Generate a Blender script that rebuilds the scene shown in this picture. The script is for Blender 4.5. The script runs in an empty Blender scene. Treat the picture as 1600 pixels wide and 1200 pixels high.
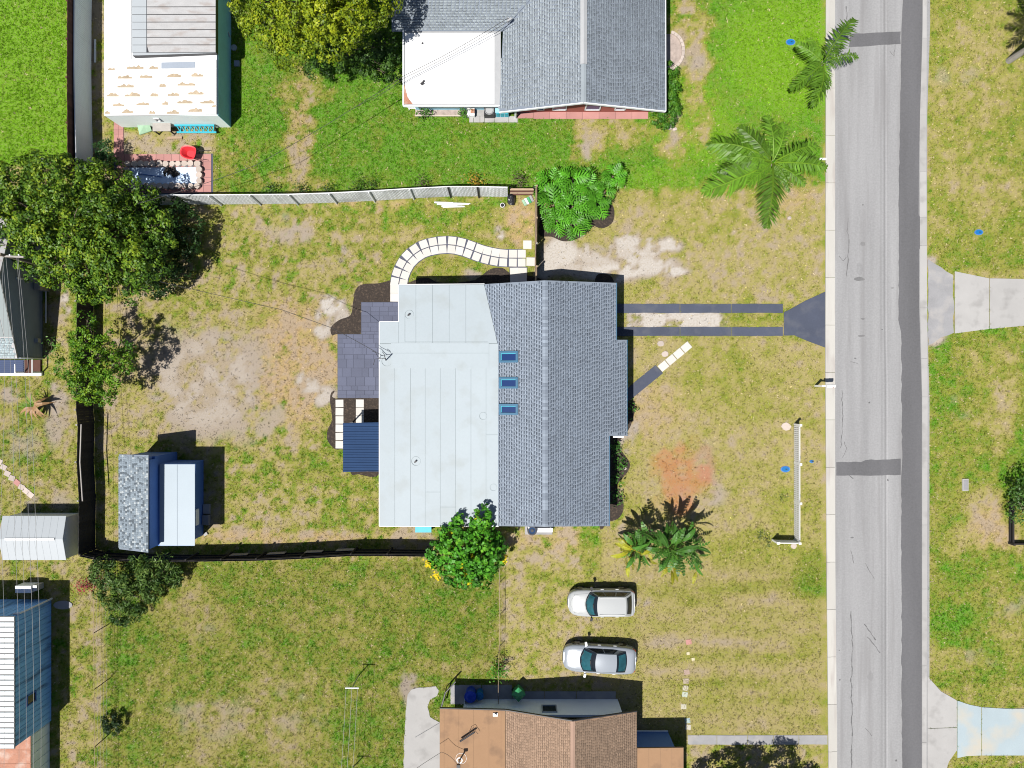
import bpy, math, random
import numpy as np
from mathutils import Vector, Matrix

# ------------------------------------------------------------------ scene, camera, light
scn = bpy.context.scene
COL = scn.collection
HC = 46.5          # camera height above the ground, m
PPM = 24.0         # photo pixels per metre on the ground

cam_d = bpy.data.cameras.new('camera')
cam = bpy.data.objects.new('camera', cam_d)
COL.objects.link(cam)
cam.location = (0, 0, HC)
cam.rotation_euler = (0, 0, 0)
cam_d.sensor_width = 36.0
cam_d.lens = 18.0 * HC / (800.0 / PPM)
cam_d.clip_start = 0.5
cam_d.clip_end = 2000
scn.camera = cam

SUN_D = Vector((0.33, 0.35, -1.0)).normalized()      # direction the light travels
world = bpy.data.worlds.new('World')
scn.world = world
world.use_nodes = True
wn = world.node_tree
sky = wn.nodes.new('ShaderNodeTexSky')
sky.sky_type = 'NISHITA'
sky.sun_disc = False
sky.sun_elevation = math.asin(-SUN_D.z)
sky.sun_rotation = math.atan2(-SUN_D.x, -SUN_D.y)
wn.links.new(sky.outputs[0], wn.nodes['Background'].inputs[0])
wn.nodes['Background'].inputs[1].default_value = 0.05

sun_d = bpy.data.lights.new('sun', 'SUN')
sun_d.energy = 5.0
sun_d.angle = math.radians(0.5)
sun_d.color = (1.0, 0.955, 0.89)
sun = bpy.data.objects.new('sun', sun_d)
sun.rotation_euler = (-SUN_D).to_track_quat('Z', 'Y').to_euler()
sun.location = (0, 0, 60)
COL.objects.link(sun)

scn.view_settings.view_transform = 'Standard'
scn.view_settings.look = 'None'
scn.view_settings.exposure = 0.45
scn.view_settings.gamma = 1.0
scn.view_settings.use_curve_mapping = False
scn.cycles.max_bounces = 6
scn.cycles.pixel_filter_type = 'BLACKMAN_HARRIS'
scn.cycles.filter_width = 1.05
scn.cycles.diffuse_bounces = 1
scn.cycles.transparent_max_bounces = 4

R = random.Random(7)
NR = np.random.default_rng(11)

# ------------------------------------------------------------------ helpers
def W(px, py, z=0.0):
    """world point that stands at height z where the photo shows it at (px, py)"""
    k = (1.0 - z / HC) / PPM
    return Vector(((px - 800.0) * k, (600.0 - py) * k, z))

ORG = {}
EXCL = []                     # ground polygons (world xy) without grass

def tag(o, label=None, cat=None, group=None, kind=None):
    if label: o['label'] = label
    if cat: o['category'] = cat
    if group: o['group'] = group
    if kind: o['kind'] = kind
    return o

def thing(name, label, cat, loc=(0, 0, 0), rotz=0.0, group=None, local=False, kind=None):
    o = bpy.data.objects.new(name, None)
    o.empty_display_size = 0.3
    o.location = loc
    o.rotation_euler = (0, 0, rotz)
    COL.objects.link(o)
    ORG[o.name] = Vector((0, 0, 0)) if local else Vector(loc)
    return tag(o, label, cat, group, kind)

def link(name, me, parent=None, kind=None):
    o = bpy.data.objects.new(name, me)
    COL.objects.link(o)
    if parent is not None:
        o.parent = parent
        ORG[o.name] = ORG.get(parent.name, Vector((0, 0, 0)))
    if kind: o['kind'] = kind
    return o

def fastmesh(name, V, F, cols=None, mat=None, smooth=False):
    V = np.asarray(V, dtype=np.float32); F = np.asarray(F, dtype=np.int32)
    me = bpy.data.meshes.new(name)
    n, k = F.shape
    me.vertices.add(len(V)); me.vertices.foreach_set('co', V.ravel())
    me.loops.add(n * k); me.loops.foreach_set('vertex_index', F.ravel())
    me.polygons.add(n)
    me.polygons.foreach_set('loop_start', np.arange(0, n * k, k, dtype=np.int32))
    me.polygons.foreach_set('loop_total', np.full(n, k, dtype=np.int32))
    if smooth: me.polygons.foreach_set('use_smooth', np.ones(n, dtype=bool))
    me.update(calc_edges=True)
    if True:
        if cols is None: cols = 1.0
        a = me.attributes.new('tint', 'FLOAT_COLOR', 'FACE')
        c = np.ones((n, 4), dtype=np.float32); c[:, :3] = cols
        a.data.foreach_set('color', c.ravel())
    if mat: me.materials.append(mat)
    return me

class MB:
    def __init__(s): s.v = []; s.f = []; s.c = []
    def add(s, vs, fs, c=(1, 1, 1)):
        b = len(s.v); s.v.extend([tuple(v) for v in vs])
        for f in fs:
            s.f.append(tuple(b + i for i in f)); s.c.append(c)
    def quad(s, a, b, c, d, col=(1, 1, 1)): s.add([a, b, c, d], [(0, 1, 2, 3)], col)
    def hexa(s, p, col=(1, 1, 1)):           # p: 4 bottom (ccw), 4 top
        s.add(p, [(3, 2, 1, 0), (4, 5, 6, 7), (0, 1, 5, 4), (1, 2, 6, 5), (2, 3, 7, 6), (3, 0, 4, 7)], col)
    def box(s, cx, cy, z0, sx, sy, sz, rot=0.0, col=(1, 1, 1)):
        ca, sa = math.cos(rot), math.sin(rot); pts = []
        for z in (z0, z0 + sz):
            for dx, dy in ((-1, -1), (1, -1), (1, 1), (-1, 1)):
                x, y = dx * sx / 2, dy * sy / 2
                pts.append((cx + x * ca - y * sa, cy + x * sa + y * ca, z))
        s.hexa(pts, col)
    def bar(s, a, b, w, h, col=(1, 1, 1), up=Vector((0, 0, 1))):   # box beam between two points
        a = Vector(a); b = Vector(b); d = (b - a).normalized()
        if abs(d.dot(up)) > 0.95: up = Vector((1, 0, 0))
        u = d.cross(up).normalized() * (w / 2); t = u.cross(d).normalized() * (h / 2)
        s.hexa([a - u - t, a + u - t, b + u - t, b - u - t, a - u + t, a + u + t, b + u + t, b - u + t], col)
    def prism(s, pts, z0, z1, col=(1, 1, 1)):   # pts: xy or xyz(top z own)
        n = len(pts)
        ar = sum(pts[i][0] * pts[(i + 1) % n][1] - pts[(i + 1) % n][0] * pts[i][1] for i in range(n))
        if ar < 0: pts = list(reversed(pts))
        vs = [(p[0], p[1], z0) for p in pts] + [(p[0], p[1], (p[2] if z1 is None else z1)) for p in pts]
        fs = [tuple(range(n, 2 * n)), tuple(reversed(range(n)))]
        fs += [(i, (i + 1) % n, n + (i + 1) % n, n + i) for i in range(n)]
        s.add(vs, fs, col)
    def slab(s, pts, th, col=(1, 1, 1)):        # plane polygon with own z, thickness downwards
        n = len(pts)
        ar = sum(pts[i][0] * pts[(i + 1) % n][1] - pts[(i + 1) % n][0] * pts[i][1] for i in range(n))
        if ar < 0: pts = list(reversed(pts))
        vs = [(p[0], p[1], p[2] - th) for p in pts] + [tuple(p) for p in pts]
        fs = [tuple(range(n, 2 * n)), tuple(reversed(range(n)))]
        fs += [(i, (i + 1) % n, n + (i + 1) % n, n + i) for i in range(n)]
        s.add(vs, fs, col)
    def tube(s, pts, r, seg=6, col=(1, 1, 1), cap=True):
        pts = [Vector(p) for p in pts]; n = len(pts)
        rs = list(r) if hasattr(r, '__len__') else [r] * n
        vs = []
        for i, p in enumerate(pts):
            d = (pts[min(i + 1, n - 1)] - pts[max(i - 1, 0)]).normalized()
            up = Vector((0, 0, 1)) if abs(d.z) < 0.9 else Vector((1, 0, 0))
            u = d.cross(up).normalized(); t = u.cross(d)
            for k in range(seg):
                a = 2 * math.pi * k / seg
                vs.append(p + (u * math.cos(a) + t * math.sin(a)) * rs[i])
        fs = [(i * seg + k, i * seg + (k + 1) % seg, (i + 1) * seg + (k + 1) % seg, (i + 1) * seg + k)
              for i in range(n - 1) for k in range(seg)]
        if cap:
            fs.append(tuple(range(seg))); fs.append(tuple(range((n - 1) * seg, n * seg)))
        s.add(vs, fs, col)
    def cyl(s, x, y, z0, r, h, seg=14, col=(1, 1, 1), r2=None):
        r2 = r if r2 is None else r2
        vs = [(x + r * math.cos(2 * math.pi * k / seg), y + r * math.sin(2 * math.pi * k / seg), z0) for k in range(seg)]
        vs += [(x + r2 * math.cos(2 * math.pi * k / seg), y + r2 * math.sin(2 * math.pi * k / seg), z0 + h) for k in range(seg)]
        fs = [(k, (k + 1) % seg, seg + (k + 1) % seg, seg + k) for k in range(seg)]
        fs += [tuple(range(seg, 2 * seg)), tuple(reversed(range(seg)))]
        s.add(vs, fs, col)
    def mesh(s, name, mat, off=Vector((0, 0, 0)), smooth=False):
        me = bpy.data.meshes.new(name)
        me.from_pydata([(v[0] - off[0], v[1] - off[1], v[2] - off[2]) for v in s.v], [], s.f)
        a = me.attributes.new('tint', 'FLOAT_COLOR', 'FACE')
        c = np.ones((len(s.f), 4), dtype=np.float32); c[:, :3] = np.array(s.c, dtype=np.float32).reshape(-1, 3)
        a.data.foreach_set('color', c.ravel())
        if smooth: me.polygons.foreach_set('use_smooth', np.ones(len(s.f), dtype=bool))
        me.materials.append(mat)
        return me
    def build(s, name, mat, parent=None, kind=None, smooth=False):
        off = ORG.get(parent.name, Vector((0, 0, 0))) if parent is not None else Vector((0, 0, 0))
        return link(name, s.mesh(name, mat, off, smooth), parent, kind)

# ------------------------------------------------------------------ materials
def mat(name, col, rough=0.75, var=0.12, scale=2.0, fine=25.0, bump=0.0, bscale=40.0, metal=0.0, spec=0.4,
        stain=None, stain_amt=0.0, stain_scale=0.6, stretch=None, rnd=0.0, trans=0.0, emit=None):
    m = bpy.data.materials.new(name); m.use_nodes = True
    nt = m.node_tree; N = nt.nodes; L = nt.links
    b = N['Principled BSDF']; out = N['Material Output']
    geo = N.new('ShaderNodeNewGeometry')
    vec = geo.outputs['Position']
    if stretch:
        mp = N.new('ShaderNodeMapping'); mp.inputs['Scale'].default_value = stretch
        L.new(vec, mp.inputs[0]); vec = mp.outputs[0]
    def noise(sc, det=3.0, v=vec):
        n = N.new('ShaderNodeTexNoise'); n.inputs['Scale'].default_value = sc
        n.inputs['Detail'].default_value = det; L.new(v, n.inputs['Vector']); return n.outputs['Fac']
    def mth(op, a, bb):
        n = N.new('ShaderNodeMath'); n.operation = op
        for i, x in enumerate((a, bb)):
            if isinstance(x, (int, float)): n.inputs[i].default_value = x
            else: L.new(x, n.inputs[i])
        return n.outputs[0]
    f = mth('ADD', mth('MULTIPLY', noise(scale), 0.6), mth('MULTIPLY', noise(fine, 2.0, geo.outputs['Position']), 0.4))
    f = mth('ADD', mth('MULTIPLY', mth('SUBTRACT', f, 0.5), 4.0 * var), 1.0)
    if rnd:
        oi = N.new('ShaderNodeObjectInfo')
        f = mth('MULTIPLY', f, mth('ADD', mth('MULTIPLY', oi.outputs['Random'], 2 * rnd), 1.0 - rnd))
    at = N.new('ShaderNodeAttribute'); at.attribute_name = 'tint'
    mul = N.new('ShaderNodeVectorMath'); mul.operation = 'MULTIPLY'
    mul.inputs[1].default_value = col[:3]
    L.new(at.outputs['Color'], mul.inputs[0])
    sc = N.new('ShaderNodeVectorMath'); sc.operation = 'SCALE'
    L.new(mul.outputs[0], sc.inputs[0]); L.new(f, sc.inputs['Scale'])
    c = sc.outputs[0]
    if stain:
        ms = N.new('ShaderNodeMapRange'); ms.inputs[1].default_value = 0.52; ms.inputs[2].default_value = 0.68
        L.new(noise(stain_scale, 5.0), ms.inputs[0])
        mx = N.new('ShaderNodeMixRGB'); mx.inputs[2].default_value = (*stain, 1)
        L.new(mth('MULTIPLY', ms.outputs[0], stain_amt), mx.inputs[0]); L.new(c, mx.inputs[1]); c = mx.outputs[0]
    L.new(c, b.inputs['Base Color'])
    b.inputs['Roughness'].default_value = rough
    b.inputs['Metallic'].default_value = metal
    b.inputs['Specular IOR Level'].default_value = spec
    if bump:
        bp = N.new('ShaderNodeBump'); bp.inputs['Strength'].default_value = bump; bp.inputs['Distance'].default_value = 0.02
        L.new(noise(bscale, 3.0, geo.outputs['Position']), bp.inputs['Height']); L.new(bp.outputs[0], b.inputs['Normal'])
    if trans:
        tr = N.new('ShaderNodeBsdfTranslucent'); L.new(c, tr.inputs['Color'])
        mxs = N.new('ShaderNodeMixShader'); mxs.inputs[0].default_value = trans
        L.new(b.outputs[0], mxs.inputs[1]); L.new(tr.outputs[0], mxs.inputs[2]); L.new(mxs.outputs[0], out.inputs['Surface'])
    return m

MT = {}
MT['leaf'] = mat('leaf', (1, 1, 1), 0.5, 0.1, 3, 20, trans=0.15, spec=0.3)
MT['blade'] = mat('grass_blade', (1, 1, 1), 0.8, 0.1, 3, 20, trans=0.15, spec=0.1)
MT['bark'] = mat('bark', (0.16, 0.125, 0.095), 0.9, 0.25, 4, 30, bump=0.4)
MT['palm_bark'] = mat('palm_bark', (0.30, 0.28, 0.26), 0.9, 0.2, 6, 30, bump=0.4)
MT['membrane'] = mat('roof_membrane', (0.318, 0.365, 0.395), 0.6, 0.04, 0.5, 6, spec=0.3, rnd=0.02,
                     stain=(0.275, 0.305, 0.31), stain_amt=0.5, stain_scale=0.7)
MT['seam'] = mat('membrane_seam', (0.235, 0.28, 0.30), 0.7, 0.1, 1, 8)
MT['white_roof'] = mat('white_roof_coating', (0.74, 0.75, 0.76), 0.6, 0.05, 0.7, 9, stain=(0.56, 0.54, 0.5), stain_amt=0.35, stain_scale=0.9)
MT['shingle'] = mat('grey_shingle', (1, 1, 1), 0.85, 0.14, 0.9, 40, bump=0.3, bscale=60)
MT['underlay'] = mat('shingle_underlay', (0.17, 0.20, 0.245), 0.9, 0.1, 1, 20)
MT['underlay_tan'] = mat('tan_shingle_underlay', (0.22, 0.145, 0.095), 0.9, 0.1, 1, 20)
MT['stain'] = mat('roof_rust_stain', (0.36, 0.29, 0.205), 0.8, 0.3, 3, 12)
MT['white_paint'] = mat('white_paint', (0.78, 0.78, 0.77), 0.5, 0.04, 2, 12)
MT['white_wall'] = mat('white_wall_paint', (0.80, 0.87, 0.95), 0.7, 0.06, 1.2, 12)
MT['grey_wall'] = mat('grey_siding', (0.27, 0.31, 0.37), 0.75, 0.08, 1.5, 12)
MT['red_wall'] = mat('red_brick_wall', (0.30, 0.09, 0.07), 0.85, 0.15, 3, 20)
MT['teal_wall'] = mat('teal_wall', (0.30, 0.58, 0.72), 0.7, 0.1, 1.2, 9, stain=(0.2, 0.36, 0.42), stain_amt=0.4)
MT['pale_teal'] = mat('pale_teal_wall', (0.76, 0.86, 0.86), 0.7, 0.06, 1.2, 9, stain=(0.6, 0.68, 0.66), stain_amt=0.4)
MT['blue_wall'] = mat('blue_shed_paint', (0.075, 0.175, 0.47), 0.7, 0.08, 1.5, 9)
MT['blue_siding'] = mat('blue_weathered_siding', (0.24, 0.52, 0.95), 0.75, 0.12, 2, 9, stain=(0.05, 0.09, 0.22), stain_amt=0.8, stain_scale=1.1, stretch=(2.2, 2.2, 0.35))
MT['blue_metal'] = mat('blue_metal_canopy', (0.017, 0.043, 0.108), 0.75, 0.08, 1.5, 9, spec=0.15)
MT['glass'] = mat('window_glass', (0.02, 0.03, 0.045), 0.08, 0.05, 1, 5, spec=0.6)
MT['skylight'] = mat('skylight_glass', (0.003, 0.025, 0.11), 0.2, 0.1, 1, 5, spec=0.6)
MT['sky_frame'] = mat('skylight_frame', (0.012, 0.095, 0.18), 0.5, 0.1, 2, 9)
MT['trim'] = mat('white_trim', (0.72, 0.74, 0.76), 0.5, 0.04, 2, 12)
MT['dark_metal'] = mat('dark_metal', (0.03, 0.03, 0.035), 0.5, 0.1, 3, 20)
MT['grey_metal'] = mat('grey_metal', (0.42, 0.43, 0.44), 0.45, 0.08, 3, 20, metal=0.3)
MT['rust'] = mat('rusty_metal', (0.36, 0.17, 0.11), 0.8, 0.25, 2, 12, stain=(0.5, 0.42, 0.36), stain_amt=0.6, stain_scale=1.4)
MT['ribbed'] = mat('weathered_ribbed_metal', (0.36, 0.36, 0.365), 0.6, 0.14, 1.5, 14, stain=(0.27, 0.23, 0.21), stain_amt=0.6, stain_scale=1.1, stretch=(1, 2.5, 1))
MT['pale_metal'] = mat('pale_metal_roof', (0.335, 0.365, 0.39), 0.5, 0.05, 0.8, 12, spec=0.4)
MT['pale_blue_metal'] = mat('pale_blue_metal_roof', (0.275, 0.335, 0.385), 0.5, 0.05, 0.8, 12, spec=0.4)
MT['grey_green_metal'] = mat('grey_green_metal_roof', (0.19, 0.225, 0.23), 0.6, 0.08, 0.8, 12)
MT['shaded_blue'] = mat('shaded_floor_blue', (0.035, 0.055, 0.12), 0.7, 0.1, 1, 9)  # blue porch floor, darkened to carry the porch shade in its colour
MT['white_metal'] = mat('white_metal_roof', (0.66, 0.70, 0.71), 0.55, 0.08, 1, 12, stain=(0.35, 0.38, 0.38), stain_amt=0.5, stain_scale=1.2, stretch=(0.6, 3, 1))
MT['tan_roof'] = mat('tan_roof_felt', (0.275, 0.165, 0.092), 0.85, 0.08, 0.9, 18, stain=(0.12, 0.075, 0.05), stain_amt=0.5, stain_scale=0.9)
MT['asphalt'] = mat('worn_pale_asphalt', (0.245, 0.246, 0.252), 0.9, 0.20, 0.8, 9, bump=0.25, bscale=60, stretch=(1.6, 0.10, 1),
                    stain=(0.185, 0.182, 0.185), stain_amt=0.55, stain_scale=1.3)
MT['asphalt_dark'] = mat('patched_asphalt', (0.105, 0.105, 0.112), 0.9, 0.22, 0.5, 9, bump=0.25, bscale=60, stretch=(1.5, 0.2, 1))
MT['drive_seal'] = mat('sealed_driveway', (0.056, 0.066, 0.098), 0.85, 0.16, 0.8, 12, bump=0.2, bscale=60, rnd=0.08, stain=(0.105, 0.11, 0.13), stain_amt=0.45, stain_scale=1.1)
MT['concrete'] = mat('concrete', (0.33, 0.325, 0.32), 0.85, 0.08, 1.0, 25, bump=0.2, bscale=50, rnd=0.06, stain=(0.24, 0.235, 0.23), stain_amt=0.7, stain_scale=1.1)
MT['concrete_grey'] = mat('grey_concrete', (0.25, 0.25, 0.26), 0.9, 0.2, 1.2, 25, bump=0.3, bscale=50, rnd=0.06, stain=(0.36, 0.34, 0.32), stain_amt=0.7, stain_scale=0.8)
MT['concrete_blue'] = mat('stained_concrete', (0.29, 0.35, 0.38), 0.85, 0.10, 0.7, 25, bump=0.2, bscale=50, rnd=0.04, stain=(0.40, 0.37, 0.31), stain_amt=0.85, stain_scale=0.45)
MT['kerb'] = mat('kerb_concrete', (0.405, 0.395, 0.37), 0.9, 0.08, 1.0, 30, bump=0.2, bscale=50, rnd=0.05, stain=(0.30, 0.265, 0.25), stain_amt=0.6, stain_scale=0.9, stretch=(2, 0.3, 1))
MT['paver'] = mat('white_paver', (0.50, 0.485, 0.455), 0.85, 0.05, 2, 25, bump=0.15, rnd=0.05)
MT['tile'] = mat('grey_patio_tile', (0.088, 0.098, 0.145), 0.8, 0.14, 0.8, 20, bump=0.15, rnd=0.10)
MT['tile_base'] = mat('patio_joint', (0.07, 0.076, 0.11), 0.9, 0.1, 2, 20)
MT['mulch'] = mat('dark_mulch', (0.034, 0.026, 0.021), 0.95, 0.35, 7, 22, bump=0.9, bscale=22, stain=(0.085, 0.062, 0.045), stain_amt=0.8, stain_scale=8)
MT['pink_brick'] = mat('pink_paving', (0.37, 0.185, 0.17), 0.85, 0.12, 1.5, 20, bump=0.2, rnd=0.10)
MT['stone'] = mat('pale_stone', (0.42, 0.36, 0.32), 0.85, 0.12, 4, 25, bump=0.3, rnd=0.15)
MT['gravel'] = mat('pale_gravel', (0.34, 0.28, 0.25), 0.95, 0.3, 4, 25, bump=0.9, bscale=18)
MT['pond'] = mat('shade_tinted_basin', (0.52, 0.66, 0.86), 0.5, 0.05, 1, 9)  # white floor; blue of the tree shade is mixed into its colour
MT['red'] = mat('red_plastic', (0.62, 0.035, 0.045), 0.4, 0.05, 2, 12)
MT['wood_dark'] = mat('dark_fence_wood', (0.020, 0.018, 0.018), 0.9, 0.2, 2, 20, bump=0.2, rnd=0.12)
MT['wood_brown'] = mat('brown_fence_wood', (0.085, 0.038, 0.028), 0.9, 0.2, 2, 20, rnd=0.12)
MT['wood'] = mat('weathered_wood', (0.34, 0.25, 0.17), 0.9, 0.15, 3, 20, bump=0.2, rnd=0.1)
MT['wood_grey'] = mat('grey_timber', (0.30, 0.28, 0.26), 0.9, 0.15, 3, 20, bump=0.2, rnd=0.1)
MT['vinyl'] = mat('white_vinyl', (0.80, 0.84, 0.90), 0.55, 0.05, 1.5, 12)
MT['slat'] = mat('pale_grey_fence_slats', (0.74, 0.77, 0.80), 0.7, 0.08, 1.5, 12, stain=(0.2, 0.2, 0.21), stain_amt=0.4)
MT['blue_plastic'] = mat('blue_plastic', (0.01, 0.05, 0.45), 0.45, 0.05, 2, 12)
MT['blue_lid'] = mat('bright_blue_lid', (0.0, 0.12, 0.34), 0.6, 0.05, 2, 12)
MT['green_plastic'] = mat('green_plastic', (0.05, 0.28, 0.11), 0.45, 0.05, 2, 12)
MT['green_tarp'] = mat('pale_green_panel', (0.25, 0.40, 0.27), 0.6, 0.1, 2, 12)
MT['cyan'] = mat('cyan_paint', (0.03, 0.36, 0.46), 0.5, 0.08, 2, 12)
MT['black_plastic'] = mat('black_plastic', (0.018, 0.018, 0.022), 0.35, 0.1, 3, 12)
MT['tyre'] = mat('tyre_rubber', (0.02, 0.02, 0.02), 0.85, 0.1, 3, 12)
MT['rim'] = mat('wheel_rim', (0.5, 0.5, 0.52), 0.3, 0.03, 3, 12, metal=0.8)
MT['car_white'] = mat('white_car_paint', (0.365, 0.38, 0.385), 0.25, 0.015, 1.5, 8, spec=0.5)
MT['car_silver'] = mat('silver_car_paint', (0.315, 0.345, 0.385), 0.25, 0.015, 1.5, 8, spec=0.5, metal=0.25)
MT['car_glass'] = mat('car_glass', (0.018, 0.08, 0.10), 0.06, 0.4, 1.8, 6, spec=0.6)
MT['car_dark_glass'] = mat('dark_car_glass', (0.012, 0.016, 0.022), 0.06, 0.1, 2, 6, spec=0.6)
MT['lamp'] = mat('headlight_lens', (0.22, 0.26, 0.29), 0.1, 0.05, 3, 12)
MT['tail'] = mat('tail_light_lens', (0.4, 0.015, 0.015), 0.15, 0.05, 3, 12)
MT['wire'] = mat('cable', (0.05, 0.05, 0.05), 0.6, 0.05, 3, 12)
MT['wire_pale'] = mat('aluminium_cable', (0.30, 0.30, 0.30), 0.6, 0.05, 3, 12)
MT['yellow'] = mat('yellow_blossom', (0.70, 0.55, 0.012), 0.6, 0.1, 3, 12, trans=0.2)

# ------------------------------------------------------------------ value noise and the ground cover field
_LAT = NR.random((8, 256, 256))
def vn(x, y, sc, seed=0):
    x = np.asarray(x) / sc + 71.3 * seed; y = np.asarray(y) / sc + 37.9 * seed
    xi = np.floor(x).astype(int); yi = np.floor(y).astype(int)
    fx = x - xi; fy = y - yi; fx = fx * fx * (3 - 2 * fx); fy = fy * fy * (3 - 2 * fy)
    T = _LAT[seed % 8]; a = T[xi % 256, yi % 256]; b = T[(xi + 1) % 256, yi % 256]
    c = T[xi % 256, (yi + 1) % 256]; d = T[(xi + 1) % 256, (yi + 1) % 256]
    return (a * (1 - fx) + b * fx) * (1 - fy) + (c * (1 - fx) + d * fx) * fy
def fbm(x, y, sc, seed=0, o=4):
    t = 0; amp = 1; tot = 0
    for i in range(o):
        t = t + amp * vn(x, y, sc / 2 ** i, seed + i); tot += amp; amp *= 0.55
    return t / tot

# soft rectangles and ellipses in photo pixels: what grows or lies where
G_RECT = [  # x0,y0,x1,y1, value, soft
    (-400, -300, 108, 262, 0.95, 4), (335, -300, 1288, 300, 0.93, 7), (1450, -300, 2000, 420, 0.50, 5),
    (1450, 515, 2000, 1070, 0.66, 5), (1490, 1195, 2000, 1600, 0.75, 6), (158, 875, 782, 1600, 0.64, 5), (782, 830, 1292, 1150, 0.27, 6),
    (1075, 1160, 1295, 1600, 0.25, 6), (975, 530, 1292, 830, 0.24, 8), (840, 300, 1290, 480, 0.22, 12), (-300, 590, 120, 900, 0.42, 10),
    (158, 325, 600, 850, 0.33, 8), (100, 880, 160, 1600, 0.40, 6), (180, 205, 335, 245, 0.12, 6), (112, 0, 165, 265, 0.12, 4),
]
G_ELL = [   # cx,cy,rx,ry,value,strength
    (465, 200, 26, 100, 0.12, .85), (455, 285, 60, 16, 0.15, .7), (370, 250, 35, 45, 0.55, .6), (475, 140, 45, 25, .3, .7),
    (920, 215, 26, 40, 0.05, .9), (970, 205, 60, 22, .2, .8), (1075, 60, 30, 85, .12, .9), (1085, 100, 30, 25, .02, .8), (1045, 215, 35, 40, .2, .8),
    (1090, 175, 25, 60, .2, .6), (1200, 60, 90, 100, 1.0, .7), (1180, 300, 110, 30, .35, .7), (1040, 330, 130, 26, .45, .6), (1265, 300, 40, 30, .15, .7),
    (1000, 345, 80, 20, 0.12, .7), (1180, 345, 110, 40, 0.25, .6), (960, 455, 80, 18, .3, .5),
    (680, 335, 110, 15, .8, .75), (560, 345, 80, 20, .65, .6), (700, 400, 40, 16, .6, .7), (770, 350, 60, 25, .45, .5), (810, 350, 25, 40, .12, .7), (780, 315, 25, 10, .8, .7),
    (340, 400, 90, 80, .38, .6), (430, 400, 80, 70, .3, .6), (500, 470, 60, 50, .45, .6), (520, 400, 60, 40, .3, .6), (310, 600, 105, 90, .02, .95), (470, 565, 70, 95, .06, .9), (250, 545, 50, 50, .12, .6), (430, 510, 50, 50, .12, .8),
    (210, 470, 55, 30, .2, .7), (230, 640, 70, 50, .35, .5), (175, 760, 20, 120, .38, .6), (380, 760, 60, 120, .42, .6), (520, 740, 80, 70, .5, .7), (560, 800, 60, 60, .5, .6), (440, 690, 70, 40, .2, .6), (450, 840, 130, 14, .1, .8), (500, 660, 40, 30, .6, .6), (640, 840, 40, 20, .05, .8),
    (300, 460, 120, 30, .3, .5), (480, 720, 60, 30, .62, .5), (580, 700, 40, 60, .35, .5),
    (1040, 560, 40, 40, .2, .5), (1120, 580, 60, 50, .5, .6), (1200, 620, 60, 80, .4, .6), (1150, 720, 60, 60, .33, .5), (1230, 800, 50, 50, .48, .6), (1020, 640, 50, 40, .1, .7), (985, 700, 18, 60, .42, .5), (1180, 690, 70, 40, .15, .6),
    (850, 860, 90, 40, .10, .8), (920, 850, 22, 50, .85, .8), (880, 905, 60, 14, .5, .6), (1000, 860, 80, 50, .15, .6), (1180, 860, 90, 30, .5, .7), (1270, 900, 30, 40, .7, .8), (830, 980, 40, 80, .4, .5), (1020, 935, 45, 16, .1, .7), (1080, 1010, 110, 20, .18, .6), (1180, 1080, 90, 70, .26, .6), (1080, 930, 120, 20, .38, .6), (1100, 960, 90, 14, .42, .5),
    (260, 930, 90, 40, .45, .6), (300, 960, 60, 40, .25, .7), (330, 1140, 90, 50, .22, .75), (260, 1060, 60, 60, .55, .5), (440, 1100, 60, 80, .3, .6), (550, 960, 100, 50, .45, .6), (700, 970, 80, 60, .7, .7), (600, 1110, 60, 80, .65, .6), (450, 1170, 40, 60, .2, .6), (500, 900, 140, 18, .45, .5), (640, 1060, 30, 60, .5, .5), (720, 1045, 70, 12, .25, .7), (380, 920, 60, 40, .7, .6), (230, 1150, 60, 40, .7, .6), (210, 1000, 40, 70, .75, .7),
    (1500, 150, 60, 130, .25, .6), (1470, 60, 20, 100, .5, .5), (1560, 60, 60, 50, .2, .6), (1500, 340, 60, 20, .5, .6), (1560, 410, 50, 14, .7, .7), (1480, 370, 40, 30, .45, .5), (1530, 300, 60, 40, .22, .6),
    (1540, 530, 80, 16, .7, .7), (1475, 590, 16, 60, .75, .7), (1540, 560, 60, 30, .25, .6), (1500, 650, 40, 60, .6, .5), (1560, 640, 40, 80, .35, .6), (1590, 720, 25, 60, .9, .8), (1540, 790, 35, 40, .08, .85), (1550, 840, 60, 30, .08, .8), (1570, 650, 20, 60, .15, .6), (1480, 760, 20, 120, .6, .5), (1490, 850, 20, 30, .25, .5),
    (1510, 910, 70, 40, .6, .6), (1560, 890, 60, 40, .75, .6), (1500, 980, 40, 50, .85, .8), (1580, 970, 30, 60, .3, .6), (1500, 1030, 60, 22, .2, .6), (1560, 1060, 60, 18, .7, .6),
    (50, 700, 60, 60, .5, .6), (20, 660, 30, 60, .6, .5), (100, 640, 18, 60, .08, .8), (60, 750, 40, 40, .25, .6), (95, 740, 20, 40, .5, .5), (60, 890, 60, 14, .4, .6), (30, 600, 40, 16, .5, .5),
    (155, 980, 12, 140, .15, .6), (110, 1150, 40, 60, .35, .5), (130, 960, 12, 60, .45, .5), (90, 480, 12, 50, .1, .7),
]
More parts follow.
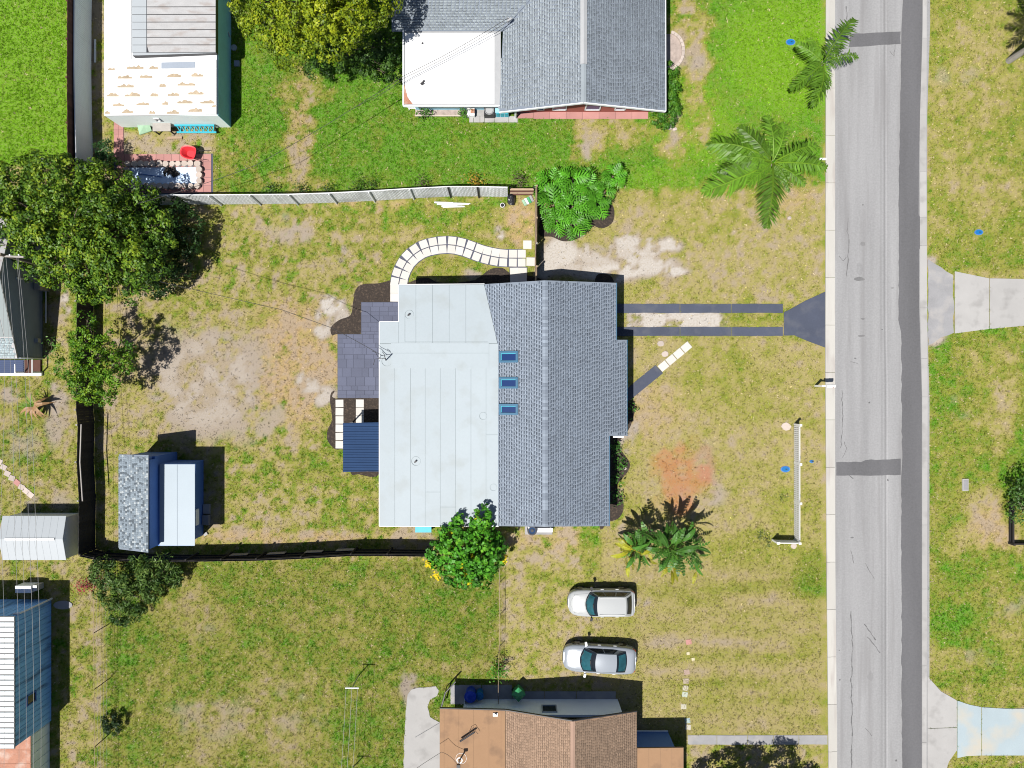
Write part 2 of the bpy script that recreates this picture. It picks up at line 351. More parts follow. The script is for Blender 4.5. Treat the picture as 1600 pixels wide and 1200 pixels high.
S_ELL = [   # sand / pale bare soil
    (880, 400, 34, 30, .95), (960, 400, 80, 24, .75), (1000, 385, 55, 20, .85), (1040, 382, 30, 12, .85), (985, 375, 22, 10, .8), (960, 425, 60, 14, .9), (1045, 428, 30, 10, .95), (860, 420, 24, 18, .9), (1000, 418, 65, 22, .85), (900, 425, 60, 14, .75), (1010, 378, 50, 10, .7),
    (520, 475, 22, 20, .95), (500, 505, 20, 28, .8), (535, 500, 16, 24, .7), (480, 600, 20, 15, .75), (505, 618, 24, 18, .75), (320, 600, 112, 90, .62), (250, 560, 50, 60, .4), (390, 640, 60, 60, .4), (275, 650, 30, 20, .5), (460, 365, 26, 16, .45), (435, 340, 18, 12, .35), (735, 430, 22, 10, .45), (785, 362, 9, 12, .9), (535, 395, 8, 16, .5), (440, 360, 30, 20, .3),
    (1055, 98, 18, 18, .35), (925, 230, 12, 20, .5), (1090, 105, 18, 16, .45), (1055, 205, 12, 30, .4), (1000, 938, 20, 10, .6), (975, 690, 14, 22, .6), (985, 665, 14, 20, .6), (1110, 770, 30, 30, .45), (1230, 660, 14, 10, .6), (1490, 120, 40, 20, .25), (1100, 740, 20, 50, .3),
    (100, 620, 16, 50, .55), (30, 700, 30, 40, .3), (70, 790, 50, 14, .4), (105, 480, 12, 24, .8), (90, 660, 20, 40, .4), (20, 620, 14, 12, .5), (245, 325, 0.1, 0.1, 0),
    (325, 1120, 60, 40, .25), (450, 1110, 30, 40, .2), (700, 905, 10, 20, .3), (1560, 950, 40, 20, .25), (1520, 1030, 40, 20, .2), (300, 985, 40, 14, .25), (480, 1130, 30, 30, .2), (1495, 650, 20, 30, .15),
    (1460, 408, 14, 12, .6), (1468, 530, 16, 14, .7), (640, 1075, 14, 30, .5), (1130, 400, 60, 20, .12),
]
D_RECT = [(980, 488, 1125, 512, 1.0, 3), (1125, 490, 1145, 511, .4, 6)]       # sand strip between the wheel tracks
Y_ELL = [(60, 120, 120, 190, .75), (1230, 80, 110, 110, .9), (1080, 190, 70, 70, .8), (1040, 280, 60, 30, .5), (560, 60, 120, 40, .1), (700, 200, 300, 110, .05), (360, 100, 50, 120, .25), (800, 210, 150, 30, .1)]

O_ELL = [(470, 565, 80, 105, .95), (435, 500, 45, 40, .7), (815, 345, 25, 45, .9), (440, 842, 170, 12, .7), (1555, 825, 40, 45, .6), (620, 322, 170, 7, .7), (905, 300, 200, 10, .2), (580, 690, 30, 40, .6), (465, 180, 14, 60, .5), (1230, 310, 50, 26, .5), (860, 840, 90, 20, .5), (1010, 640, 60, 50, .4)]
MOT = [(158, 325, 600, 850, .95), (600, 300, 840, 445, .8), (840, 300, 1292, 560, .6), (975, 530, 1292, 830, .45), (782, 830, 940, 1000, .9), (940, 830, 1292, 1160, .30), (1450, -300, 2000, 1700, .65), (158, 875, 782, 1600, .72)]
def field(wx, wy):
    px = 800 + wx * PPM; py = 600 - wy * PPM
    n1 = fbm(wx, wy, 2.6, 1) - .5; n2 = fbm(wx, wy, 0.9, 4) - .5
    qx = px + 26 * n1 + 14 * n2; qy = py + 26 * (fbm(wx, wy, 2.6, 5) - .5) + 14 * (fbm(wx, wy, .9, 6) - .5)
    g = np.full(px.shape, 0.45)
    def ss(t): t = np.clip(t, 0, 1); return t * t * (3 - 2 * t)
    for x0, y0, x1, y1, v, so in G_RECT:
        w = ss((np.minimum(np.minimum(px - x0, x1 - px), np.minimum(py - y0, y1 - py)) + 10 * n2) / so * .5 + .5)
        g = g * (1 - w) + v * w
    def ell(cx, cy, rx, ry):
        d = np.sqrt(((qx - cx) / rx) ** 2 + ((qy - cy) / ry) ** 2)
        return ss((1.3 - d) / .75)
    for cx, cy, rx, ry, v, st in G_ELL:
        w = ell(cx, cy, rx, ry) * st; g = g * (1 - w) + v * w
    s = np.zeros(px.shape)
    for cx, cy, rx, ry, st in S_ELL:
        s = np.maximum(s, ell(cx, cy, rx, ry) * st)
    for x0, y0, x1, y1, v, so in D_RECT:
        w = ss((np.minimum(np.minimum(px - x0, x1 - px), np.minimum(py - y0, y1 - py)) + 12 * n2) / so * .5 + .5)
        s = np.maximum(s, w * v)
    y = np.zeros(px.shape)
    for cx, cy, rx, ry, st in Y_ELL: y = np.maximum(y, ell(cx, cy, rx, ry) * st)
    r = np.maximum.reduce([ell(1060, 748, 36, 34), .75 * ell(1030, 715, 22, 18), .9 * ell(1095, 742, 18, 18), ell(1062, 785, 22, 24), .5 * ell(1060, 705, 12, 16), .35 * ell(1060, 745, 62, 56)])
    fl = g * 0
    vivid = np.clip((g - .75) * 4, 0, 1)
    f1 = fbm(wx, wy, 1.4, 2); f2 = fbm(wx, wy, .55, 3, 3); f3 = fbm(wx, wy, .9, 6, 4)
    am = np.ones(px.shape)
    for x0, y0, x1, y1, v in MOT:
        w = ss(np.minimum(np.minimum(px - x0, x1 - px), np.minimum(py - y0, y1 - py)) / 20 + .5); am = am * (1 - w) + v * w
    lot = ss(np.minimum(np.minimum(px - 930, 1295 - px), np.minimum(py - 900, 1150 - py)) / 30 + .5)
    g = g + .55 * lot * (fbm(wx * .18, wy, .9, 3, 3) - .5)
    g = g + am * (1.0 - .80 * vivid) * (.50 * (f1 - .5) + 1.0 * (f2 - .5) + .75 * (fbm(wx, wy, .27, 5, 2) - .5)) + .10 * (fbm(wx, wy, 5, 7) - .5)
    weed = np.clip((fbm(wx, wy, .42, 1, 2) - .63) * 9, 0, 1) * np.clip((fbm(wx, wy, 3.2, 4, 3) - .44) * 9, 0, 1) * (1 - vivid) * np.clip(g * 5 - .5, 0, 1) * np.clip(am * 1.6 - .6, 0, 1)
    g = g * (1 - weed) + np.maximum(g, .86) * weed
    s = s * ss(.50 + 4.2 * (f3 - .5) + 1.6 * (f2 - .5) + (s - .35) * 1.2)
    r = .9 * ss(r * .95 + (1.1 * (f3 - .5) + .8 * (f2 - .5)) * (r > .02))
    ob = np.zeros(px.shape)
    for cx, cy, rx, ry, st in O_ELL: ob = np.maximum(ob, ell(cx, cy, rx, ry) * st)
    field.ob = ob
    return np.clip(g, 0, 1.1), np.clip(y, 0, 1), np.clip(s, 0, 1), np.clip(r, 0, 1)

RAMP_G = [0, .22, .45, .68, 1.0]
RAMP_C = np.array([(.320, .252, .150), (.305, .262, .100), (.228, .232, .040), (.150, .200, .018), (.080, .228, .010)])
LIME = np.array((.135, .285, .008)); SAND = np.array((.42, .392, .362)); BARE = np.array((.295, .25, .205)); REDD = np.array((.35, .125, .066))
def cover(wx, wy, extra=0.0):
    g, y, s, r = field(wx, wy)
    gg = np.clip(g + extra, 0, 1)
    c = np.stack([np.interp(gg, RAMP_G, RAMP_C[:, i]) for i in range(3)], -1)
    ob = (field.ob * np.clip(1 - gg * 1.6, 0, 1))[..., None]; c = c * (1 - ob) + np.array((.40, .27, .14)) * ob
    yy = (y * np.clip(gg * 1.6 - .5, 0, 1))[..., None]; c = c * (1 - yy) + LIME * yy
    bb = np.clip((.16 - gg) * 6, 0, 1)[..., None] * .6; c = c * (1 - bb) + BARE * bb
    sb = np.clip(s / .45, 0, 1)[..., None]; c = c * (1 - sb) + BARE * sb; sw = np.clip((s - .5) / .4, 0, 1)[..., None]; c = c * (1 - sw) + SAND * sw
    rr = (r * .78)[..., None]; c = c * (1 - rr) + REDD * rr
    # each lot has its own kind of turf, some of it darker
    px = 800 + wx * PPM; py = 600 - wy * PPM; k = np.ones(gg.shape)
    for x0, y0, x1, y1, v in ((158, 875, 782, 1600, .80), (-300, 880, 158, 1600, .88), (-300, 590, 120, 880, .90), (930, 880, 1292, 1150, .93), (158, 325, 600, 860, .95), (330, -300, 900, 300, .92)):
        w = np.clip(np.minimum(np.minimum(px - x0, x1 - px), np.minimum(py - y0, y1 - py)) / 14 + .5, 0, 1); k = k * (1 - w) + k * v * w
    return c * k[..., None], gg, s, r

def jit(pts, step=8, amp=.9):
    out = []; n = len(pts)
    for i in range(n):
        a = pts[i]; b = pts[(i + 1) % n]; L = math.hypot(b[0] - a[0], b[1] - a[1]); m = max(1, int(L / step))
        for k in range(m):
            t = k / m; j = amp if k else 0
            out.append((a[0] + (b[0] - a[0]) * t + R.uniform(-j, j), a[1] + (b[1] - a[1]) * t + R.uniform(-j, j)))
    return out

def smooth_poly(pts, n=6):
    """closed Catmull-Rom through pixel points"""
    out = []; m = len(pts)
    for i in range(m):
        p0, p1, p2, p3 = pts[i - 1], pts[i], pts[(i + 1) % m], pts[(i + 2) % m]
        for k in range(n):
            t = k / n
            out.append(tuple(.5 * (2 * p1[j] + (p2[j] - p0[j]) * t + (2 * p0[j] - 5 * p1[j] + 4 * p2[j] - p3[j]) * t * t
                             + (3 * p1[j] - p0[j] - 3 * p2[j] + p3[j]) * t ** 3) for j in (0, 1)))
    return out

def excl(pts_px, grow=0.0):
    EXCL.append(np.array([(W(x, y).x, W(x, y).y) for x, y in pts_px]))

def gslab(name, pts_px, ztop, m, parent=None, label=None, cat=None, z0=-0.06, ex=True, kind='structure'):
    mb = MB(); mb.prism([W(x, y)[:2] for x, y in pts_px], z0, ztop)
    o = mb.build(name, m, parent, kind if parent is None else None)
    if label: tag(o, label, cat)
    if ex: excl(pts_px)
    return o

def rect(x0, y0, x1, y1): return [(x0, y0), (x1, y0), (x1, y1), (x0, y1)]
# ------------------------------------------------------------------ sky is the world; ground sheet
def axis(lo, hi, step, far):
    a = list(np.arange(lo, hi + 1e-6, step)); d = step; x = hi
    right = []
    while x < far: d *= 1.5; x += d; right.append(min(x, far))
    d = step; x = lo; left = []
    while x > -far: d *= 1.5; x -= d; left.append(max(x, -far))
    return np.array(list(reversed(left)) + a + right)
def make_ground():
    xs = axis(-36, 36, 0.16, 700); ys = axis(-28, 28, 0.16, 700)
    X, Y = np.meshgrid(xs, ys); n, m = X.shape
    c, g, s, r = cover(X.ravel(), Y.ravel())
    Z = 0.0 * X
    V = np.stack([X.ravel(), Y.ravel(), Z.ravel()], -1)
    i = np.arange(n * m).reshape(n, m)
    F = np.stack([i[:-1, :-1].ravel(), i[:-1, 1:].ravel(), i[1:, 1:].ravel(), i[1:, :-1].ravel()], -1)
    me = fastmesh('ground', V, F)
    for nm, val in (('cover', c), ('loose', np.stack([s, r, g], -1))):
        a = me.attributes.new(nm, 'FLOAT_COLOR', 'POINT'); d = np.ones((n * m, 4), dtype=np.float32); d[:, :3] = val
        a.data.foreach_set('color', d.ravel())
    mt = bpy.data.materials.new('turf_and_soil'); mt.use_nodes = True
    nt = mt.node_tree; N = nt.nodes; L = nt.links; b = N['Principled BSDF']
    geo = N.new('ShaderNodeNewGeometry'); P = geo.outputs['Position']
    at = N.new('ShaderNodeAttribute'); at.attribute_name = 'cover'
    al = N.new('ShaderNodeAttribute'); al.attribute_name = 'loose'
    sep = N.new('ShaderNodeSeparateColor'); L.new(al.outputs['Color'], sep.inputs[0])
    def noise(sc, det=4.0):
        q = N.new('ShaderNodeTexNoise'); q.inputs['Scale'].default_value = sc; q.inputs['Detail'].default_value = det
        L.new(P, q.inputs['Vector']); return q.outputs['Fac']
    def mr(v, a, bb, c0, c1):
        q = N.new('ShaderNodeMapRange'); L.new(v, q.inputs[0])
        for k, x in zip((1, 2, 3, 4), (a, bb, c0, c1)): q.inputs[k].default_value = x
        return q.outputs[0]
    def mixc(f, a, bb, op='MIX'):
        q = N.new('ShaderNodeMixRGB'); q.blend_type = op
        for k, x in ((0, f), (1, a), (2, bb)):
            if isinstance(x, tuple): q.inputs[k].default_value = x
            elif isinstance(x, float): q.inputs[k].default_value = x
            else: L.new(x, q.inputs[k])
        return q.outputs[0]
    n1 = noise(9.0); n2 = noise(26.0, 2.0)
    # thatch and bare soil showing between the blades
    c1 = mixc(mr(n1, .45, .7, 0.0, .40), at.outputs['Color'], (.255, .205, .135, 1))
    loose = N.new('ShaderNodeMath'); loose.operation = 'MAXIMUM'; L.new(sep.outputs[0], loose.inputs[0]); L.new(sep.outputs[1], loose.inputs[1])
    keep = mr(loose.outputs[0], .15, .6, 1.0, .25)
    dk = N.new('ShaderNodeMath'); dk.operation = 'MULTIPLY'; L.new(mr(n2, .50, .68, 0.0, .50), dk.inputs[0]); L.new(keep, dk.inputs[1])
    c2 = mixc(dk.outputs[0], c1, (.055, .052, .025, 1))
    c3 = mixc(mr(noise(14.0, 3.0), .60, .72, 0.0, .30), c2, (.40, .34, .235, 1))
    L.new(c3, b.inputs['Base Color'])
    b.inputs['Roughness'].default_value = 0.95; b.inputs['Specular IOR Level'].default_value = 0.1
    bp = N.new('ShaderNodeBump'); bp.inputs['Strength'].default_value = 0.6; bp.inputs['Distance'].default_value = 0.04
    L.new(noise(22.0, 3.0), bp.inputs['Height']); L.new(bp.outputs[0], b.inputs['Normal'])
    me.materials.append(mt)
    return tag(link('ground', me, None, 'structure'), 'lawns of green and dried grass with bare sandy patches around the houses', 'ground')
make_ground()

# ------------------------------------------------------------------ road, kerbs, driveways, paths
def edge(x0, x1, y0, y1, step=7, amp=.8):      # jagged vertical edge from (x0,y0) to (x1,y1)
    n = max(2, int(abs(y1 - y0) / step))
    return [(x0 + (x1 - x0) * i / n + R.uniform(-amp, amp), y0 + (y1 - y0) * i / n) for i in range(n + 1)]
YT, YB = -900, 2100
lk = [(1304.5, YT), (1304.5, 560), (1305, 900), (1308, 1200), (1312, YB)]
rk = [(1441, YT), (1441, 40), (1436.5, 180), (1436, 480), (1440, 620), (1440, 1200), (1440, YB)]
gslab('road', lk + list(reversed([(x + 12, y) for x, y in rk])), 0.020, MT['asphalt'], label='pale worn asphalt street running past the front yards', cat='road')
excl([(1280, YT), (1450, YT), (1451, YB), (1284, YB)])
rd = [o for o in COL.objects if o.name == 'road'][0]
def crack(pts, w, c, amp=1.0):
    mb = MB(); q = jit(pts, 5, amp) if len(pts) > 1 else pts; n = len(pts)
    line = []
    for i in range(n - 1):
        a, b = pts[i], pts[i + 1]; m = max(1, int(math.hypot(b[0] - a[0], b[1] - a[1]) / 5))
        line += [(a[0] + (b[0] - a[0]) * k / m + R.uniform(-amp, amp), a[1] + (b[1] - a[1]) * k / m) for k in range(m)]
    line.append(pts[-1]); P = [W(*x) for x in line]
    for a, b in zip(P[:-1], P[1:]): mb.bar(a + Vector((0, 0, .0205)), b + Vector((0, 0, .0205)), w * R.uniform(.5, 1.3), .004, c)
    return mb
mb = MB()
for x, w, c in ((1381.5, .10, (.78, .78, .78)), (1384.5, .07, (1.16, 1.16, 1.16)), (1376, .12, (.9, .9, .9))):
    for y0 in range(-200, 1400, 100): mb.bar(W(x + (y0 > 560) * 1.5, y0) + Vector((0, 0, .0205)), W(x + (y0 > 460) * 1.5, y0 + 100) + Vector((0, 0, .0205)), w, .003, c)
mb.build('tar_seam', MT['asphalt'], rd)
mb = MB()
for pts, w in (([(1322, 10), (1325, 60)], .05), ([(1326, 340), (1324, 362), (1327, 380), (1324, 410), (1323, 432)], .05), ([(1318, 690), (1322, 700), (1316, 715)], .04), ([(1310, 400), (1318, 408), (1322, 402)], .03), ([(1322, 740), (1333, 748)], .05), ([(1350, 975), (1368, 1000)], .07), ([(1355, 995), (1375, 1020)], .05), ([(1352, 880), (1366, 905)], .04), ([(1352, 1138), (1362, 1150)], .04), ([(1329, 955), (1332, 1010), (1330, 1060), (1331, 1140), (1328, 1300)], .06), ([(1315, 610), (1317, 660), (1313, 700)], .04), ([(1330, 860), (1334, 880)], .04), ([(1400, 60), (1396, 88), (1390, 80)], .03), ([(1328, 565), (1340, 568)], .04)):
    q = crack(pts, w, (.42, .42, .42)); mb.add(q.v, q.f, (.45, .45, .45))
mb.build('crack', MT['asphalt'], rd, kind='stuff')
mb = MB()
for x, y, rx, ry, v in ((1342, 436, 9, 4, .55), (1348, 381, 5, 4, .7), (1348, 498, 4, 2, .6), (1346, 525, 6, 2, .6), (1343, 420, 6, 12, .9), (1331, 840, 3, 1.5, .5), (1358, 629, 1.5, 1.5, .4), (1387, 750, 1.5, 2, .4), (1394, 450, 3, 1, .5), (1312, 1062, 1.5, 1.2, .4), (1360, 1056, 6, 8, .85), (1336, 560, 2, 1.5, .5), (1378, 515, 1.2, 1, .4), (1400, 1188, 2, 2, .4), (1311, 1016, 1, 1, .4), (1348, 320, 1.4, 1.4, .5)):
    p = W(x, y); mb.prism([(p.x + rx / PPM * math.cos(a) * R.uniform(.6, 1.1), p.y + ry / PPM * math.sin(a) * R.uniform(.6, 1.1)) for a in np.linspace(0, 6.28, 13)[:-1]], .019, .0222, (v, v, v))
mb.build('oil_stain', MT['asphalt'], rd, kind='stuff')
patch = thing('road_patch', 'long dark asphalt patch along the far edge of the street with two cross strips', 'road patch', W(1425, 600), kind='structure')
de = edge(1410, 1409, YT, -20, 40) + edge(1410, 1408, 0, 45, 9) + edge(1408, 1404, 75, 300, 9, .7) + edge(1404, 1404, 310, 500, 9, .7) + edge(1408, 1409, 520, 715, 8, 1.2) + edge(1408, 1409, 745, 1200, 9, .9) + edge(1410, 1410, 1230, YB, 40)
re_ = [(1441, YT), (1441, 40), (1437, 180), (1435.5, 270), (1435, 335), (1440, 345), (1443, 360), (1442, 380), (1436, 390), (1436, 480), (1440, 620), (1440, 1200), (1440, YB)]
gslab('patch_strip', de + list(reversed(re_)), 0.026, MT['asphalt_dark'], patch, ex=False)
gslab('patch_strip', jit([(1328, 53), (1370, 51), (1407, 49.5), (1407, 69), (1370, 71), (1326, 74)], 9, .7), 0.0255, MT['asphalt_dark'], patch, ex=False)
gslab('patch_strip', jit([(1306.5, 722), (1345, 722), (1352, 719), (1407, 716.5), (1407, 742), (1350, 743), (1306.5, 743)], 9, .8), 0.0255, MT['asphalt_dark'], patch, ex=False)
def kerb(name, label, xl, xr, ys, z, m, lip=None):
    k = thing(name, label, 'kerb', W(xl(600), 600), kind='structure')
    for a, b in zip(ys[:-1], ys[1:]):
        mb = MB(); a += .25; b -= .25
        pr = [W(xl(a), a, 0), W(xr(a), a, 0), W(xr(b), b, 0), W(xl(b), b, 0)]
        mb.prism([p[:2] for p in pr], -.06, z)
        if lip:
            q = [W(xl(a), a, 0), W(xl(a) + lip, a, 0), W(xl(b) + lip, b, 0), W(xl(b), b, 0)]
            mb.prism([p[:2] for p in q], z, z + .035)
        mb.build('kerb_stone', m, k)
    return k
kerb('kerb', 'pale concrete kerb and gutter along the house side of the street', lambda y: np.interp(y, [0, 560, 900, 1200], [1290, 1289, 1291, 1294]), lambda y: np.interp(y, [0, 560, 900, 1200], [1304.3, 1304.3, 1304.8, 1307.8]), list(range(-380, 1650, 74)), .045, MT['kerb'], 5)
kerb('kerb', 'rough grey concrete kerb along the far side of the street beside the dark patch', lambda y: np.interp(y, [0, 40, 180, 480, 620, 1200], [1441.4, 1441.4, 1437, 1437, 1440.4, 1440.4]), lambda y: np.interp(y, [0, 300, 620, 1200], [1447.5, 1447, 1449, 1447]), [-380, -260, -140, -20, 60, 180, 268, 340, 384, 480, 560, 620, 720, 820, 920, 1040, 1160, 1280, 1400, 1520], .04, MT['concrete'])
dw = thing('driveway', 'pale cracked concrete driveway with grey apron across the street', 'driveway', W(1520, 470), kind='structure')
gslab('apron', jit([(1449.5, 405), (1460, 412), (1478, 424), (1489, 430), (1490, 520), (1470, 527), (1458, 536), (1450, 540)], 8, 1.2), .03, MT['concrete_grey'], dw)
for a, b, c, d in (((1491.5, 424), (1545, 435), (1545, 514), (1491.5, 521)), ((1546, 435), (1600, 436), (1600, 509), (1546, 514)), ((1601, 436), (1700, 437), (1700, 505), (1601, 509))):
    gslab('slab', [a, b, c, d], .035, MT['concrete'], dw)
dw2 = thing('driveway', 'flared blue and cream stained concrete driveway at the lower right', 'driveway', W(1520, 1140), kind='structure')
gslab('slab', smooth_poly([(1448.8, 1056), (1452, 1060), (1470, 1080), (1494.6, 1094)], 1) + [(1494.6, 1136), (1449, 1137.5)], .035, MT['concrete'], dw2)
gslab('slab', [(1449, 1138.3), (1494.6, 1136.8), (1494.6, 1172), (1482, 1190), (1470, 1230), (1449, 1260)], .035, MT['concrete'], dw2)
gslab('slab', [(1495.6, 1094.5), (1515, 1101), (1532.8, 1104.5), (1532.8, 1180), (1510, 1181), (1495.6, 1184)], .034, MT['concrete_blue'], dw2)
gslab('slab', [(1533.8, 1104.7), (1570, 1107), (1640, 1107), (1640, 1180), (1533.8, 1180)], .035, MT['concrete_blue'], dw2)
pv = thing('pavement', 'narrow grey concrete walk from the tan house to the street', 'walkway', W(1180, 1156), kind='structure')
for a, b in ((1074, 1120), (1120, 1168), (1168, 1208), (1208, 1248), (1248, 1293)):
    gslab('slab', jit(rect(a + .4, 1148.5, b - .4, 1163), 20, .4), .035, MT['concrete_grey'], pv)
hd = thing('driveway', 'two dark sealed wheel strips widening into a wedge at the street', 'driveway', W(1100, 500), kind='structure')
for y0, y1, dx in ((474.8, 489, 0), (511, 525, 0)):
    for a, b in ((930, 1062), (1062.8, 1142), (1142.8, 1223)):
        gslab('wheel_strip', jit(rect(a, y0, b, y1), 9, .4), .032, MT['drive_seal'], hd)
gslab('wedge', [(1224.5, 488), (1232, 484.5), (1258, 470), (1288.8, 456), (1288.8, 543), (1262, 533), (1241, 524), (1224.5, 524.5)], .033, MT['drive_seal'], hd)
fw = thing('path', 'short diagonal front walk of dark slab and white pavers', 'path', W(1030, 570), kind='structure')
gslab('dark_slab', [(960, 628), (990, 598), (1024, 570.5), (1036, 583), (988, 622), (975, 632)], .033, MT['drive_seal'], fw)
ux, uy = (1078 - 1030.5) / 4, (537.5 - 577) / 4
for i in range(4):
    cx, cy = 1030.5 + ux * (i + .5), 577 + uy * (i + .5)
    mb = MB(); p = W(cx, cy)
    mb.box(p.x, p.y, -.02, .59, .49, .075, math.atan2(-uy, ux)); mb.build('paver', MT['paver'], fw)
    excl([(cx - 9, cy), (cx, cy - 9), (cx + 9, cy), (cx, cy + 9)])

# curved double row of white pavers behind the house
path = thing('path', 'curved path of white square pavers in two rows behind the house', 'path', W(690, 400), kind='structure')
def paver(px, py, ang, sx=13, sy=13, par=path):
    mb = MB(); p = W(px, py); mb.box(p.x, p.y, -.03, sx / PPM, sy / PPM, .075 + R.uniform(0, .008), ang + R.uniform(-.02, .02)); mb.build('paver', MT['paver'], par)
    excl([(px - 9, py - 9), (px + 9, py - 9), (px + 9, py + 9), (px - 9, py + 9)])
ctrl = [(623.5, 442), (626, 430), (631, 418), (638, 407), (648, 397.5), (660, 390), (674, 385.5), (690, 383), (706, 383), (722, 386), (737, 391), (752, 396.5), (768, 400.5), (784, 403), (800, 403.5), (817, 403.5)]
dense = []
for i in range(len(ctrl) - 1):
    p0 = ctrl[max(0, i - 1)]; p1 = ctrl[i]; p2 = ctrl[i + 1]; p3 = ctrl[min(len(ctrl) - 1, i + 2)]
    for k in range(12):
        t = k / 12
        dense.append(tuple(.5 * (2 * p1[j] + (p2[j] - p0[j]) * t + (2 * p0[j] - 5 * p1[j] + 4 * p2[j] - p3[j]) * t * t + (3 * p1[j] - p0[j] - 3 * p2[j] + p3[j]) * t ** 3) for j in (0, 1)))
lp = []; rp_ = []
for i in range(len(dense)):
    q = dense[min(i + 1, len(dense) - 1)]; o = dense[max(i - 1, 0)]; tx, ty = q[0] - o[0], q[1] - o[1]; l = math.hypot(tx, ty) or 1
    lp.append((dense[i][0] - ty / l * 14.2, dense[i][1] + tx / l * 14.2)); rp_.append((dense[i][0] + ty / l * 14.2, dense[i][1] - tx / l * 14.2))
gslab('path_bed', lp + list(reversed(rp_)), .012, MT['tile_base'], path); gslab('path_bed', rect(609, 440, 624, 472), .013, MT['tile_base'], path); gslab('path_bed', rect(796, 417, 824, 445), .0135, MT['tile_base'], path)
acc = 0; last = dense[0]; nxt = 0.0
for i in range(1, len(dense)):
    acc += math.hypot(dense[i][0] - last[0], dense[i][1] - last[1]); last = dense[i]
    if acc >= nxt:
        q = dense[min(i + 1, len(dense) - 1)]; o = dense[i - 1]
        tx, ty = q[0] - o[0], q[1] - o[1]; l = math.hypot(tx, ty); tx /= l; ty /= l
        ang = math.atan2(-ty, tx)
        for side in (-6.9, 6.9): paver(last[0] - ty * side, last[1] + tx * side, ang, 12.0 if side > 0 else 12.6, 12.3)
        nxt = acc + 13.4
for px, py in ((616.5, 451.5), (616.5, 464.8), (824, 382.5), (829, 409), (803.5, 425), (816.5, 425), (803.5, 438), (816.5, 438), (629.5, 451)): paver(px, py, 0)
gslab('path_bed', rect(823, 402, 836, 416), .0125, MT['tile_base'], path)
sidep = thing('path', 'row of white pavers laid in mulch beside the blue canopy', 'path', W(530, 660), kind='structure')
for i in range(6): paver(530.7, 630.3 + i * 12.9, 0, 12.2, 11.6, sidep)
for i in range(4): paver(562.5, 630.3 + i * 12.9, 0, 12.2, 12.2, sidep)

def mulch(label, pts, n=5):
    gslab('mulch_bed', jit(smooth_poly(pts, n), 3, .55), .03, MT['mulch'], label=label, cat='mulch bed')
mulch('dark mulch bed curving round the patio corner', [(611, 441), (611, 475), (566, 476), (566, 520), (527, 522), (519, 524), (517, 512), (530, 500), (548, 492), (552, 470), (556, 452), (568, 444), (590, 443), (603, 440)], 4)
mulch('dark mulch strip under the rear wall with scalloped edge', [(640, 452), (650, 437), (668, 434), (685, 441), (720, 441), (745, 436), (765, 421), (785, 419), (800, 428), (840, 434), (840, 452)], 4)
mulch('dark mulch bed around the white pavers and blue canopy', [(524, 623), (596, 621), (596, 735), (560, 741), (548, 739), (540, 704), (524, 702), (512, 688), (512, 672), (519, 655), (516, 630), (517, 615), (523, 611)], 4)
mulch('dark wavy mulch bed along the front wall', [(935, 640), (985, 625), (992, 640), (984, 668), (972, 684), (966, 694), (972, 706), (984, 724), (980, 738), (968, 752), (964, 762), (972, 776), (974, 796), (966, 810), (950, 815), (935, 815)], 4)
mulch('dark mulch ring around the big leafy clump', [(842, 366), (850, 330), (880, 320), (930, 300), (955, 318), (960, 335), (955, 350), (940, 357), (925, 353), (915, 365), (900, 374), (880, 377), (862, 370)], 4)
mulch('dark mulch scallop beside the garage corner', [(930, 450), (932, 431), (942, 428), (954, 431), (958, 445)], 3)

# dark tiled patio
patio = thing('patio', 'blue grey tiled patio stepping round the back of the house', 'patio', W(570, 540), kind='structure')
gslab('bed', [(564.5, 472), (640, 472), (640, 622), (527.5, 622), (527.5, 522), (564.5, 522)], .036, MT['tile_base'], patio)
def tiles(x0, y0, x1, y1):
    y = y0
    while y < y1 - 1:
        h = min(R.choice((7, 7, 10.5, 14)), y1 - y)
        if y1 - y - h < 4: h = y1 - y
        x = x0
        while x < x1 - 1:
            w = min(R.choice((7, 10.5, 14, 14, 17)), x1 - x)
            if x1 - x - w < 4: w = x1 - x
            mb = MB(); a = W(x + .22, y + .22); b = W(x + w - .22, y + h - .22)
            mb.box((a.x + b.x) / 2, (a.y + b.y) / 2, .02, b.x - a.x, a.y - b.y, .032 + R.uniform(0, .004)); mb.build('tile', MT['tile'], patio)
            x += w
        y += h
tiles(565, 472.5, 634, 522); tiles(528, 522.4, 605, 622)
gslab('concrete_pad', jit([(632, 1300), (631, 1160), (634, 1110), (637, 1085), (643, 1077), (655, 1074), (672, 1073), (681, 1072), (686, 1079), (683, 1087), (672, 1093), (668, 1104), (672, 1120), (686, 1128), (700, 1130), (700, 1300)], 7, .8), .03, MT['concrete'], label='irregular pale concrete pad beside the tan house', cat='concrete pad')
pad2 = thing('concrete_pad', 'grey concrete strip in the shade behind the tan house', 'concrete pad', W(760, 1090), kind='structure')
for a, b in ((704, 752), (753, 800), (801, 850), (851, 900), (901, 962)): gslab('slab', rect(a, 1070 if a < 780 else 1080, b, 1100), .032, MT['concrete_grey'], pad2)
hpad = thing('concrete_pad', 'grey pad under the cooling unit at the south wall', 'concrete pad', W(842, 824), kind='structure')
gslab('slab', rect(820, 800, 863, 835), .05, MT['concrete_grey'], hpad)

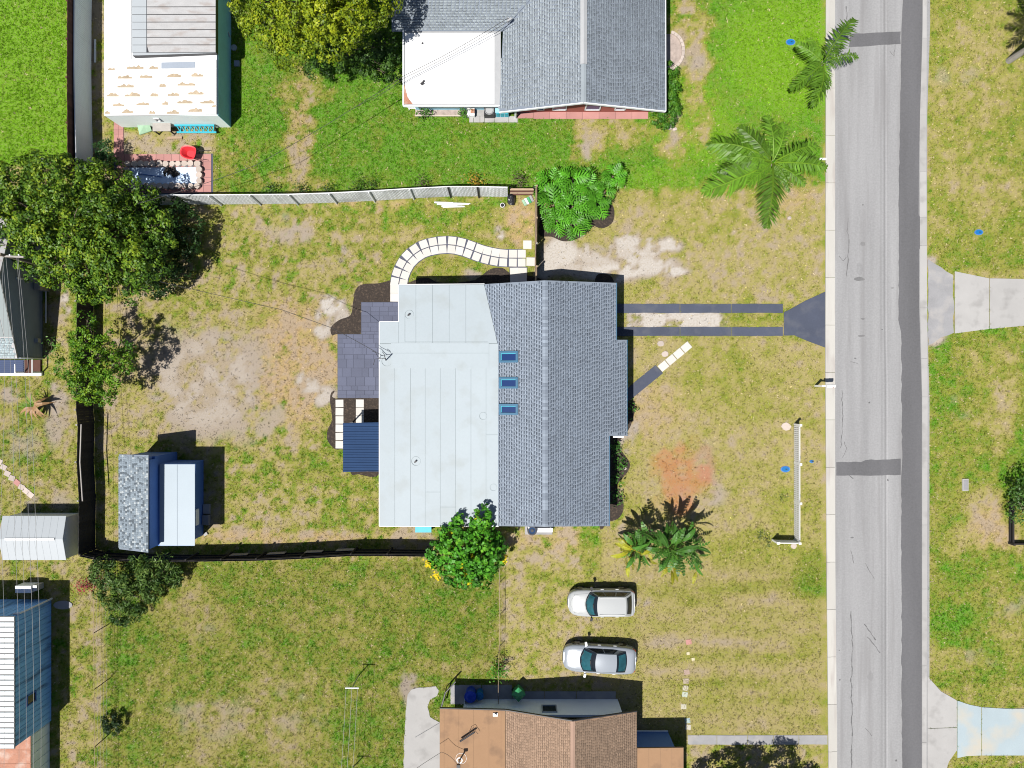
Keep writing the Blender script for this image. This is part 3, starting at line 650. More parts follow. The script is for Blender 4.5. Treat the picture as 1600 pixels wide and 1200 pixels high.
# pink paving and the stone edged basin at the upper left
pk = thing('patio', 'faded pink brick paving and walk around the stone edged basin', 'patio', W(255, 275), kind='structure')
gslab('bed', [(178, 180), (193.5, 180), (193.5, 243), (285, 240), (333, 240), (333, 302), (186, 306), (178, 260)], .02, MT['tile_base'], pk)
for j in range(9):
    for i in range(2):
        mb = MB(); p = W(182 + 7.6 * i, 184 + 7.5 * j); mb.box(p.x, p.y, .01, .305, .305, .03); mb.build('brick', MT['pink_brick'], pk)
for j in range(5):
    for i in range(12):
        x, y = 189 + 12.3 * i, 247 + 12.2 * j
        if 203 < x < 312 and 262 < y < 288: continue
        mb = MB(); p = W(x, y); mb.box(p.x, p.y, .01, .495, .49, .03 + R.uniform(0, .006)); mb.build('brick', MT['pink_brick'], pk)
pond = thing('garden_basin', 'shallow white basin edged with pale stones, half in tree shade', 'basin', W(257, 276))
mb = MB(); mb.prism([W(x, y)[:2] for x, y in rect(203, 262, 311, 289)], .03, .055); mb.build('basin_floor', MT['pond'], pond)
mb = MB()
a, b = W(217, 272), W(254, 277); mb.tube([(a.x, a.y, .09), (b.x, b.y, .09)], .03, 6); mb.build('drain_pipe', MT['blue_wall'], pond)
mb = MB()
for k in range(26):
    p = W(R.uniform(257, 278), R.uniform(263, 274)); mb.box(p.x, p.y, .055, R.uniform(.1, .4), R.uniform(.08, .2), R.uniform(.03, .12), R.uniform(0, 3))
mb.build('debris', MT['wood_dark'], pond, kind='stuff')
def coping(x, y):
    mb = MB(); p = W(x, y); s = R.uniform(.19, .235)
    pts = [(p.x + s * math.cos(t + .4) * R.uniform(.85, 1.1), p.y + s * math.sin(t + .4) * R.uniform(.8, 1.05)) for t in np.linspace(0, 2 * math.pi, 8)[:-1]]
    mb.prism(pts, .02, R.uniform(.26, .34)); mb.build('coping_stone', MT['stone'], pond)
for i in range(12): coping(203 + 9.8 * i, 257.5); coping(203 + 9.8 * i, 292)
for i in range(3): coping(200, 266.5 + 9 * i); coping(314, 266.5 + 9 * i)
excl(rect(112, 180, 120, 300))

# stepping stones of the small yard on the left and in the front lawn
st = thing('path', 'curved row of faded pink stepping stones by the pale shed', 'path', W(25, 750), kind='structure')
for i, (x, y) in enumerate([(-8, 712), (-1, 721), (6, 730), (12, 740), (19, 747), (27, 754), (34, 761), (41, 767), (48, 773)]):
    mb = MB(); p = W(x, y); mb.box(p.x, p.y, -.03, .40, .34, .07, R.uniform(-.8, -.3)); mb.build('paver', MT['stone'] if i != 5 else MT['pink_brick'], st)
    excl(rect(x - 6, y - 6, x + 6, y + 6))
ss_ = thing('path', 'faint line of sunken stepping stones across the dry lawn', 'path', W(1072, 1060), kind='structure')
for i, (x, y, c) in enumerate([(1076, 1003, (.40, .2, .18)), (1075, 1021, (.5, .45, .3)), (1083, 1030, (.5, .45, .3)), (1073, 1050, (.33, .24, .2)), (1072, 1064, (.36, .3, .24)), (1071, 1075, (.40, .37, .30)), (1070, 1085, (.36, .4, .34)), (1068, 1104, (.4, .38, .3)), (1074, 1126, (.3, .38, .38)), (1075, 1136, (.4, .38, .33))]):
    mb = MB(); p = W(x, y); w = .2 if i in (1, 2) else .36
    mb.box(p.x, p.y, -.03, w, w * .9, .05, R.uniform(-.2, .2), c); mb.build('paver', MT['shingle'], ss_)
for x, y, s, lab in ((1032.5, 537, .24, 'flat pale stone in the lawn nearest the driveway strip'), (1039, 553, .25, 'flat pale stone in the lawn beside the white diagonal pavers'), (1228, 666, .32, 'pale sandy stone at the end of the picket fence'), (1240, 853, .22, 'pale concrete footing below the picket fence corner')):
    mb = MB(); p = W(x, y)
    mb.prism([(p.x + s * math.cos(t) * R.uniform(.8, 1.1), p.y + s * math.sin(t) * R.uniform(.7, 1)) for t in np.linspace(0, 6.28, 9)[:-1]], -.03, .05)
    tag(mb.build('stone', MT['stone']), lab, 'stone'); excl(rect(x - 5, y - 5, x + 5, y + 5))
def crescent():
    t = thing('planter_bed', 'half round gravel bed with a pink stone rim at the grey house wall', 'planter bed', W(1052, 80))
    mb = MB(); n = 12; cx, cy = 1043, 80
    arc = [(cx + 22 * math.cos(a), cy + 27 * math.sin(a)) for a in np.linspace(-1.35, 1.45, n)]
    mb.prism([W(x, y)[:2] for x, y in [(1038, 54)] + arc + [(1038, 108)]], -.02, .05); mb.build('gravel', MT['gravel'], t)
    excl([(1038, 52)] + [(cx + 26 * math.cos(a), cy + 30 * math.sin(a)) for a in np.linspace(-1.4, 1.5, n)] + [(1038, 110)])
    for i in range(n):
        a0 = -1.35 + 2.8 * i / n; a1 = -1.35 + 2.8 * (i + .93) / n; mb = MB()
        q = [(cx + r * math.cos(a), cy + (r + 5) * math.sin(a)) for r, a in ((22, a0), (26.5, a0), (26.5, a1), (22, a1))]
        mb.prism([W(x, y)[:2] for x, y in q], -.02, .14 + R.uniform(0, .03)); mb.build('rim_stone', MT['stone'], t)
crescent()
# ------------------------------------------------------------------ buildings
def inside(px, py, poly):
    poly = np.asarray(poly); c = np.zeros(px.shape, bool); n = len(poly); j = n - 1
    for i in range(n):
        xi, yi = poly[i][:2]; xj, yj = poly[j][:2]
        t = ((yi > py) != (yj > py)) & (px < (xj - xi) * (py - yi) / (yj - yi + 1e-12) + xi)
        c ^= t; j = i
    return c

def on_plane(px, py, zf):
    z = 3.0
    for _ in range(12): p = W(px, py, z); z = zf(p.x, p.y)
    return W(px, py, z)

def shingles(name, parent, poly, zf, down, light, dark, m, expo=.15, pitch=.24, fill=(.60, .80), lift=.018, seed=0, mottle=None, off=True, band=.45):
    """rows of separate shingle tabs over a plane zf(x,y); down = unit xy pointing to the eave"""
    rg = np.random.default_rng(seed + 3)
    P = np.array([p[:2] for p in poly]); d = np.array(down); t = np.array([-d[1], d[0]])
    s = P @ d; q = P @ t
    rows = np.arange(s.min() + expo * .2, s.max() - expo * .15, expo); cols = np.arange(q.min() - pitch, q.max() + pitch, pitch)
    S, Q = np.meshgrid(rows, cols, indexing='ij')
    if off: Q = Q + (rg.uniform(0, 1, len(rows)) * pitch)[:, None]
    S = S.ravel(); Q = Q.ravel()
    w = pitch * rg.uniform(fill[0], fill[1], len(S)) * .5; sc = S + expo * .5
    k = np.ones(len(S), bool)
    for q_ in (Q - w - .01, Q + w + .01): k &= inside(sc * d[0] + q_ * t[0], sc * d[1] + q_ * t[1], P)
    S = S[k]; Q = Q[k]; w = w[k]; n = len(S)
    def pt(ss, qq, dz):
        X = ss * d[0] + qq * t[0]; Y = ss * d[1] + qq * t[1]; return np.stack([X, Y, zf(X, Y) + dz], -1)
    e = expo * 1.02; h = e * band
    V = np.stack([pt(S, Q - w, .006), pt(S + h, Q - w, .006 + (lift - .006) * band), pt(S + e, Q - w, lift), pt(S + e, Q + w, lift), pt(S + h, Q + w, .006 + (lift - .006) * band), pt(S, Q + w, .006),
                  pt(S, Q - w, -.004), pt(S + e, Q - w, -.004), pt(S + e, Q + w, -.004), pt(S, Q + w, -.004)], 1).reshape(-1, 3)
    b = (np.arange(n) * 10)[:, None]
    F = np.concatenate([b + np.array([0, 1, 4, 5]), b + np.array([1, 2, 3, 4]), b + np.array([2, 7, 8, 3]), b + np.array([0, 6, 7, 2]), b + np.array([3, 8, 9, 5])])
    u = rg.random(n)[:, None]
    cl = np.array(light) * (.82 + .36 * u); cd = np.array(dark) * (.7 + .6 * rg.random(n)[:, None])
    if mottle is not None:
        r = rg.random(n)
        cl[r < .12] = mottle[0]; cl[r > .78] = mottle[1]; cd = cl * .92
    c = None
    o = ORG.get(parent.name, Vector((0, 0, 0)))
    me = fastmesh(name, V - np.array(o), F, np.concatenate([cd, cl, cl * .8, cl, cl]), m)
    return link(name, me, parent, 'stuff')

def wall_prism(parent, pts_xy, z0, z1, m, name='wall'):
    mb = MB(); mb.prism(pts_xy, z0, z1); return mb.build(name, m, parent)
def walls(parent, pts_xy, ztop, m):
    """one wall piece for each side"""
    n = len(pts_xy); th = .15
    ar = sum(pts_xy[i][0] * pts_xy[(i + 1) % n][1] - pts_xy[(i + 1) % n][0] * pts_xy[i][1] for i in range(n))
    if ar < 0: pts_xy = list(reversed(pts_xy))
    for i in range(n):
        a = Vector(pts_xy[i]).to_2d(); b = Vector(pts_xy[(i + 1) % n]).to_2d(); d = (b - a).normalized(); nn = Vector((-d.y, d.x)) * th
        z = ztop[i] if hasattr(ztop, '__len__') else ztop
        mb = MB(); b2 = b - d * (th + .002)
        mb.prism([a, b2, b2 + nn, a + nn], -.05, z); mb.build('wall', m, parent)
    EXCL.append(np.array([(p[0], p[1]) for p in pts_xy]))
def win(parent, a, b, z0, z1, nrm, frame=None, glass=None):
    """framed window on a wall from a to b (xy), facing nrm"""
    a = Vector((a[0], a[1], 0)); b = Vector((b[0], b[1], 0)); n = Vector((nrm[0], nrm[1], 0)); d = (b - a).normalized(); f = .07
    mb = MB()
    for p, q in (((0, z0), (1, z0)), ((0, z1), (1, z1))):
        mb.bar(a + n * .03 + Vector((0, 0, p[1])), b + n * .03 + Vector((0, 0, p[1])), f, f)
    for p in (a + d * f / 2, b - d * f / 2): mb.bar(p + n * .03 + Vector((0, 0, z0)), p + n * .03 + Vector((0, 0, z1)), f, f)
    w = mb.build('window', frame or MT['trim'], parent)
    mb = MB(); g = n * .012; mb.hexa([a + g + Vector((0, 0, z0)), b + g + Vector((0, 0, z0)), b + g * 1.8 + Vector((0, 0, z0)), a + g * 1.8 + Vector((0, 0, z0)), a + g + Vector((0, 0, z1)), b + g + Vector((0, 0, z1)), b + g * 1.8 + Vector((0, 0, z1)), a + g * 1.8 + Vector((0, 0, z1))])
    mb.build('pane', glass or MT['glass'], w)
def ring(mb, x, y, z, r, w=.02, h=.01, seg=24):
    for k in range(seg):
        a0, a1 = 2 * math.pi * k / seg, 2 * math.pi * (k + 1) / seg
        mb.hexa([(x + rr * math.cos(a), y + rr * math.sin(a), zz) for zz in (z, z + h) for rr, a in ((r, a0), (r + w, a0), (r + w, a1), (r, a1))])

# ---- the house in the middle
house = thing('house', 'house with pale flat roof, grey shingled gable and three blue skylights', 'house', W(790, 630))
ZR = 3.7; XR = W(852, 439, ZR).x; SL = .27
zE = lambda x, y: ZR - SL * (x - XR)
zW = lambda x, y: ZR - SL * (XR - x)
def zF(x, y):
    return 2.62 + .0423 * (x + 8.14) - .051 * np.maximum(0, y - 2.46)
east = [on_plane(px, py, zE) for px, py in ((852, 438), (963, 442), (963, 531), (979.5, 531), (979.5, 681), (952, 681), (952, 822), (852, 823))]
west = [on_plane(px, py, zW) for px, py in ((852, 438), (757, 444), (778, 537), (779, 822), (852, 823))]
mb = MB(); mb.slab(east, .16); roofE = mb.build('roof_slope', MT['underlay'], house)
mb = MB(); mb.slab(west, .16); roofW = mb.build('roof_slope', MT['underlay'], house)
SH_L, SH_D = (.20, .238, .29), (.062, .078, .105)
shingles('shingle', house, east, zE, (1, 0), SH_L, SH_D, MT['shingle'], seed=1)
shingles('shingle', house, west, zW, (-1, 0), SH_L, SH_D, MT['shingle'], seed=2)
y0, y1 = east[-1].y, east[0].y; mb = MB(); k = 0; y = y0
while y < y1 - .1:
    c = [(.19, .225, .275), (.225, .265, .32), (.16, .19, .235)][R.randrange(3)]
    l = min(.2, y1 - y)
    for sgn in (-1, 1):
        mb.hexa([(XR, y, ZR + .01), (XR + sgn * .17, y, ZR - .17 * SL + .012), (XR + sgn * .17, y + l, ZR - .17 * SL + .012), (XR, y + l, ZR + .01),
                 (XR, y, ZR + .045), (XR + sgn * .17, y, ZR - .17 * SL + .035), (XR + sgn * .17, y + l - .01, ZR - .17 * SL + .028), (XR, y + l - .01, ZR + .035)], c)
    y += .2
mb.build('ridge_cap', MT['shingle'], house, kind='stuff')
def flat_slab(pts, lift, th, m, name):
    mb = MB(); q = []
    for px, py in pts:
        p = on_plane(px, py, zF); q.append((p.x, p.y, p.z + lift))
    mb.slab(q, th); return mb.build(name, m, house)
flat_slab([(593, 537), (777.6, 537), (778.6, 822), (593, 822)], 0, .2, MT['seam'], 'flat_roof')
flat_slab([(593, 536.8), (593, 503), (623, 503), (623, 445), (756.6, 444.3), (777.4, 536.8)], 0, .2, MT['seam'], 'flat_roof')
xs = [593, 617, 641.5, 664.5, 688, 712, 736, 759.5, 778.5]; g = .28
for i in range(8):
    flat_slab(rect(xs[i] + g, 537.4, xs[i + 1] - g * (i < 7), 822), .014 + .004 * (i % 2), .012, MT['membrane'], 'membrane_sheet')
xs = [623, 650, 676, 702, 728]
for i in range(4): flat_slab(rect(xs[i] + g, 445.5, xs[i + 1] - g, 536.4), .014 + .004 * (i % 2), .012, MT['membrane'], 'membrane_sheet')
flat_slab([(728 + g, 445.2), (756.4, 444.8), (777, 536.4), (728 + g, 536.4)], .014, .012, MT['membrane'], 'membrane_sheet')
flat_slab(rect(593.2, 503.3, 622.8, 536.4), .014, .012, MT['membrane'], 'membrane_sheet')
flat_slab(rect(611, 536, 764, 575.5), .038, .02, MT['membrane'], 'membrane_sheet')
flat_slab(rect(612, 551.5, 763.4, 552.1), .041, .004, MT['seam'], 'seam_line')
flat_slab(rect(632.5, 534, 762, 534.6), .026, .006, MT['seam'], 'seam_line')
flat_slab(rect(632.3, 491, 632.9, 534), .026, .006, MT['seam'], 'seam_line')
flat_slab(rect(664.8, 768.5, 687.8, 769.1), .026, .006, MT['seam'], 'seam_line')
flat_slab(rect(688, 792, 711.6, 792.6), .026, .006, MT['seam'], 'seam_line')
flat_slab(rect(759.6, 679, 777.6, 679.6), .026, .006, MT['seam'], 'seam_line')
for px, py, r in ((639.5, 491.5, .26), (650, 720.5, .27), (755, 650, .22), (771, 761.5, .2)):
    p = on_plane(px, py, zF); mb = MB(); ring(mb, p.x, p.y, p.z + .02, r, .018); v = mb.build('vent_flashing', MT['seam'], house)
    if r > .24:
        mb = MB(); mb.cyl(p.x, p.y, p.z + .02, .06, .12); mb.cyl(p.x - .05, p.y - .05, p.z + .1, .05, .05); mb.build('vent_pipe', MT['dark_metal'], v)
for yy in (558, 598.6, 639.8):
    a = on_plane(779.5, yy - 9, zW); b = on_plane(809, yy + 8.5, zW)
    def P(x, y, dz): return (x, y, zW(x, y) + dz)
    def fr(mb, x0, x1, y0, y1, z0, z1): mb.hexa([P(x0, y0, z0), P(x1, y0, z0), P(x1, y1, z0), P(x0, y1, z0), P(x0, y0, z1), P(x1, y0, z1), P(x1, y1, z1), P(x0, y1, z1)])
    mb = MB(); f = .13
    fr(mb, a.x, b.x, b.y, b.y + f, .02, .13); fr(mb, a.x, b.x, a.y - f, a.y, .02, .13); fr(mb, a.x, a.x + f, b.y + f + .002, a.y - f - .002, .02, .13); fr(mb, b.x - f, b.x, b.y + f + .002, a.y - f - .002, .02, .13)
    s_ = mb.build('skylight', MT['sky_frame'], house)
    mb = MB(); fr(mb, a.x + f + .002, b.x - f - .002, b.y + f + .002, a.y - f - .002, .03, .08); mb.build('pane', MT['skylight'], s_)
    mb = MB(); e = .035
    fr(mb, a.x + f + .003, b.x - f - .003, a.y - f - e, a.y - f - .003, .081, .12); fr(mb, a.x + f + .003, a.x + f + e, b.y + f + .02, a.y - f - e - .002, .081, .12); mb.build('glazing_bead', MT['cyan'], s_)
# fascia along the flat roof and the eaves
def fascia(p, q, h=.17, m='trim', out=(0, 0)):
    mb = MB(); o = Vector((out[0], out[1], -h / 2 + .01)); mb.bar(Vector(p) + o, Vector(q) + o, .035, h); mb.build('fascia', MT[m], house)
fp = [on_plane(*p, zF) for p in ((593, 822), (593, 503), (623, 503), (623, 445), (757, 444))]
for i, o in zip(range(4), ((-.02, 0), (0, .02), (-.02, 0), (0, .02))): fascia(fp[i], fp[i + 1], out=o)
fascia(fp[0], on_plane(779, 822, zF), out=(0, -.02))
for i, o in ((1, (.02, 0)), (3, (.02, 0)), (5, (.02, 0))): fascia(east[i], east[i + 1], .14, 'sky_frame', out=o)
# walls
def gx(px, py): return W(px, py)[:2]
walls(house, [gx(612, 800), gx(935, 800), gx(935, 672), gx(960, 672), gx(960, 548), gx(945, 548), gx(945, 462), gx(640, 462), gx(640, 512), gx(612, 512)], 2.3, MT['white_wall'])
p = W(958, 682.5, 2.2); q = W(974, 682.5, 2.2); mb = MB(); mb.bar(p, q, .1, .16); mb.build('porch_beam', MT['trim'], house)
mb = MB(); mb.tube([(q.x - .1, q.y, 0), (q.x - .1, q.y, 2.15)], .06, 8); mb.build('porch_post', MT['trim'], house)
mb = MB(); p = W(826, 822, 1.6); mb.tube([(p.x, p.y - .1, .0), (p.x, p.y - .1, 1.6)], .05, 8); mb.build('downpipe', MT['trim'], house)
# blue ribbed canopy
cz = lambda x: 2.25 + .07 * (x + 9.6)
cp = [on_plane(px, py, lambda x, y: cz(x)) for px, py in ((536, 661), (593.5, 660), (593.5, 736), (536, 737.5))]
mb = MB(); mb.slab(cp, .03); can = mb.build('canopy', MT['blue_metal'], house)
mb = MB(); n = 19
for i in range(n):
    y = cp[3].y + (cp[0].y - cp[3].y) * (i + .5) / n
    mb.bar((cp[0].x, y, cz(cp[0].x) + .022), (cp[1].x, y, cz(cp[1].x) + .022), .05, .045)
mb.build('rib', MT['blue_metal'], can, kind='stuff')
for x, y in ((cp[0].x + .1, cp[0].y - .1), (cp[3].x + .1, cp[3].y + .1)):
    mb = MB(); mb.tube([(x, y, 0), (x, y, cz(x) - .02)], .05, 8); mb.build('canopy_post', MT['trim'], house)
p = W(592, 663, 2.3); q = W(592, 718, 2.3); mb = MB(); mb.box((p.x + q.x) / 2, (p.y + q.y) / 2, 2.28, .12, abs(p.y - q.y), .05); mb.build('flashing', MT['trim'], house)
# electric mast on the flat roof
mast = thing('service_mast', 'dark bent service mast with cable arms on the pale flat roof', 'mast', on_plane(603, 563, zF))
b = on_plane(603, 563, zF); mb = MB(); mb.tube([b, b + Vector((.12, .1, .9))], .035, 6); mb.build('pole', MT['dark_metal'], mast)
mb = MB(); mb.tube([b + Vector((.1, .08, .8)), b + Vector((-.15, .1, .72)), b + Vector((-.35, .2, .8)), b + Vector((-.5, .45, .7)), b + Vector((-.75, .55, .6))], .018, 5)
mb.tube([b + Vector((.1, .08, .85)), b + Vector((.02, .35, .7)), b + Vector((-.12, .5, .6))], .018, 5); mb.tube([b + Vector((-.15, .1, .72)), b + Vector((-.55, .05, .66)), b + Vector((-.65, -.3, .6))], .018, 5)
mb.build('cable_arm', MT['dark_metal'], mast)
mb = MB(); ring(mb, b.x + .05, b.y - .05, b.z + .022, .3, .018); mb.build('flashing', MT['seam'], mast)

# ---- grey shingled neighbour at the top
nh = thing('house', 'grey shingled house with white flat rear roof and red wall at the top', 'house', W(880, 80))
NZ = 3.8; NX = W(912, 160, NZ).x; NS = .25
nE = lambda x, y: NZ - NS * (x - NX)
nW = lambda x, y: NZ - NS * (NX - x)
YE = W(612, 48, 2.55).y
nS = lambda x, y: 2.55 + .25 * (y - YE)
pe = [on_plane(*p, nE) for p in ((912, -60), (1049, -60), (1040, 173.5), (912, 160))]
pe[1].x = pe[2].x
pw = [on_plane(*p, nW) for p in ((912, 160), (780, 175), (786, 48))] + [on_plane(*p, nS) for p in ((829, 0), (872, -50))] + [on_plane(912, -60, nW)]
for q in pw[3:5]: q.z = nW(q.x, q.y)
ps = [on_plane(*p, nS) for p in ((612, 48), (785, 48), (828, 0), (871, -50), (612, -50))]
for poly in (pe, pw, ps):
    mb = MB(); mb.slab(poly, .15); mb.build('roof_slope', MT['underlay'], nh)
NL, ND = (.235, .268, .295), (.13, .15, .172)
shingles('shingle', nh, pe, nE, (1, 0), (.20, .232, .265), (.095, .113, .137), MT['shingle'], seed=4, fill=(.62, .92))
shingles('shingle', nh, pw, nW, (-1, 0), NL, ND, MT['shingle'], seed=5, fill=(.66, .95))
shingles('shingle', nh, ps, nS, (0, -1), (.235, .27, .29), ND, MT['shingle'], seed=6, fill=(.62, .92))
mb = MB(); yA, yB = W(912, 100, NZ).y, W(912, 160, NZ).y
for sgn in (-1, 1):
    mb.hexa([(NX, yA, NZ), (NX + sgn * .2, yA, NZ - .05), (NX + sgn * .2, yA + 9, NZ - .05), (NX, yA + 9, NZ), (NX, yA, NZ + .07), (NX + sgn * .2, yA, NZ + .01), (NX + sgn * .2, yA + 9, NZ + .01), (NX, yA + 9, NZ + .07)])
mb.build('ridge_vent', MT['grey_metal'], nh)
mb = MB()
for sgn in (-1, 1):
    mb.hexa([(NX, yB, NZ), (NX + sgn * .16, yB, NZ - .04), (NX + sgn * .16, yA - .01, NZ - .04), (NX, yA - .01, NZ), (NX, yB, NZ + .04), (NX + sgn * .16, yB, NZ), (NX + sgn * .16, yA - .01, NZ), (NX, yA - .01, NZ + .04)], NL)
mb.build('ridge_cap', MT['shingle'], nh)
for a, b in ((pe[3], pe[2]), (pw[0], pw[1])):
    mb = MB(); mb.bar(a + Vector((0, -.02, -.06)), b + Vector((0, -.02, -.06)), .05, .18); mb.build('rake_trim', MT['trim'], nh)
mb = MB(); mb.bar(pe[2] + Vector((.02, 0, -.06)), pe[1] + Vector((.02, 0, -.06)), .04, .15); mb.build('fascia', MT['trim'], nh)
fz = 2.5
def nslab(pts, z, th, m, name, par=None):
    mb = MB(); mb.slab([W(x, y, z) for x, y in pts], th); return mb.build(name, m, par or nh)
nslab(rect(630, 49, 782.5, 164.5), fz - .02, .16, MT['grey_metal'], 'flat_roof')
for i in range(6): nslab(rect(633 + 23.3 * i + .2, 52, 633 + 23.3 * (i + 1) - .2, 162), fz + .01 + .004 * (i % 2), .012, MT['white_roof'], 'membrane_sheet')
nslab([(631, 130), (634, 140), (637, 152), (645, 162.5), (631, 163)], fz + .02, .012, MT['rust'], 'stained_flashing')
for pts in (((630, 165.5), (782, 165.5)), ((630.2, 49), (630.2, 165))):
    mb = MB(); mb.bar(W(*pts[0], fz) - Vector((0, 0, .03)), W(*pts[1], fz) - Vector((0, 0, .03)), .09, .14); mb.build('fascia', MT['trim'], nh)
for x, y, s in ((660, 131, .16), (662, 127.5, .1), (660, 68, .08)):
    p = W(x, y, fz + .03); mb = MB(); mb.box(p.x, p.y, p.z, s * 1.2, s, .08, .6); mb.build('roof_vent', MT['dark_metal'], nh)
walls(nh, [gx(650, 172), gx(800, 172), gx(800, 174), gx(1014, 174), gx(1014, -40), gx(650, -40)], 2.3, MT['teal_wall'])
yw = W(800, 174).y
mb = MB(); mb.prism([(W(812, 174).x, yw - .06), (W(1014, 174).x, yw - .06), (W(1014, 174).x, yw - .003), (W(812, 174).x, yw - .003)], 0, 2.35); mb.build('brick_facing', MT['red_wall'], nh)
for x0, x1 in ((838, 850), (862, 884), (912, 936), (958, 975)): win(nh, (W(x0, 174).x, yw - .07), (W(x1, 174).x, yw - .07), .5, 1.7, (0, -1), MT['trim'], MT['skylight'])
win(nh, (W(692, 172).x, W(0, 172).y - .0), (W(736, 172).x, W(0, 172).y), .6, 1.5, (0, -1))
mast2 = thing('service_mast', 'grey service mast where two cables meet the grey shingles', 'mast', on_plane(793, 36, nW))
b = on_plane(793, 36, nW); mb = MB(); mb.tube([b, b + Vector((.05, -.02, .7))], .035, 6); mb.box(b.x + .12, b.y - .1, b.z + .5, .3, .12, .12, .7); mb.build('pole', MT['grey_metal'], mast2)
ppad = thing('patio', 'pink red porch floor along the red wall of the grey house', 'patio', W(910, 181), kind='structure')
for i in range(8): gslab('slab', rect(808 + 25.6 * i, 172, 808 + 25.6 * (i + 1) - .3, 186.2 - (i < 1)), .05, MT['pink_brick'], ppad)
npv = thing('patio', 'row of pale concrete slabs below the white flat roof', 'patio', W(770, 186), kind='structure')
for a, b in ((733, 740), (740, 750), (750, 757), (757, 773), (773, 795), (795, 809)): gslab('slab', rect(a + .3, 182, b - .3, 191.5), .05, MT['concrete'], npv)
gslab('slab', rect(731, 172, 757, 181.6), .045, MT['concrete'], npv)
bed = thing('planter_bed', 'narrow planting strip with pale edging under the white flat roof', 'planter bed', W(688, 177))
gslab('soil', rect(649, 170, 730, 180), .04, MT['gravel'], bed); gslab('edging', rect(649, 180.3, 722, 182.2), .1, MT['stone'], bed)
ac = thing('cooling_unit', 'dark grey cooling unit with round fan beside the teal cabinet', 'cooling unit', W(765, 176))
p = W(765, 178); mb = MB(); mb.box(p.x, p.y, .05, .68, .6, .6); mb.build('casing', MT['dark_metal'], ac); mb = MB(); mb.cyl(p.x, p.y, .65, .24, .03); ring(mb, p.x, p.y, .66, .27, .03, .03); mb.build('fan', MT['grey_metal'], ac)
p = W(736, 178.5); t = thing('storage_box', 'small white box with brown lid by the leafy shrub', 'box', p); mb = MB(); mb.box(p.x, p.y, .05, .5, .5, .4); mb.build('body', MT['white_paint'], t); mb = MB(); mb.box(p.x + .12, p.y + .02, .452, .26, .26, .06); mb.build('lid', MT['rust'], t)
p = W(785, 177); t = thing('cabinet', 'teal metal cabinet at the corner of the white flat roof', 'cabinet', p); mb = MB(); mb.box(p.x, p.y, .05, .85, .55, .8); mb.build('body', MT['teal_wall'], t); mb = MB(); mb.box(p.x, p.y, .852, .9, .6, .04); mb.build('lid', MT['teal_wall'], t)
mb = MB()
for k in range(3): mb.box(p.x - .28 + .28 * k, p.y - .285, .15, .2, .03, .6)
mb.build('door_panel', MT['cyan'], t)
p = W(805.5, 187); mb = MB(); mb.tube([(p.x, p.y + .1, 0), (p.x, p.y + .1, 2.3)], .07, 8); mb.build('porch_post', MT['trim'], nh)
t = thing('garden_rack', 'white folding garden rack at the lower left corner of the flat roof', 'rack', W(645, 172)); p = W(645, 172); mb = MB()
for dx, dy in ((-.25, 0), (.25, 0)): mb.tube([(p.x + dx, p.y, 0), (p.x - dx * .6, p.y + .1, .9)], .03, 6)
mb.tube([(p.x - .3, p.y, .5), (p.x + .35, p.y, .55)], .03, 6); mb.build('frame', MT['trim'], t)
for k in range(3):
    mb = MB(); mb.box(p.x, p.y + .02, .3 + .22 * k, .5 - .1 * k, .09, .03); mb.build('shelf', MT['trim'], t)

# ---- white roofed cottage, top left
ct = thing('cottage', 'white roofed cottage with rust stains and teal east wall', 'house', W(270, 90))
CZ = 2.2
def cslab(pts, z, th, m, name): return nslab(pts, z, th, m, name, ct)
walls(ct, [gx(191, -80), gx(360.5, -80), gx(360.5, 199), gx(191, 199)], CZ - .13, MT['pale_teal'])
mb = MB(); x1 = W(360.5, 0).x; mb.prism([(x1 + .003, W(0, 199).y), (x1 + .03, W(0, 199).y), (x1 + .03, W(0, -80).y), (x1 + .003, W(0, -80).y)], 0, CZ - .14); mb.build('siding', MT['teal_wall'], ct)
cslab([(163, -60), (338.5, -60), (338.5, 178.5), (166, 180.5), (166, 93), (163, 93)], CZ - .02, .11, MT['trim'], 'flat_roof')
cslab([(163.5, -60), (205, -60), (205, 92), (163.5, 92)], CZ + .01, .02, MT['white_roof'], 'roof_sheet')
mb = MB(); ybase = [93, 107, 121.5, 136, 150, 164.5, 178]
for i in range(6):
    for x0, x1 in ((166.5, 249), (249.4, 338)):
        cslab([(x0, ybase[i] + .2), (x1, ybase[i] + .2), (x1, ybase[i + 1] - .2), (x0, ybase[i + 1] - .2)], CZ + .012 + .004 * (i % 2), .014, MT['white_roof'], 'roof_sheet')
for (x, y, w) in [(174, 109, 11), (211, 107, 26), (240, 107, 14), (195, 122, 22), (228, 121, 20), (272, 120, 22), (308, 119, 18), (196, 136, 26), (254, 135, 10), (291, 133, 28), (176, 150, 19), (207, 150, 24), (241, 150, 13), (271, 149, 18), (306, 147, 24), (185, 165, 18), (223, 164, 20), (258, 163, 9), (289, 161, 24), (324, 161, 22), (168, 177, 8), (199, 176, 18), (238, 177, 10), (270, 177, 20), (305, 174, 22), (334, 167, 6)]:
    pts = [(x - w / 2, y + .8)] + [(x - w / 2 + w * k / 7 + R.uniform(-.6, .6), y - 1.2 - R.uniform(.6, 5.2) * math.sin(math.pi * (k + .5) / 8.5)) for k in range(8)] + [(x + w / 2, y + .8)]
    mb = MB(); mb.prism([W(a, b, CZ + .02)[:2] for a, b in pts], CZ + .0125, CZ + .0185); mb.build('rust_stain', MT['stain'], ct)
cslab([(252, 97.5), (304.5, 96), (304.5, 105.5), (252, 107)], CZ + .05, .03, MT['grey_wall'], 'roof_hatch')
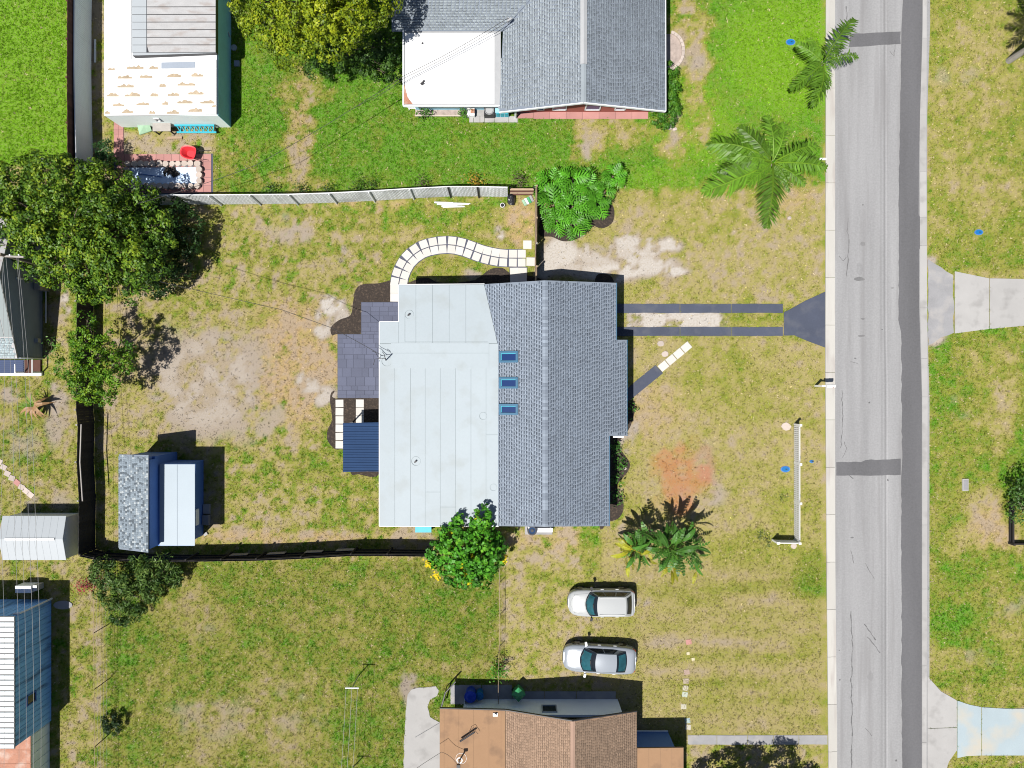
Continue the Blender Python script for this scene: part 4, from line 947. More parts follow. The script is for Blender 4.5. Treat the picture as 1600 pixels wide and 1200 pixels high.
cslab([(205.3, -60), (337.5, -60), (337.5, 82), (216, 87), (207, 87)], CZ + .36, .32, MT['dark_metal'], 'raised_roof')
for i in range(12):
    y = 82 - 11.9 * i
    cslab([(229.6, y - 11.2), (336.8, y - 11.3), (336.8, y - .7), (229.6 + (3 if i == 0 else 0), y - .5)], CZ + .385 + .008 * (i % 2), .02, MT['ribbed'], 'roof_panel')
    cslab([(205.5, y - 11.4), (228.7, y - 11.4), (228.7, y - .2), (205.5, y - .2)], CZ + .375 + .005 * (i % 2), .012, MT['pale_metal'], 'roof_panel')
cslab([(207, 82.3), (337.3, 82.3), (337.3, 82.6), (216, 86.5), (207, 86.5)], CZ + .37, .012, MT['pale_metal'], 'roof_panel')
p = W(339, 184, 1.6); win(ct, (W(259, 199).x, W(0, 199).y), (W(267, 199).x, W(0, 199).y), 1.2, 1.6, (0, -1))
mb = MB(); p = W(366, 75); mb.cyl(p.x, p.y, 0, .2, .08); mb.tube([(p.x - .2, p.y + .8, .5), (p.x - .1, p.y + .5, .4)], .04, 6); mb.build('drain', MT['grey_metal'], ct)
mb = MB(); p = W(371, 100); mb.box(p.x, p.y, 0, .34, .34, .15); mb.build('meter_box', MT['grey_wall'], ct)
# things leaning on the cottage
p = W(229, 203); t = thing('plywood_sheet', 'bent pale green panel propped on the cottage wall', 'panel', p)
mb = MB(); mb.hexa([(p.x - .42, p.y - .35, .05), (p.x + .05, p.y - .2, .05), (p.x + .05, p.y + .2, .35), (p.x - .42, p.y + .2, .35), (p.x - .42, p.y - .33, .09), (p.x + .05, p.y - .18, .09), (p.x + .05, p.y + .22, .39), (p.x - .42, p.y + .22, .39)]); mb.build('panel', MT['green_tarp'], t)
mb = MB(); mb.hexa([(p.x + .055, p.y - .2, .05), (p.x + .4, p.y - .1, .1), (p.x + .4, p.y + .3, .45), (p.x + .055, p.y + .22, .38), (p.x + .055, p.y - .18, .1), (p.x + .4, p.y - .08, .15), (p.x + .4, p.y + .32, .5), (p.x + .055, p.y + .24, .43)]); mb.build('flap', MT['green_tarp'], t)
p = W(261, 204); t = thing('work_table', 'weathered grey work table against the cottage wall', 'table', p)
mb = MB(); mb.box(p.x + .02, p.y, .72, 1.15, .62, .05); mb.build('tabletop', MT['wood_grey'], t)
for dx in (-.5, .5):
    for dy in (-.25, .25): mb = MB(); mb.box(p.x + dx, p.y + dy, 0, .07, .07, .72); mb.build('leg', MT['wood_dark'], t)
p = W(274, 216); mb = MB(); mb.box(p.x, p.y, 0, .95, .14, .12, .03); tag(mb.build('timber_beam', MT['wood']), 'short pale timber lying below the grey work table', 'beam')
t = thing('ladder_rack', 'cyan painted lattice rack lying beside the cottage', 'rack', W(310, 204)); a = W(280, 205); L_ = 2.55
for dy, z in ((.16, .55), (-.18, .3), (.16, .62)):
    mb = MB(); mb.bar((a.x, a.y + dy, z), (a.x + L_, a.y + dy, z), .09, .09); mb.build('rail', MT['cyan'], t)
for k in range(8):
    mb = MB(); x = a.x + .1 + k * .3; mb.bar((x, a.y + .13, .54), (x + .14, a.y - .15, .31), .05, .05); mb.bar((x + .14, a.y - .15, .30), (x + .28, a.y + .13, .53), .05, .05); mb.build('strut', MT['cyan'], t)
for k in (0, 1):
    mb = MB(); mb.box(a.x + .1 + k * (L_ - .2), a.y, 0, .07, .3, .3); mb.build('foot', MT['dark_metal'], t)

# ---- tan roofed house, bottom
th_ = thing('house', 'tan shingled house with flat felt wing at the bottom', 'house', W(850, 1170))
TZ = 3.6; TX = W(895, 1127, TZ).x; TS = .296
tE = lambda x, y: TZ - TS * (x - TX)
tW = lambda x, y: TZ - TS * (TX - x)
te = [on_plane(*p, tE) for p in ((895, 1127), (995, 1112), (995, 1300), (895, 1320))]; tw = [on_plane(*p, tW) for p in ((895, 1127), (790, 1110), (790, 1300), (895, 1320))]
for q in (te[2], te[3], tw[2], tw[3]): q.y = -26.0
te[2].x = te[1].x; tw[2].x = tw[1].x; te[3].x = TX; tw[3].x = TX
for q, f in ((te, tE), (tw, tW)):
    for v in q: v.z = f(v.x, v.y)
    mb = MB(); mb.slab(q, .15); mb.build('roof_slope', MT['underlay_tan'], th_)
shingles('shingle', th_, te, tE, (1, 0), (.215, .15, .105), (.17, .118, .083), MT['shingle'], seed=8, fill=(.85, .97), pitch=.17, expo=.125, lift=.012)
shingles('shingle', th_, tw, tW, (-1, 0), (.25, .17, .118), (.195, .13, .09), MT['shingle'], seed=9, fill=(.85, .97), pitch=.17, expo=.125, lift=.012)
mb = MB()
for sgn in (-1, 1): mb.hexa([(TX, -26, TZ), (TX + sgn * .14, -26, TZ - .04), (TX + sgn * .14, te[0].y, TZ - .04), (TX, te[0].y, TZ), (TX, -26, TZ + .04), (TX + sgn * .14, -26, TZ + .0), (TX + sgn * .14, te[0].y, TZ), (TX, te[0].y, TZ + .04)], (.30, .20, .15))
mb.build('ridge_cap', MT['shingle'], th_)
def tslab(pts, z, th, m, name): return nslab(pts, z, th, m, name, th_)
tslab([(687, 1107.5), (789.6, 1110.5), (789.6, 1300), (687, 1300)], 2.40, .16, MT['underlay_tan'], 'flat_roof')
xx = [687.3, 694, 717, 740, 764, 783, 789.4]
for i in range(6): tslab([(xx[i] + .15, 1107.8 + (xx[i] - 687) * .027), (xx[i + 1] - .15, 1107.8 + (xx[i + 1] - 687) * .027), (xx[i + 1] - .15, 1300), (xx[i] + .15, 1300)], 2.415 + .004 * (i % 2), .012, MT['tan_roof'], 'felt_sheet')
for a, b in ((W(687, 1107.2, 2.4), tw[1]), (tw[1], tw[0]), (te[0], te[1])):
    mb = MB(); mb.bar(a + Vector((0, .02, -.06)), b + Vector((0, .02, -.06)), .05, .16); mb.build('rake_trim', MT['dark_metal'], th_)
walls(th_, [gx(726, 1092), gx(965, 1092), gx(965, 1260), gx(726, 1260)], 2.25, MT['white_wall'])
yw = W(0, 1092).y; win(th_, (W(845, 1092).x, yw), (W(868, 1092).x, yw), 1.0, 1.9, (0, 1), MT['grey_wall'])
tslab([(995.5, 1169), (1068, 1168), (1068, 1300), (995.5, 1300)], 2.3, .12, MT['underlay_tan'], 'porch_roof')
for i in range(4): tslab([(996 + 18 * i, 1169.3 - i * .2), (1013.6 + 18 * i, 1169 - i * .2), (1013.6 + 18 * i, 1300), (996 + 18 * i, 1300)], 2.315, .012, MT['tan_roof'], 'felt_sheet')
walls(th_, [gx(966, 1142), gx(1043, 1142), gx(1043, 1260), gx(966, 1260)], 2.15, MT['blue_wall'])
mb = MB(); a = W(966, 1141.3); b = W(1043, 1141.3); mb.bar(a + Vector((0, .02, .12)), b + Vector((0, .02, .12)), .06, .12); mb.build('sill_board', MT['trim'], th_)
p = W(774, 1116, 2.4); mb = MB(); mb.box(p.x, p.y, 2.43, .3, .2, .06); mb.cyl(p.x, p.y + .02, 2.45, .07, .15); mb.build('roof_vent', MT['grey_metal'], th_)
an = thing('roof_mast', 'tall dark service mast with wires on the tan flat roof', 'mast', W(718, 1190, 2.42)); b = W(718, 1188, 2.42); tp = W(721, 1160, 3.3)
tp = b + Vector((.02, .25, 1.1))
tp2 = tp
mb = MB(); mb.tube([b, tp], .045, 8); mb.build('pole', MT['grey_metal'], an)
mb = MB(); mb.box(tp.x, tp.y, tp.z - .05, .22, .16, .14); mb.build('weather_head', MT['dark_metal'], an)
mb = MB(); ring(mb, b.x + .1, b.y + .12, b.z + .005, .32, .015); ring(mb, b.x, b.y, b.z + .005, .13, .06); mb.build('flashing', MT['grey_metal'], an)
p = W(742, 1140, 2.42); mb = MB(); mb.tube([p + Vector((-.9, -.6, .25)), p + Vector((0, 0, .3))], .06, 8); mb.tube([p + Vector((-.35, -.2, .02)), p + Vector((-.3, .1, .3)), p + Vector((-.05, .25, .25)), p + Vector((.05, .05, .3)), p + Vector((.22, -.15, .25))], .015, 5); mb.build('conduit', MT['dark_metal'], an)

# ---- grey gabled house, left edge
lh = thing('house', 'dark grey sided house with shingled gable under the big tree', 'house', W(30, 480))
LXR = W(27, 560, 2.45).x; LYE = W(27, 560, 2.45).y; LYR = W(0, 430, 4.0).y; LS = (4.0 - 2.45) / (LYR - LYE)
lS = lambda x, y: 2.45 + LS * (y - LYE)
lN = lambda x, y: 4.0 - LS * (y - LYR)
YM = LYE + (LYR - LYE) * .26
def xy3(x, y, f): return Vector((x, y, f(x, y)))
qs = [xy3(LXR, LYE, lS), xy3(LXR, LYR, lS), xy3(LXR - 8, LYR, lS), xy3(LXR - 8, LYE, lS)]
qn = [xy3(LXR, LYR, lN), xy3(LXR, 2 * LYR - LYE, lN), xy3(LXR - 8, 2 * LYR - LYE, lN), xy3(LXR - 8, LYR, lN)]
for q in (qs, qn): mb = MB(); mb.slab(q, .12); mb.build('roof_slope', MT['ribbed'], lh)
shingles('shingle', lh, [xy3(LXR, LYE, lS), xy3(LXR, YM, lS), xy3(LXR - 8, YM, lS), xy3(LXR - 8, LYE, lS)], lS, (0, -1), (.33, .40, .42), (.20, .25, .27), MT['shingle'], seed=12, fill=(.8, .95))
for i in range(16):
    mb = MB(); x = LXR - .02 - .5 * i; mb.slab([(x - .46, YM + .02, lS(0, YM + .02) + .02), (x, YM + .02, lS(0, YM + .02) + .02), (x, LYR, 4.02), (x - .46, LYR, 4.02)], .02); mb.build('roof_panel', MT['grey_green_metal'], lh)
gpts = [(LYE + .05, -.05), (2 * LYR - LYE - .05, -.05), (2 * LYR - LYE - .05, 2.3), (LYR, 3.86), (LYE + .05, 2.3)]
mb = MB(); n = 5
vs = [(LXR - .05, y, z) for y, z in gpts] + [(LXR - .2, y, z) for y, z in gpts]
mb.add(vs, [(0, 1, 2, 3, 4), (9, 8, 7, 6, 5)] + [(i, 5 + i, 5 + (i + 1) % 5, (i + 1) % 5) for i in range(5)]); mb.build('gable_wall', MT['grey_wall'], lh)
for k in range(26):                          # lap siding
    z = .1 + k * .14
    ya = LYE + .06 if z < 2.3 else LYR - (3.86 - z) / LS; yb = 2 * LYR - ya
    if yb - ya < .3: break
    mb = MB(); mb.hexa([(LXR - .048, ya, z), (LXR - .02, ya, z), (LXR - .02, yb, z), (LXR - .048, yb, z), (LXR - .048, ya, z + .13), (LXR - .042, ya, z + .13), (LXR - .042, yb, z + .13), (LXR - .048, yb, z + .13)]); mb.build('siding_board', MT['grey_wall'], lh)
EXCL.append(np.array([(LXR, LYE), (LXR, 14), (LXR - 9, 14), (LXR - 9, LYE)]))
mb = MB(); mb.prism([(LXR - 8, LYE + .05), (LXR - .21, LYE + .05), (LXR - .21, LYE + .2), (LXR - 8, LYE + .2)], 0, 2.35); mb.build('wall', MT['grey_wall'], lh)
mb = MB(); y = W(0, 448).y + .2; mb.bar((LXR + .0, y, 2.5), (LXR + .0, y, 1.7), .12, .07); mb.build('trim_board', MT['trim'], lh)
mb = MB(); y = LYE + .06; mb.bar((LXR, y, .1), (LXR, y, 2.2), .07, .08); mb.build('corner_board', MT['trim'], lh)
p = W(62, 533); mb = MB(); mb.box(LXR + .08, p.y, .5, .18, .26, .3); mb.build('meter_box', MT['grey_metal'], lh)
p = W(60, 452); mb = MB(); mb.box(LXR + .25, p.y + .1, .0, .4, .5, 1.0); mb.build('water_heater', MT['wood_grey'], lh)
mb = MB(); mb.tube([(LXR + .3, W(0, 452).y, .2), (LXR + .3, W(0, 505).y, .2)], .04, 6); mb.build('pipe', MT['trim'], lh)
pc = thing('porch', 'small roofless porch with blue and brown floors and a white front step', 'porch', W(35, 572))
X0, X1 = W(-40, 0).x, LXR + .0; Y0, Y1 = W(0, 583).y, LYE - .02
xm = W(40, 570).x
for nm, xa, xb, m in (('floor', X0, xm - .02, 'shaded_blue'), ('floor', xm + .02, X1 - .1, 'wood_brown')):
    mb = MB(); mb.prism([(xa, Y0), (xb, Y0), (xb, Y1), (xa, Y1)], 0, .15); mb.build(nm, MT[m], pc)
for k in range(6):
    mb = MB(); y = Y0 + .1 + k * (Y1 - Y0 - .2) / 5; mb.box((X0 + xm) / 2, y, .15, xm - X0 - .1, .07, .03); mb.build('floor_slat', MT['shaded_blue'], pc)
mb = MB(); mb.prism([(X0, Y0 - .18), (X1, Y0 - .18), (X1, Y0 - .002), (X0, Y0 - .002)], -.02, .2); mb.build('step', MT['trim'], pc)
for x in (xm, X1 - .05):
    mb = MB(); mb.tube([(x, Y0 + .05, 0), (x, Y0 + .05, 1.0)], .05, 6); mb.build('post', MT['trim'], pc)
mb = MB(); mb.bar((X1 - .05, Y0, 1.0), (X1 - .05, Y1, 1.0), .07, .05); mb.build('rail', MT['grey_metal'], pc)
mb = MB(); mb.bar((xm, Y0 + .06, 1.0), (xm, Y1 - .3, 1.0), .06, .05); mb.build('rail', MT['trim'], pc)
EXCL.append(np.array([(X0, Y0 - .2), (X1, Y0 - .2), (X1, Y1), (X0, Y1)]))

# ---- pale gabled shed, left
gs = thing('shed', 'pale metal shed with low gable roof left of the dark fence', 'shed', W(60, 835))
xa, xb = W(4, 841, 1.5).x, W(103.5, 841, 1.5).x; ya, yb = W(0, 875, 1.5).y, W(0, 806, 1.5).y; ym = (ya + yb) / 2
for s, y in ((0, ya), (1, yb)):
    q = [(xa, ym, 1.85), (xb, ym, 1.85), (xb, y, 1.5), (xa, y, 1.5)]; mb = MB(); mb.slab(q, .04); mb.build('roof_slope', MT['pale_metal'], gs)
    for k in range(9):
        x = xa + (xb - xa) * (k + .02) / 9; x2 = xa + (xb - xa) * (k + .97) / 9
        mb = MB(); mb.slab([(x, ym, 1.858), (x2, ym, 1.858), (x2, y, 1.508), (x, y, 1.508)], .012); mb.build('roof_panel', MT['pale_metal'], gs)
mb = MB(); mb.box(xa + (xb - xa) * .49, ym, 1.86, 3.1, .12, .05); mb.build('ridge_vent', MT['grey_metal'], gs)
walls(gs, [(xa + .1, ya + .08), (xb - .02, ya + .08), (xb - .02, yb - .08), (xa + .1, yb - .08)], 1.46, MT['vinyl'])
mb = MB(); x = xb - .02; mb.add([(x, ya + .08, 1.46), (x, yb - .08, 1.46), (x, ym, 1.80), (x - .1, ya + .08, 1.46), (x - .1, yb - .08, 1.46), (x - .1, ym, 1.80)], [(0, 1, 2), (5, 4, 3), (0, 3, 4, 1), (1, 4, 5, 2), (2, 5, 3, 0)]); mb.build('gable_end', MT['vinyl'], gs)

# ---- blue shed
bs = thing('shed', 'deep blue shed with mottled shingle lean-to and pale flat roof', 'shed', W(270, 785))
bz = lambda x, y: 3.7 + .36 * (x + 21.78)
rp = [on_plane(*p, bz) for p in ((186, 710), (232, 711), (231.5, 863.5), (186, 858))]
mb = MB(); mb.slab(rp, .1); mb.build('roof_slope', MT['underlay'], bs)
shingles('shingle', bs, rp, bz, (-1, 0), (.185, .225, .262), (.14, .175, .21), MT['shingle'], seed=14, expo=.13, pitch=.13, fill=(.9, .97), lift=.012, mottle=((.33, .365, .385), (.085, .105, .125)))
lz = 2.5
pl = [W(x, y, lz) for x, y in ((249, 725), (305, 725), (303, 853), (246.5, 853))]
mb = MB(); mb.slab([(v.x, v.y, lz - .02) for v in pl], .1); mb.build('flat_roof', MT['blue_wall'], bs)
xm_ = (pl[0].x + pl[1].x) / 2
for x0, x1 in ((pl[0].x + .02, xm_ - .01), (xm_ + .01, pl[1].x - .02)):
    mb = MB(); mb.prism([(x0, pl[3].y + .02), (x1, pl[3].y + .02), (x1, pl[0].y - .02), (x0, pl[0].y - .02)], lz - .018, lz + .01); mb.build('membrane_sheet', MT['pale_blue_metal'], bs)
tx0, tx1 = rp[0].x + .2, W(277, 0).x; ty0, ty1 = rp[3].y + .15, rp[0].y - .12
walls(bs, [(tx0, ty0), (tx1, ty0), (tx1, ty1), (tx0, ty1)], [2.9, 3.55, 2.9, 2.9], MT['blue_wall'])
for y in (ty0 + .07, ty1 - .07):                # sloping gable infill
    mb = MB(); mb.add([(tx0, y - .06, 2.91), (tx1 - .16, y - .06, 2.91), (tx1 - .16, y - .06, 3.5), (tx0, y + .06, 2.91), (tx1 - .16, y + .06, 2.91), (tx1 - .16, y + .06, 3.5)], [(0, 1, 2), (5, 4, 3), (0, 3, 4, 1), (1, 4, 5, 2), (2, 5, 3, 0)]); mb.build('gable_end', MT['blue_wall'], bs)
lx1 = W(318, 0).x; ly0, ly1 = W(0, 836).y, W(0, 718.5).y
walls(bs, [(tx1 + .005, ly0), (lx1, ly0), (lx1, ly1), (tx1 + .005, ly1)], lz - .13, MT['blue_wall'])
mb = MB(); p = W(318, 803); mb.box(lx1 + .06, p.y, .9, .1, 1.0, .5); mb.build('window_box', MT['vinyl'], bs)
p = W(323, 803); t = thing('step_block', 'two grey concrete step blocks at the shaded side of the blue shed', 'steps', p)
for k in (0, 1): mb = MB(); mb.box(p.x + .05, p.y + .35 - .7 * k, 0, .42, .62, .2 + .12 * k); mb.build('block', MT['concrete_grey'], t)
p = W(322, 834); mb = MB(); mb.box(p.x, p.y, 0, .25, .2, .12, .5); tag(mb.build('concrete_block', MT['concrete']), 'small pale block on the grass at the blue shed corner', 'block')

# ---- blue weathered mobile home, bottom left
mh = thing('mobile_home', 'weathered blue mobile home with white metal roof at the lower left', 'house', W(40, 1030))
MZ = 3.5
c = [W(23, 963, MZ), W(23, 1170, MZ)]; xr = c[0].x; ya, yb = c[1].y, c[0].y; xl = xr - 5
walls(mh, [(xl, ya + .05), (xr - .06, ya + .05), (xr - .06, yb - .05), (xl, yb - .05)], MZ - .06, MT['blue_siding'])
n = 24
for k in range(n):                              # upright siding boards
    y = ya + .06 + (yb - ya - .12) * k / n; w = (yb - ya - .12) / n
    mb = MB(); mb.box(xr - .045, y + w / 2, .05, .03, w - .03, MZ - .15); mb.build('siding_board', MT['blue_siding'], mh)
for k in range(12):
    x = xr - .3 - .41 * k; mb = MB(); mb.box(x, yb - .035, .05, .38, .03, MZ - .15); mb.build('siding_board', MT['blue_siding'], mh)
mb = MB(); mb.slab([(xl, ya, MZ), (xr, ya, MZ), (xr, yb, MZ), (xl, yb, MZ)], .06); mb.build('roof_deck', MT['dark_metal'], mh)
for k in range(25):
    h = (yb - ya) / 25; y = ya + h * k; mb = MB(); mb.hexa([(xl, y + .025, MZ + .002), (xr - .02, y + .025, MZ + .002), (xr - .02, y + h - .025, MZ + .002), (xl, y + h - .025, MZ + .002), (xl, y + .05, MZ + .04), (xr - .03, y + .05, MZ + .04), (xr - .03, y + h - .05, MZ + .04), (xl, y + h - .05, MZ + .04)]); mb.build('roof_panel', MT['white_metal'], mh)
win(mh, (xr - .03, W(0, 1062).y), (xr - .03, W(0, 1078).y), 1.6, 2.4, (1, 0), MT['blue_wall'])
p = W(82, 938, 3.3); mb = MB(); mb.tube([(xr - .3, yb + .05, 3.2), (xr - .0, yb + .05, 3.1), (xr + .05, yb + .05, 2.7), (xr + .05, yb + .05, .1)], .06, 8); mb.build('downpipe', MT['trim'], mh)
rz = 1.9; rx = W(48, 1180, rz).x
mb = MB(); mb.slab([(rx - 4, ya - 6, rz), (rx, ya - 6, rz), (rx, ya - .02, rz), (rx - 4, ya - .02, rz)], .06); mb.build('porch_roof', MT['rust'], mh)
for k in range(7):
    y = ya - .03 - .86 * k; mb = MB(); mb.slab([(rx - 4, y - .82, rz + .02), (rx - .03, y - .82, rz + .02), (rx - .03, y, rz + .02), (rx - 4, y, rz + .02)], .016); mb.build('roof_panel', MT['rust'], mh)
walls(mh, [(rx - 4, ya - 6), (rx - .05, ya - 6), (rx - .05, ya - .03), (rx - 4, ya - .03)], rz - .07, MT['pale_teal'])
for k in range(9):
    y = ya - .08 - .6 * k; mb = MB(); mb.box(rx - .035, y - .28, .05, .025, .55, rz - .15); mb.build('siding_board', MT['pale_teal'], mh)
p = W(36, 921, .9); t = thing('cooling_unit', 'pale cooling box in the shade behind the blue mobile home', 'cooling unit', W(60, 910)); q = Vector((p.x, p.y, 0)); mb = MB(); mb.box(q.x, q.y, .1, 1.0, .45, .8); mb.build('casing', MT['vinyl'], t); mb = MB(); mb.box(q.x + .68, q.y + .05, .1, .25, .35, .7); mb.build('cover', MT['grey_metal'], t)
p = W(99, 945); mb = MB(); mb.prism([(p.x + .62 * math.cos(a), p.y + .28 * math.sin(a)) for a in np.linspace(0, 6.28, 17)[:-1]], 0, .06); tag(mb.build('splash_pad', MT['concrete_grey']), 'oval grey pad in the shade at the mobile home corner', 'pad')
EXCL.append(np.array([W(99, 945)[:2]]) + np.array([(-.6, -.3), (.6, -.3), (.6, .3), (-.6, .3)]))
# ------------------------------------------------------------------ fences
def fence_run(t, top_px, z, m, pm, bay=60, boards=0.15, board_th=.02, post_side=0.08, rails=True, rail_m=None, off=0.0, post_h=None, skip=()):
    """solid board fence standing under the polyline seen in the photo at height z; posts on one side"""
    pts = [W(x, y, z) for x, y in top_px]; pts = [Vector((p.x, p.y, 0)) for p in pts]
    for i in range(len(pts) - 1):
        a, b = pts[i], pts[i + 1]; L = (b - a).length; d = (b - a) / L; n = Vector((-d.y, d.x, 0)) * (1 if post_side > 0 else -1); s = abs(post_side)
        nb = max(1, round(L / (bay / PPM)))
        for k in range(nb):
            p = a + d * (L * k / nb); q = a + d * (L * (k + 1) / nb); l = (q - p).length; mb = MB()
            c = max(1, int(l / boards)); w = l / c
            for j in range(c):
                o = p + d * (w * (j + .5)) + n * off; h = z + R.uniform(-.02, .02); v = R.uniform(.7, 1.25)
                mb.box(o.x, o.y, .03, w - .002, board_th, h, math.atan2(d.y, d.x), (v, v, v))
            mb.build('fence_panel', m, t)
            o = p + n * (s + off); mb = MB(); mb.box(o.x, o.y, 0, .1, .1, (post_h or z) + .02, math.atan2(d.y, d.x)); mb.build('post', pm, t)
            if rails:
                for zz in (.35, z * .55, z - .12):
                    mb = MB(); mb.bar(p + n * (.05 + off) + Vector((0, 0, zz)), q + n * (.05 + off) + Vector((0, 0, zz)), .05, .09); mb.build('rail', rail_m or m, t)
    return pts

t = thing('wood_fence', 'dark timber fence running down between the big tree and the blue shed', 'fence', W(147, 660))
fence_run(t, [(121, 430), (120.5, 470), (120, 560), (119.5, 640), (122, 664), (120.5, 722), (124, 783), (123, 868)], 1.8, MT['wood_dark'], MT['wood_grey'], 60, post_side=-.1)
mb = MB(); 
pp = [W(x, y, 1.86) for x, y in ((124.5, 663), (122.5, 722), (126.5, 783))]
for i in range(2): mb.bar(pp[i] + Vector((.1, 0, 0)), pp[i + 1] + Vector((.1, 0, 0)), .06, .06)
mb.build('cap_rail', MT['wood_grey'], t)
t = thing('wood_fence', 'dark timber fence along the south edge of the back yard', 'fence', W(400, 868))
fpts = [(124, 869), (146, 874), (200, 876.5), (290, 877.5), (400, 876), (470, 873), (548, 868.5), (605, 868.5), (668, 869.5)]
fence_run(t, fpts, 1.8, MT['wood_dark'], MT['wood_dark'], 56, post_side=.1)
for x, y in ((363, 876.2), (423, 874.2), (483, 871.5), (533, 868.7)):  # lighter grey boards on the inner face of the fence
    a = W(x - 15, y + .6, 1.8); b = W(x + 13, y - .6, 1.8); mb = MB(); d = Vector((0, .09, 0)); lo, hi = .25, .85
    mb.hexa([Vector((a.x, a.y, lo)) + d, Vector((b.x, b.y, lo)) + d, Vector((b.x, b.y, lo)) + d * 1.3, Vector((a.x, a.y, lo)) + d * 1.3, Vector((a.x, a.y, hi)) + d, Vector((b.x, b.y, hi)) + d, Vector((b.x, b.y, hi)) + d * 1.3, Vector((a.x, a.y, hi)) + d * 1.3]); mb.build('grey_board', MT['wood_grey'], t)
t = thing('vinyl_fence', 'tall white ribbed fence beside the bright green lawn at the top left', 'fence', W(143, 120))
pts = [W(x, y, 1.8) for x, y in ((117.5, -60), (116.5, 0), (116, 100), (117, 160), (119.5, 265))]
for i in range(4):
    a, b = [Vector((p.x, p.y, 0)) for p in pts[i:i + 2]]; L = (b - a).length; d = (b - a) / L; nb = max(1, round(L / 2.4))
    for k in range(nb):
        p = a + d * (L * k / nb); l = L / nb; mb = MB(); c = int(l / .12)
        mb.bar(p + Vector((0, 0, .9)), p + d * (l - .01) + Vector((0, 0, .9)), .02, 1.78)
        for j in range(c):
            o = p + d * (l * (j + .5) / c); mb.box(o.x + .018, o.y, .03, .02, .055, 1.74)
        mb.build('fence_panel', MT['vinyl'], t)
        mb = MB(); mb.bar(p + Vector((0, 0, 1.82)), p + d * (l - .01) + Vector((0, 0, 1.82)), .07, .06); mb.build('cap_rail', MT['trim'], t)
t = thing('wood_fence', 'reddish brown board fence standing behind the tall white fence', 'fence', W(140, 120))
fence_run(t, [(106, -60), (105.5, 0), (105, 120), (106, 262)], 2.35, MT['wood_brown'], MT['wood_brown'], 58, post_side=-.06, rails=False)
p = W(149, 80); mb = MB(); mb.box(p.x, p.y, 0, .11, 1.5, .06); tag(mb.build('pipe', MT['trim']), 'white pipe lying at the foot of the tall white fence', 'pipe')

t = thing('chain_link_fence', 'pale slatted chain link fence between the two back yards', 'fence', W(520, 317))
top = [(205, 306), (225, 305.5), (262, 304.5), (326, 304.5), (390, 304), (451, 303.5), (514, 301.5), (576, 298.5), (640, 294.5), (700, 291.5), (746, 291.5), (793, 292.5)]
P2 = [W(x, y, 2.0) for x, y in top]
for i in range(len(P2) - 1):
    a, b = [Vector((p.x, p.y, 0)) for p in P2[i:i + 2]]; d = (b - a).normalized(); l = (b - a).length; mb = MB()
    c = int(l / .085)
    lean = Vector((0, -.10, 0))
    for j in range(c):
        o = a + d * (l * (j + .5) / c); v = R.uniform(.82, 1.12); w = d * (.036)
        mb.quad(o - w + lean + Vector((0, 0, .05)), o + w + lean + Vector((0, 0, .05)), o + w + Vector((0, 0, 1.95)), o - w + Vector((0, 0, 1.95)), (v, v, v))
    mb.build('fence_panel', MT['slat'], t)
    mb = MB(); k = 0; dia = []
    for j in range(int(l / .22)):                  # diamond wire in front of the slats
        x0 = a + d * (.22 * j); x1 = a + d * min(l, .22 * j + 1.1)
        f = (x1 - x0).length / 1.1; n = Vector((d.y, -d.x, 0)) * .03
        mb.bar(x0 + n + lean + Vector((0, 0, .05)), x1 + n + lean * (1 - f) + Vector((0, 0, .05 + 1.9 * f)), .009, .009)
    mb.build('wire_mesh', MT['grey_metal'], t)
    for px_, par in ((a, 0),):
        n = Vector((d.y, -d.x, 0)) * .08; mb = MB(); mb.tube([px_ + n + lean * 1.0, px_ + n + Vector((0, 0, 2.05))], .045, 8); mb.build('post', MT['wood_dark' if i > 8 else 'trim'], t)
    mb = MB(); mb.bar(a + Vector((0, 0, 1.98)), b + Vector((0, 0, 1.98)), .05, .05); mb.build('top_rail', MT['trim'], t)
a = W(797, 296, 1.0); b = W(834, 296, 1.0)
t = thing('wood_gate', 'low slatted timber screen between the chain link fence and the board fence', 'gate', W(815, 305))
for zz, m in ((1.0, 'wood'), (.72, 'wood_brown'), (.5, 'wood'), (.26, 'wood_brown')):
    mb = MB(); mb.bar(Vector((a.x, a.y - (1 - zz) * .15, zz)), Vector((b.x, b.y - (1 - zz) * .15, zz)), .12, .06); mb.build('slat', MT[m], t)
for p in (a, b): mb = MB(); mb.box(p.x, p.y + .08, 0, .1, .1, 1.3); mb.build('post', MT['wood_dark'], t)
t = thing('wood_fence', 'thin timber fence from the leafy clump down to the house corner', 'fence', W(836, 360))
fence_run(t, [(837.3, 290), (837.3, 340), (837.2, 378)], 1.7, MT['wood'], MT['wood'], 40, post_side=.06)
fence_run(t, [(837.2, 416), (837.2, 440)], 1.7, MT['wood'], MT['wood'], 40, post_side=.06)
fence_run(t, [(837.2, 380), (837.2, 414)], 1.7, MT['wood'], MT['wood_grey'], 40, post_side=.06, rails=False)

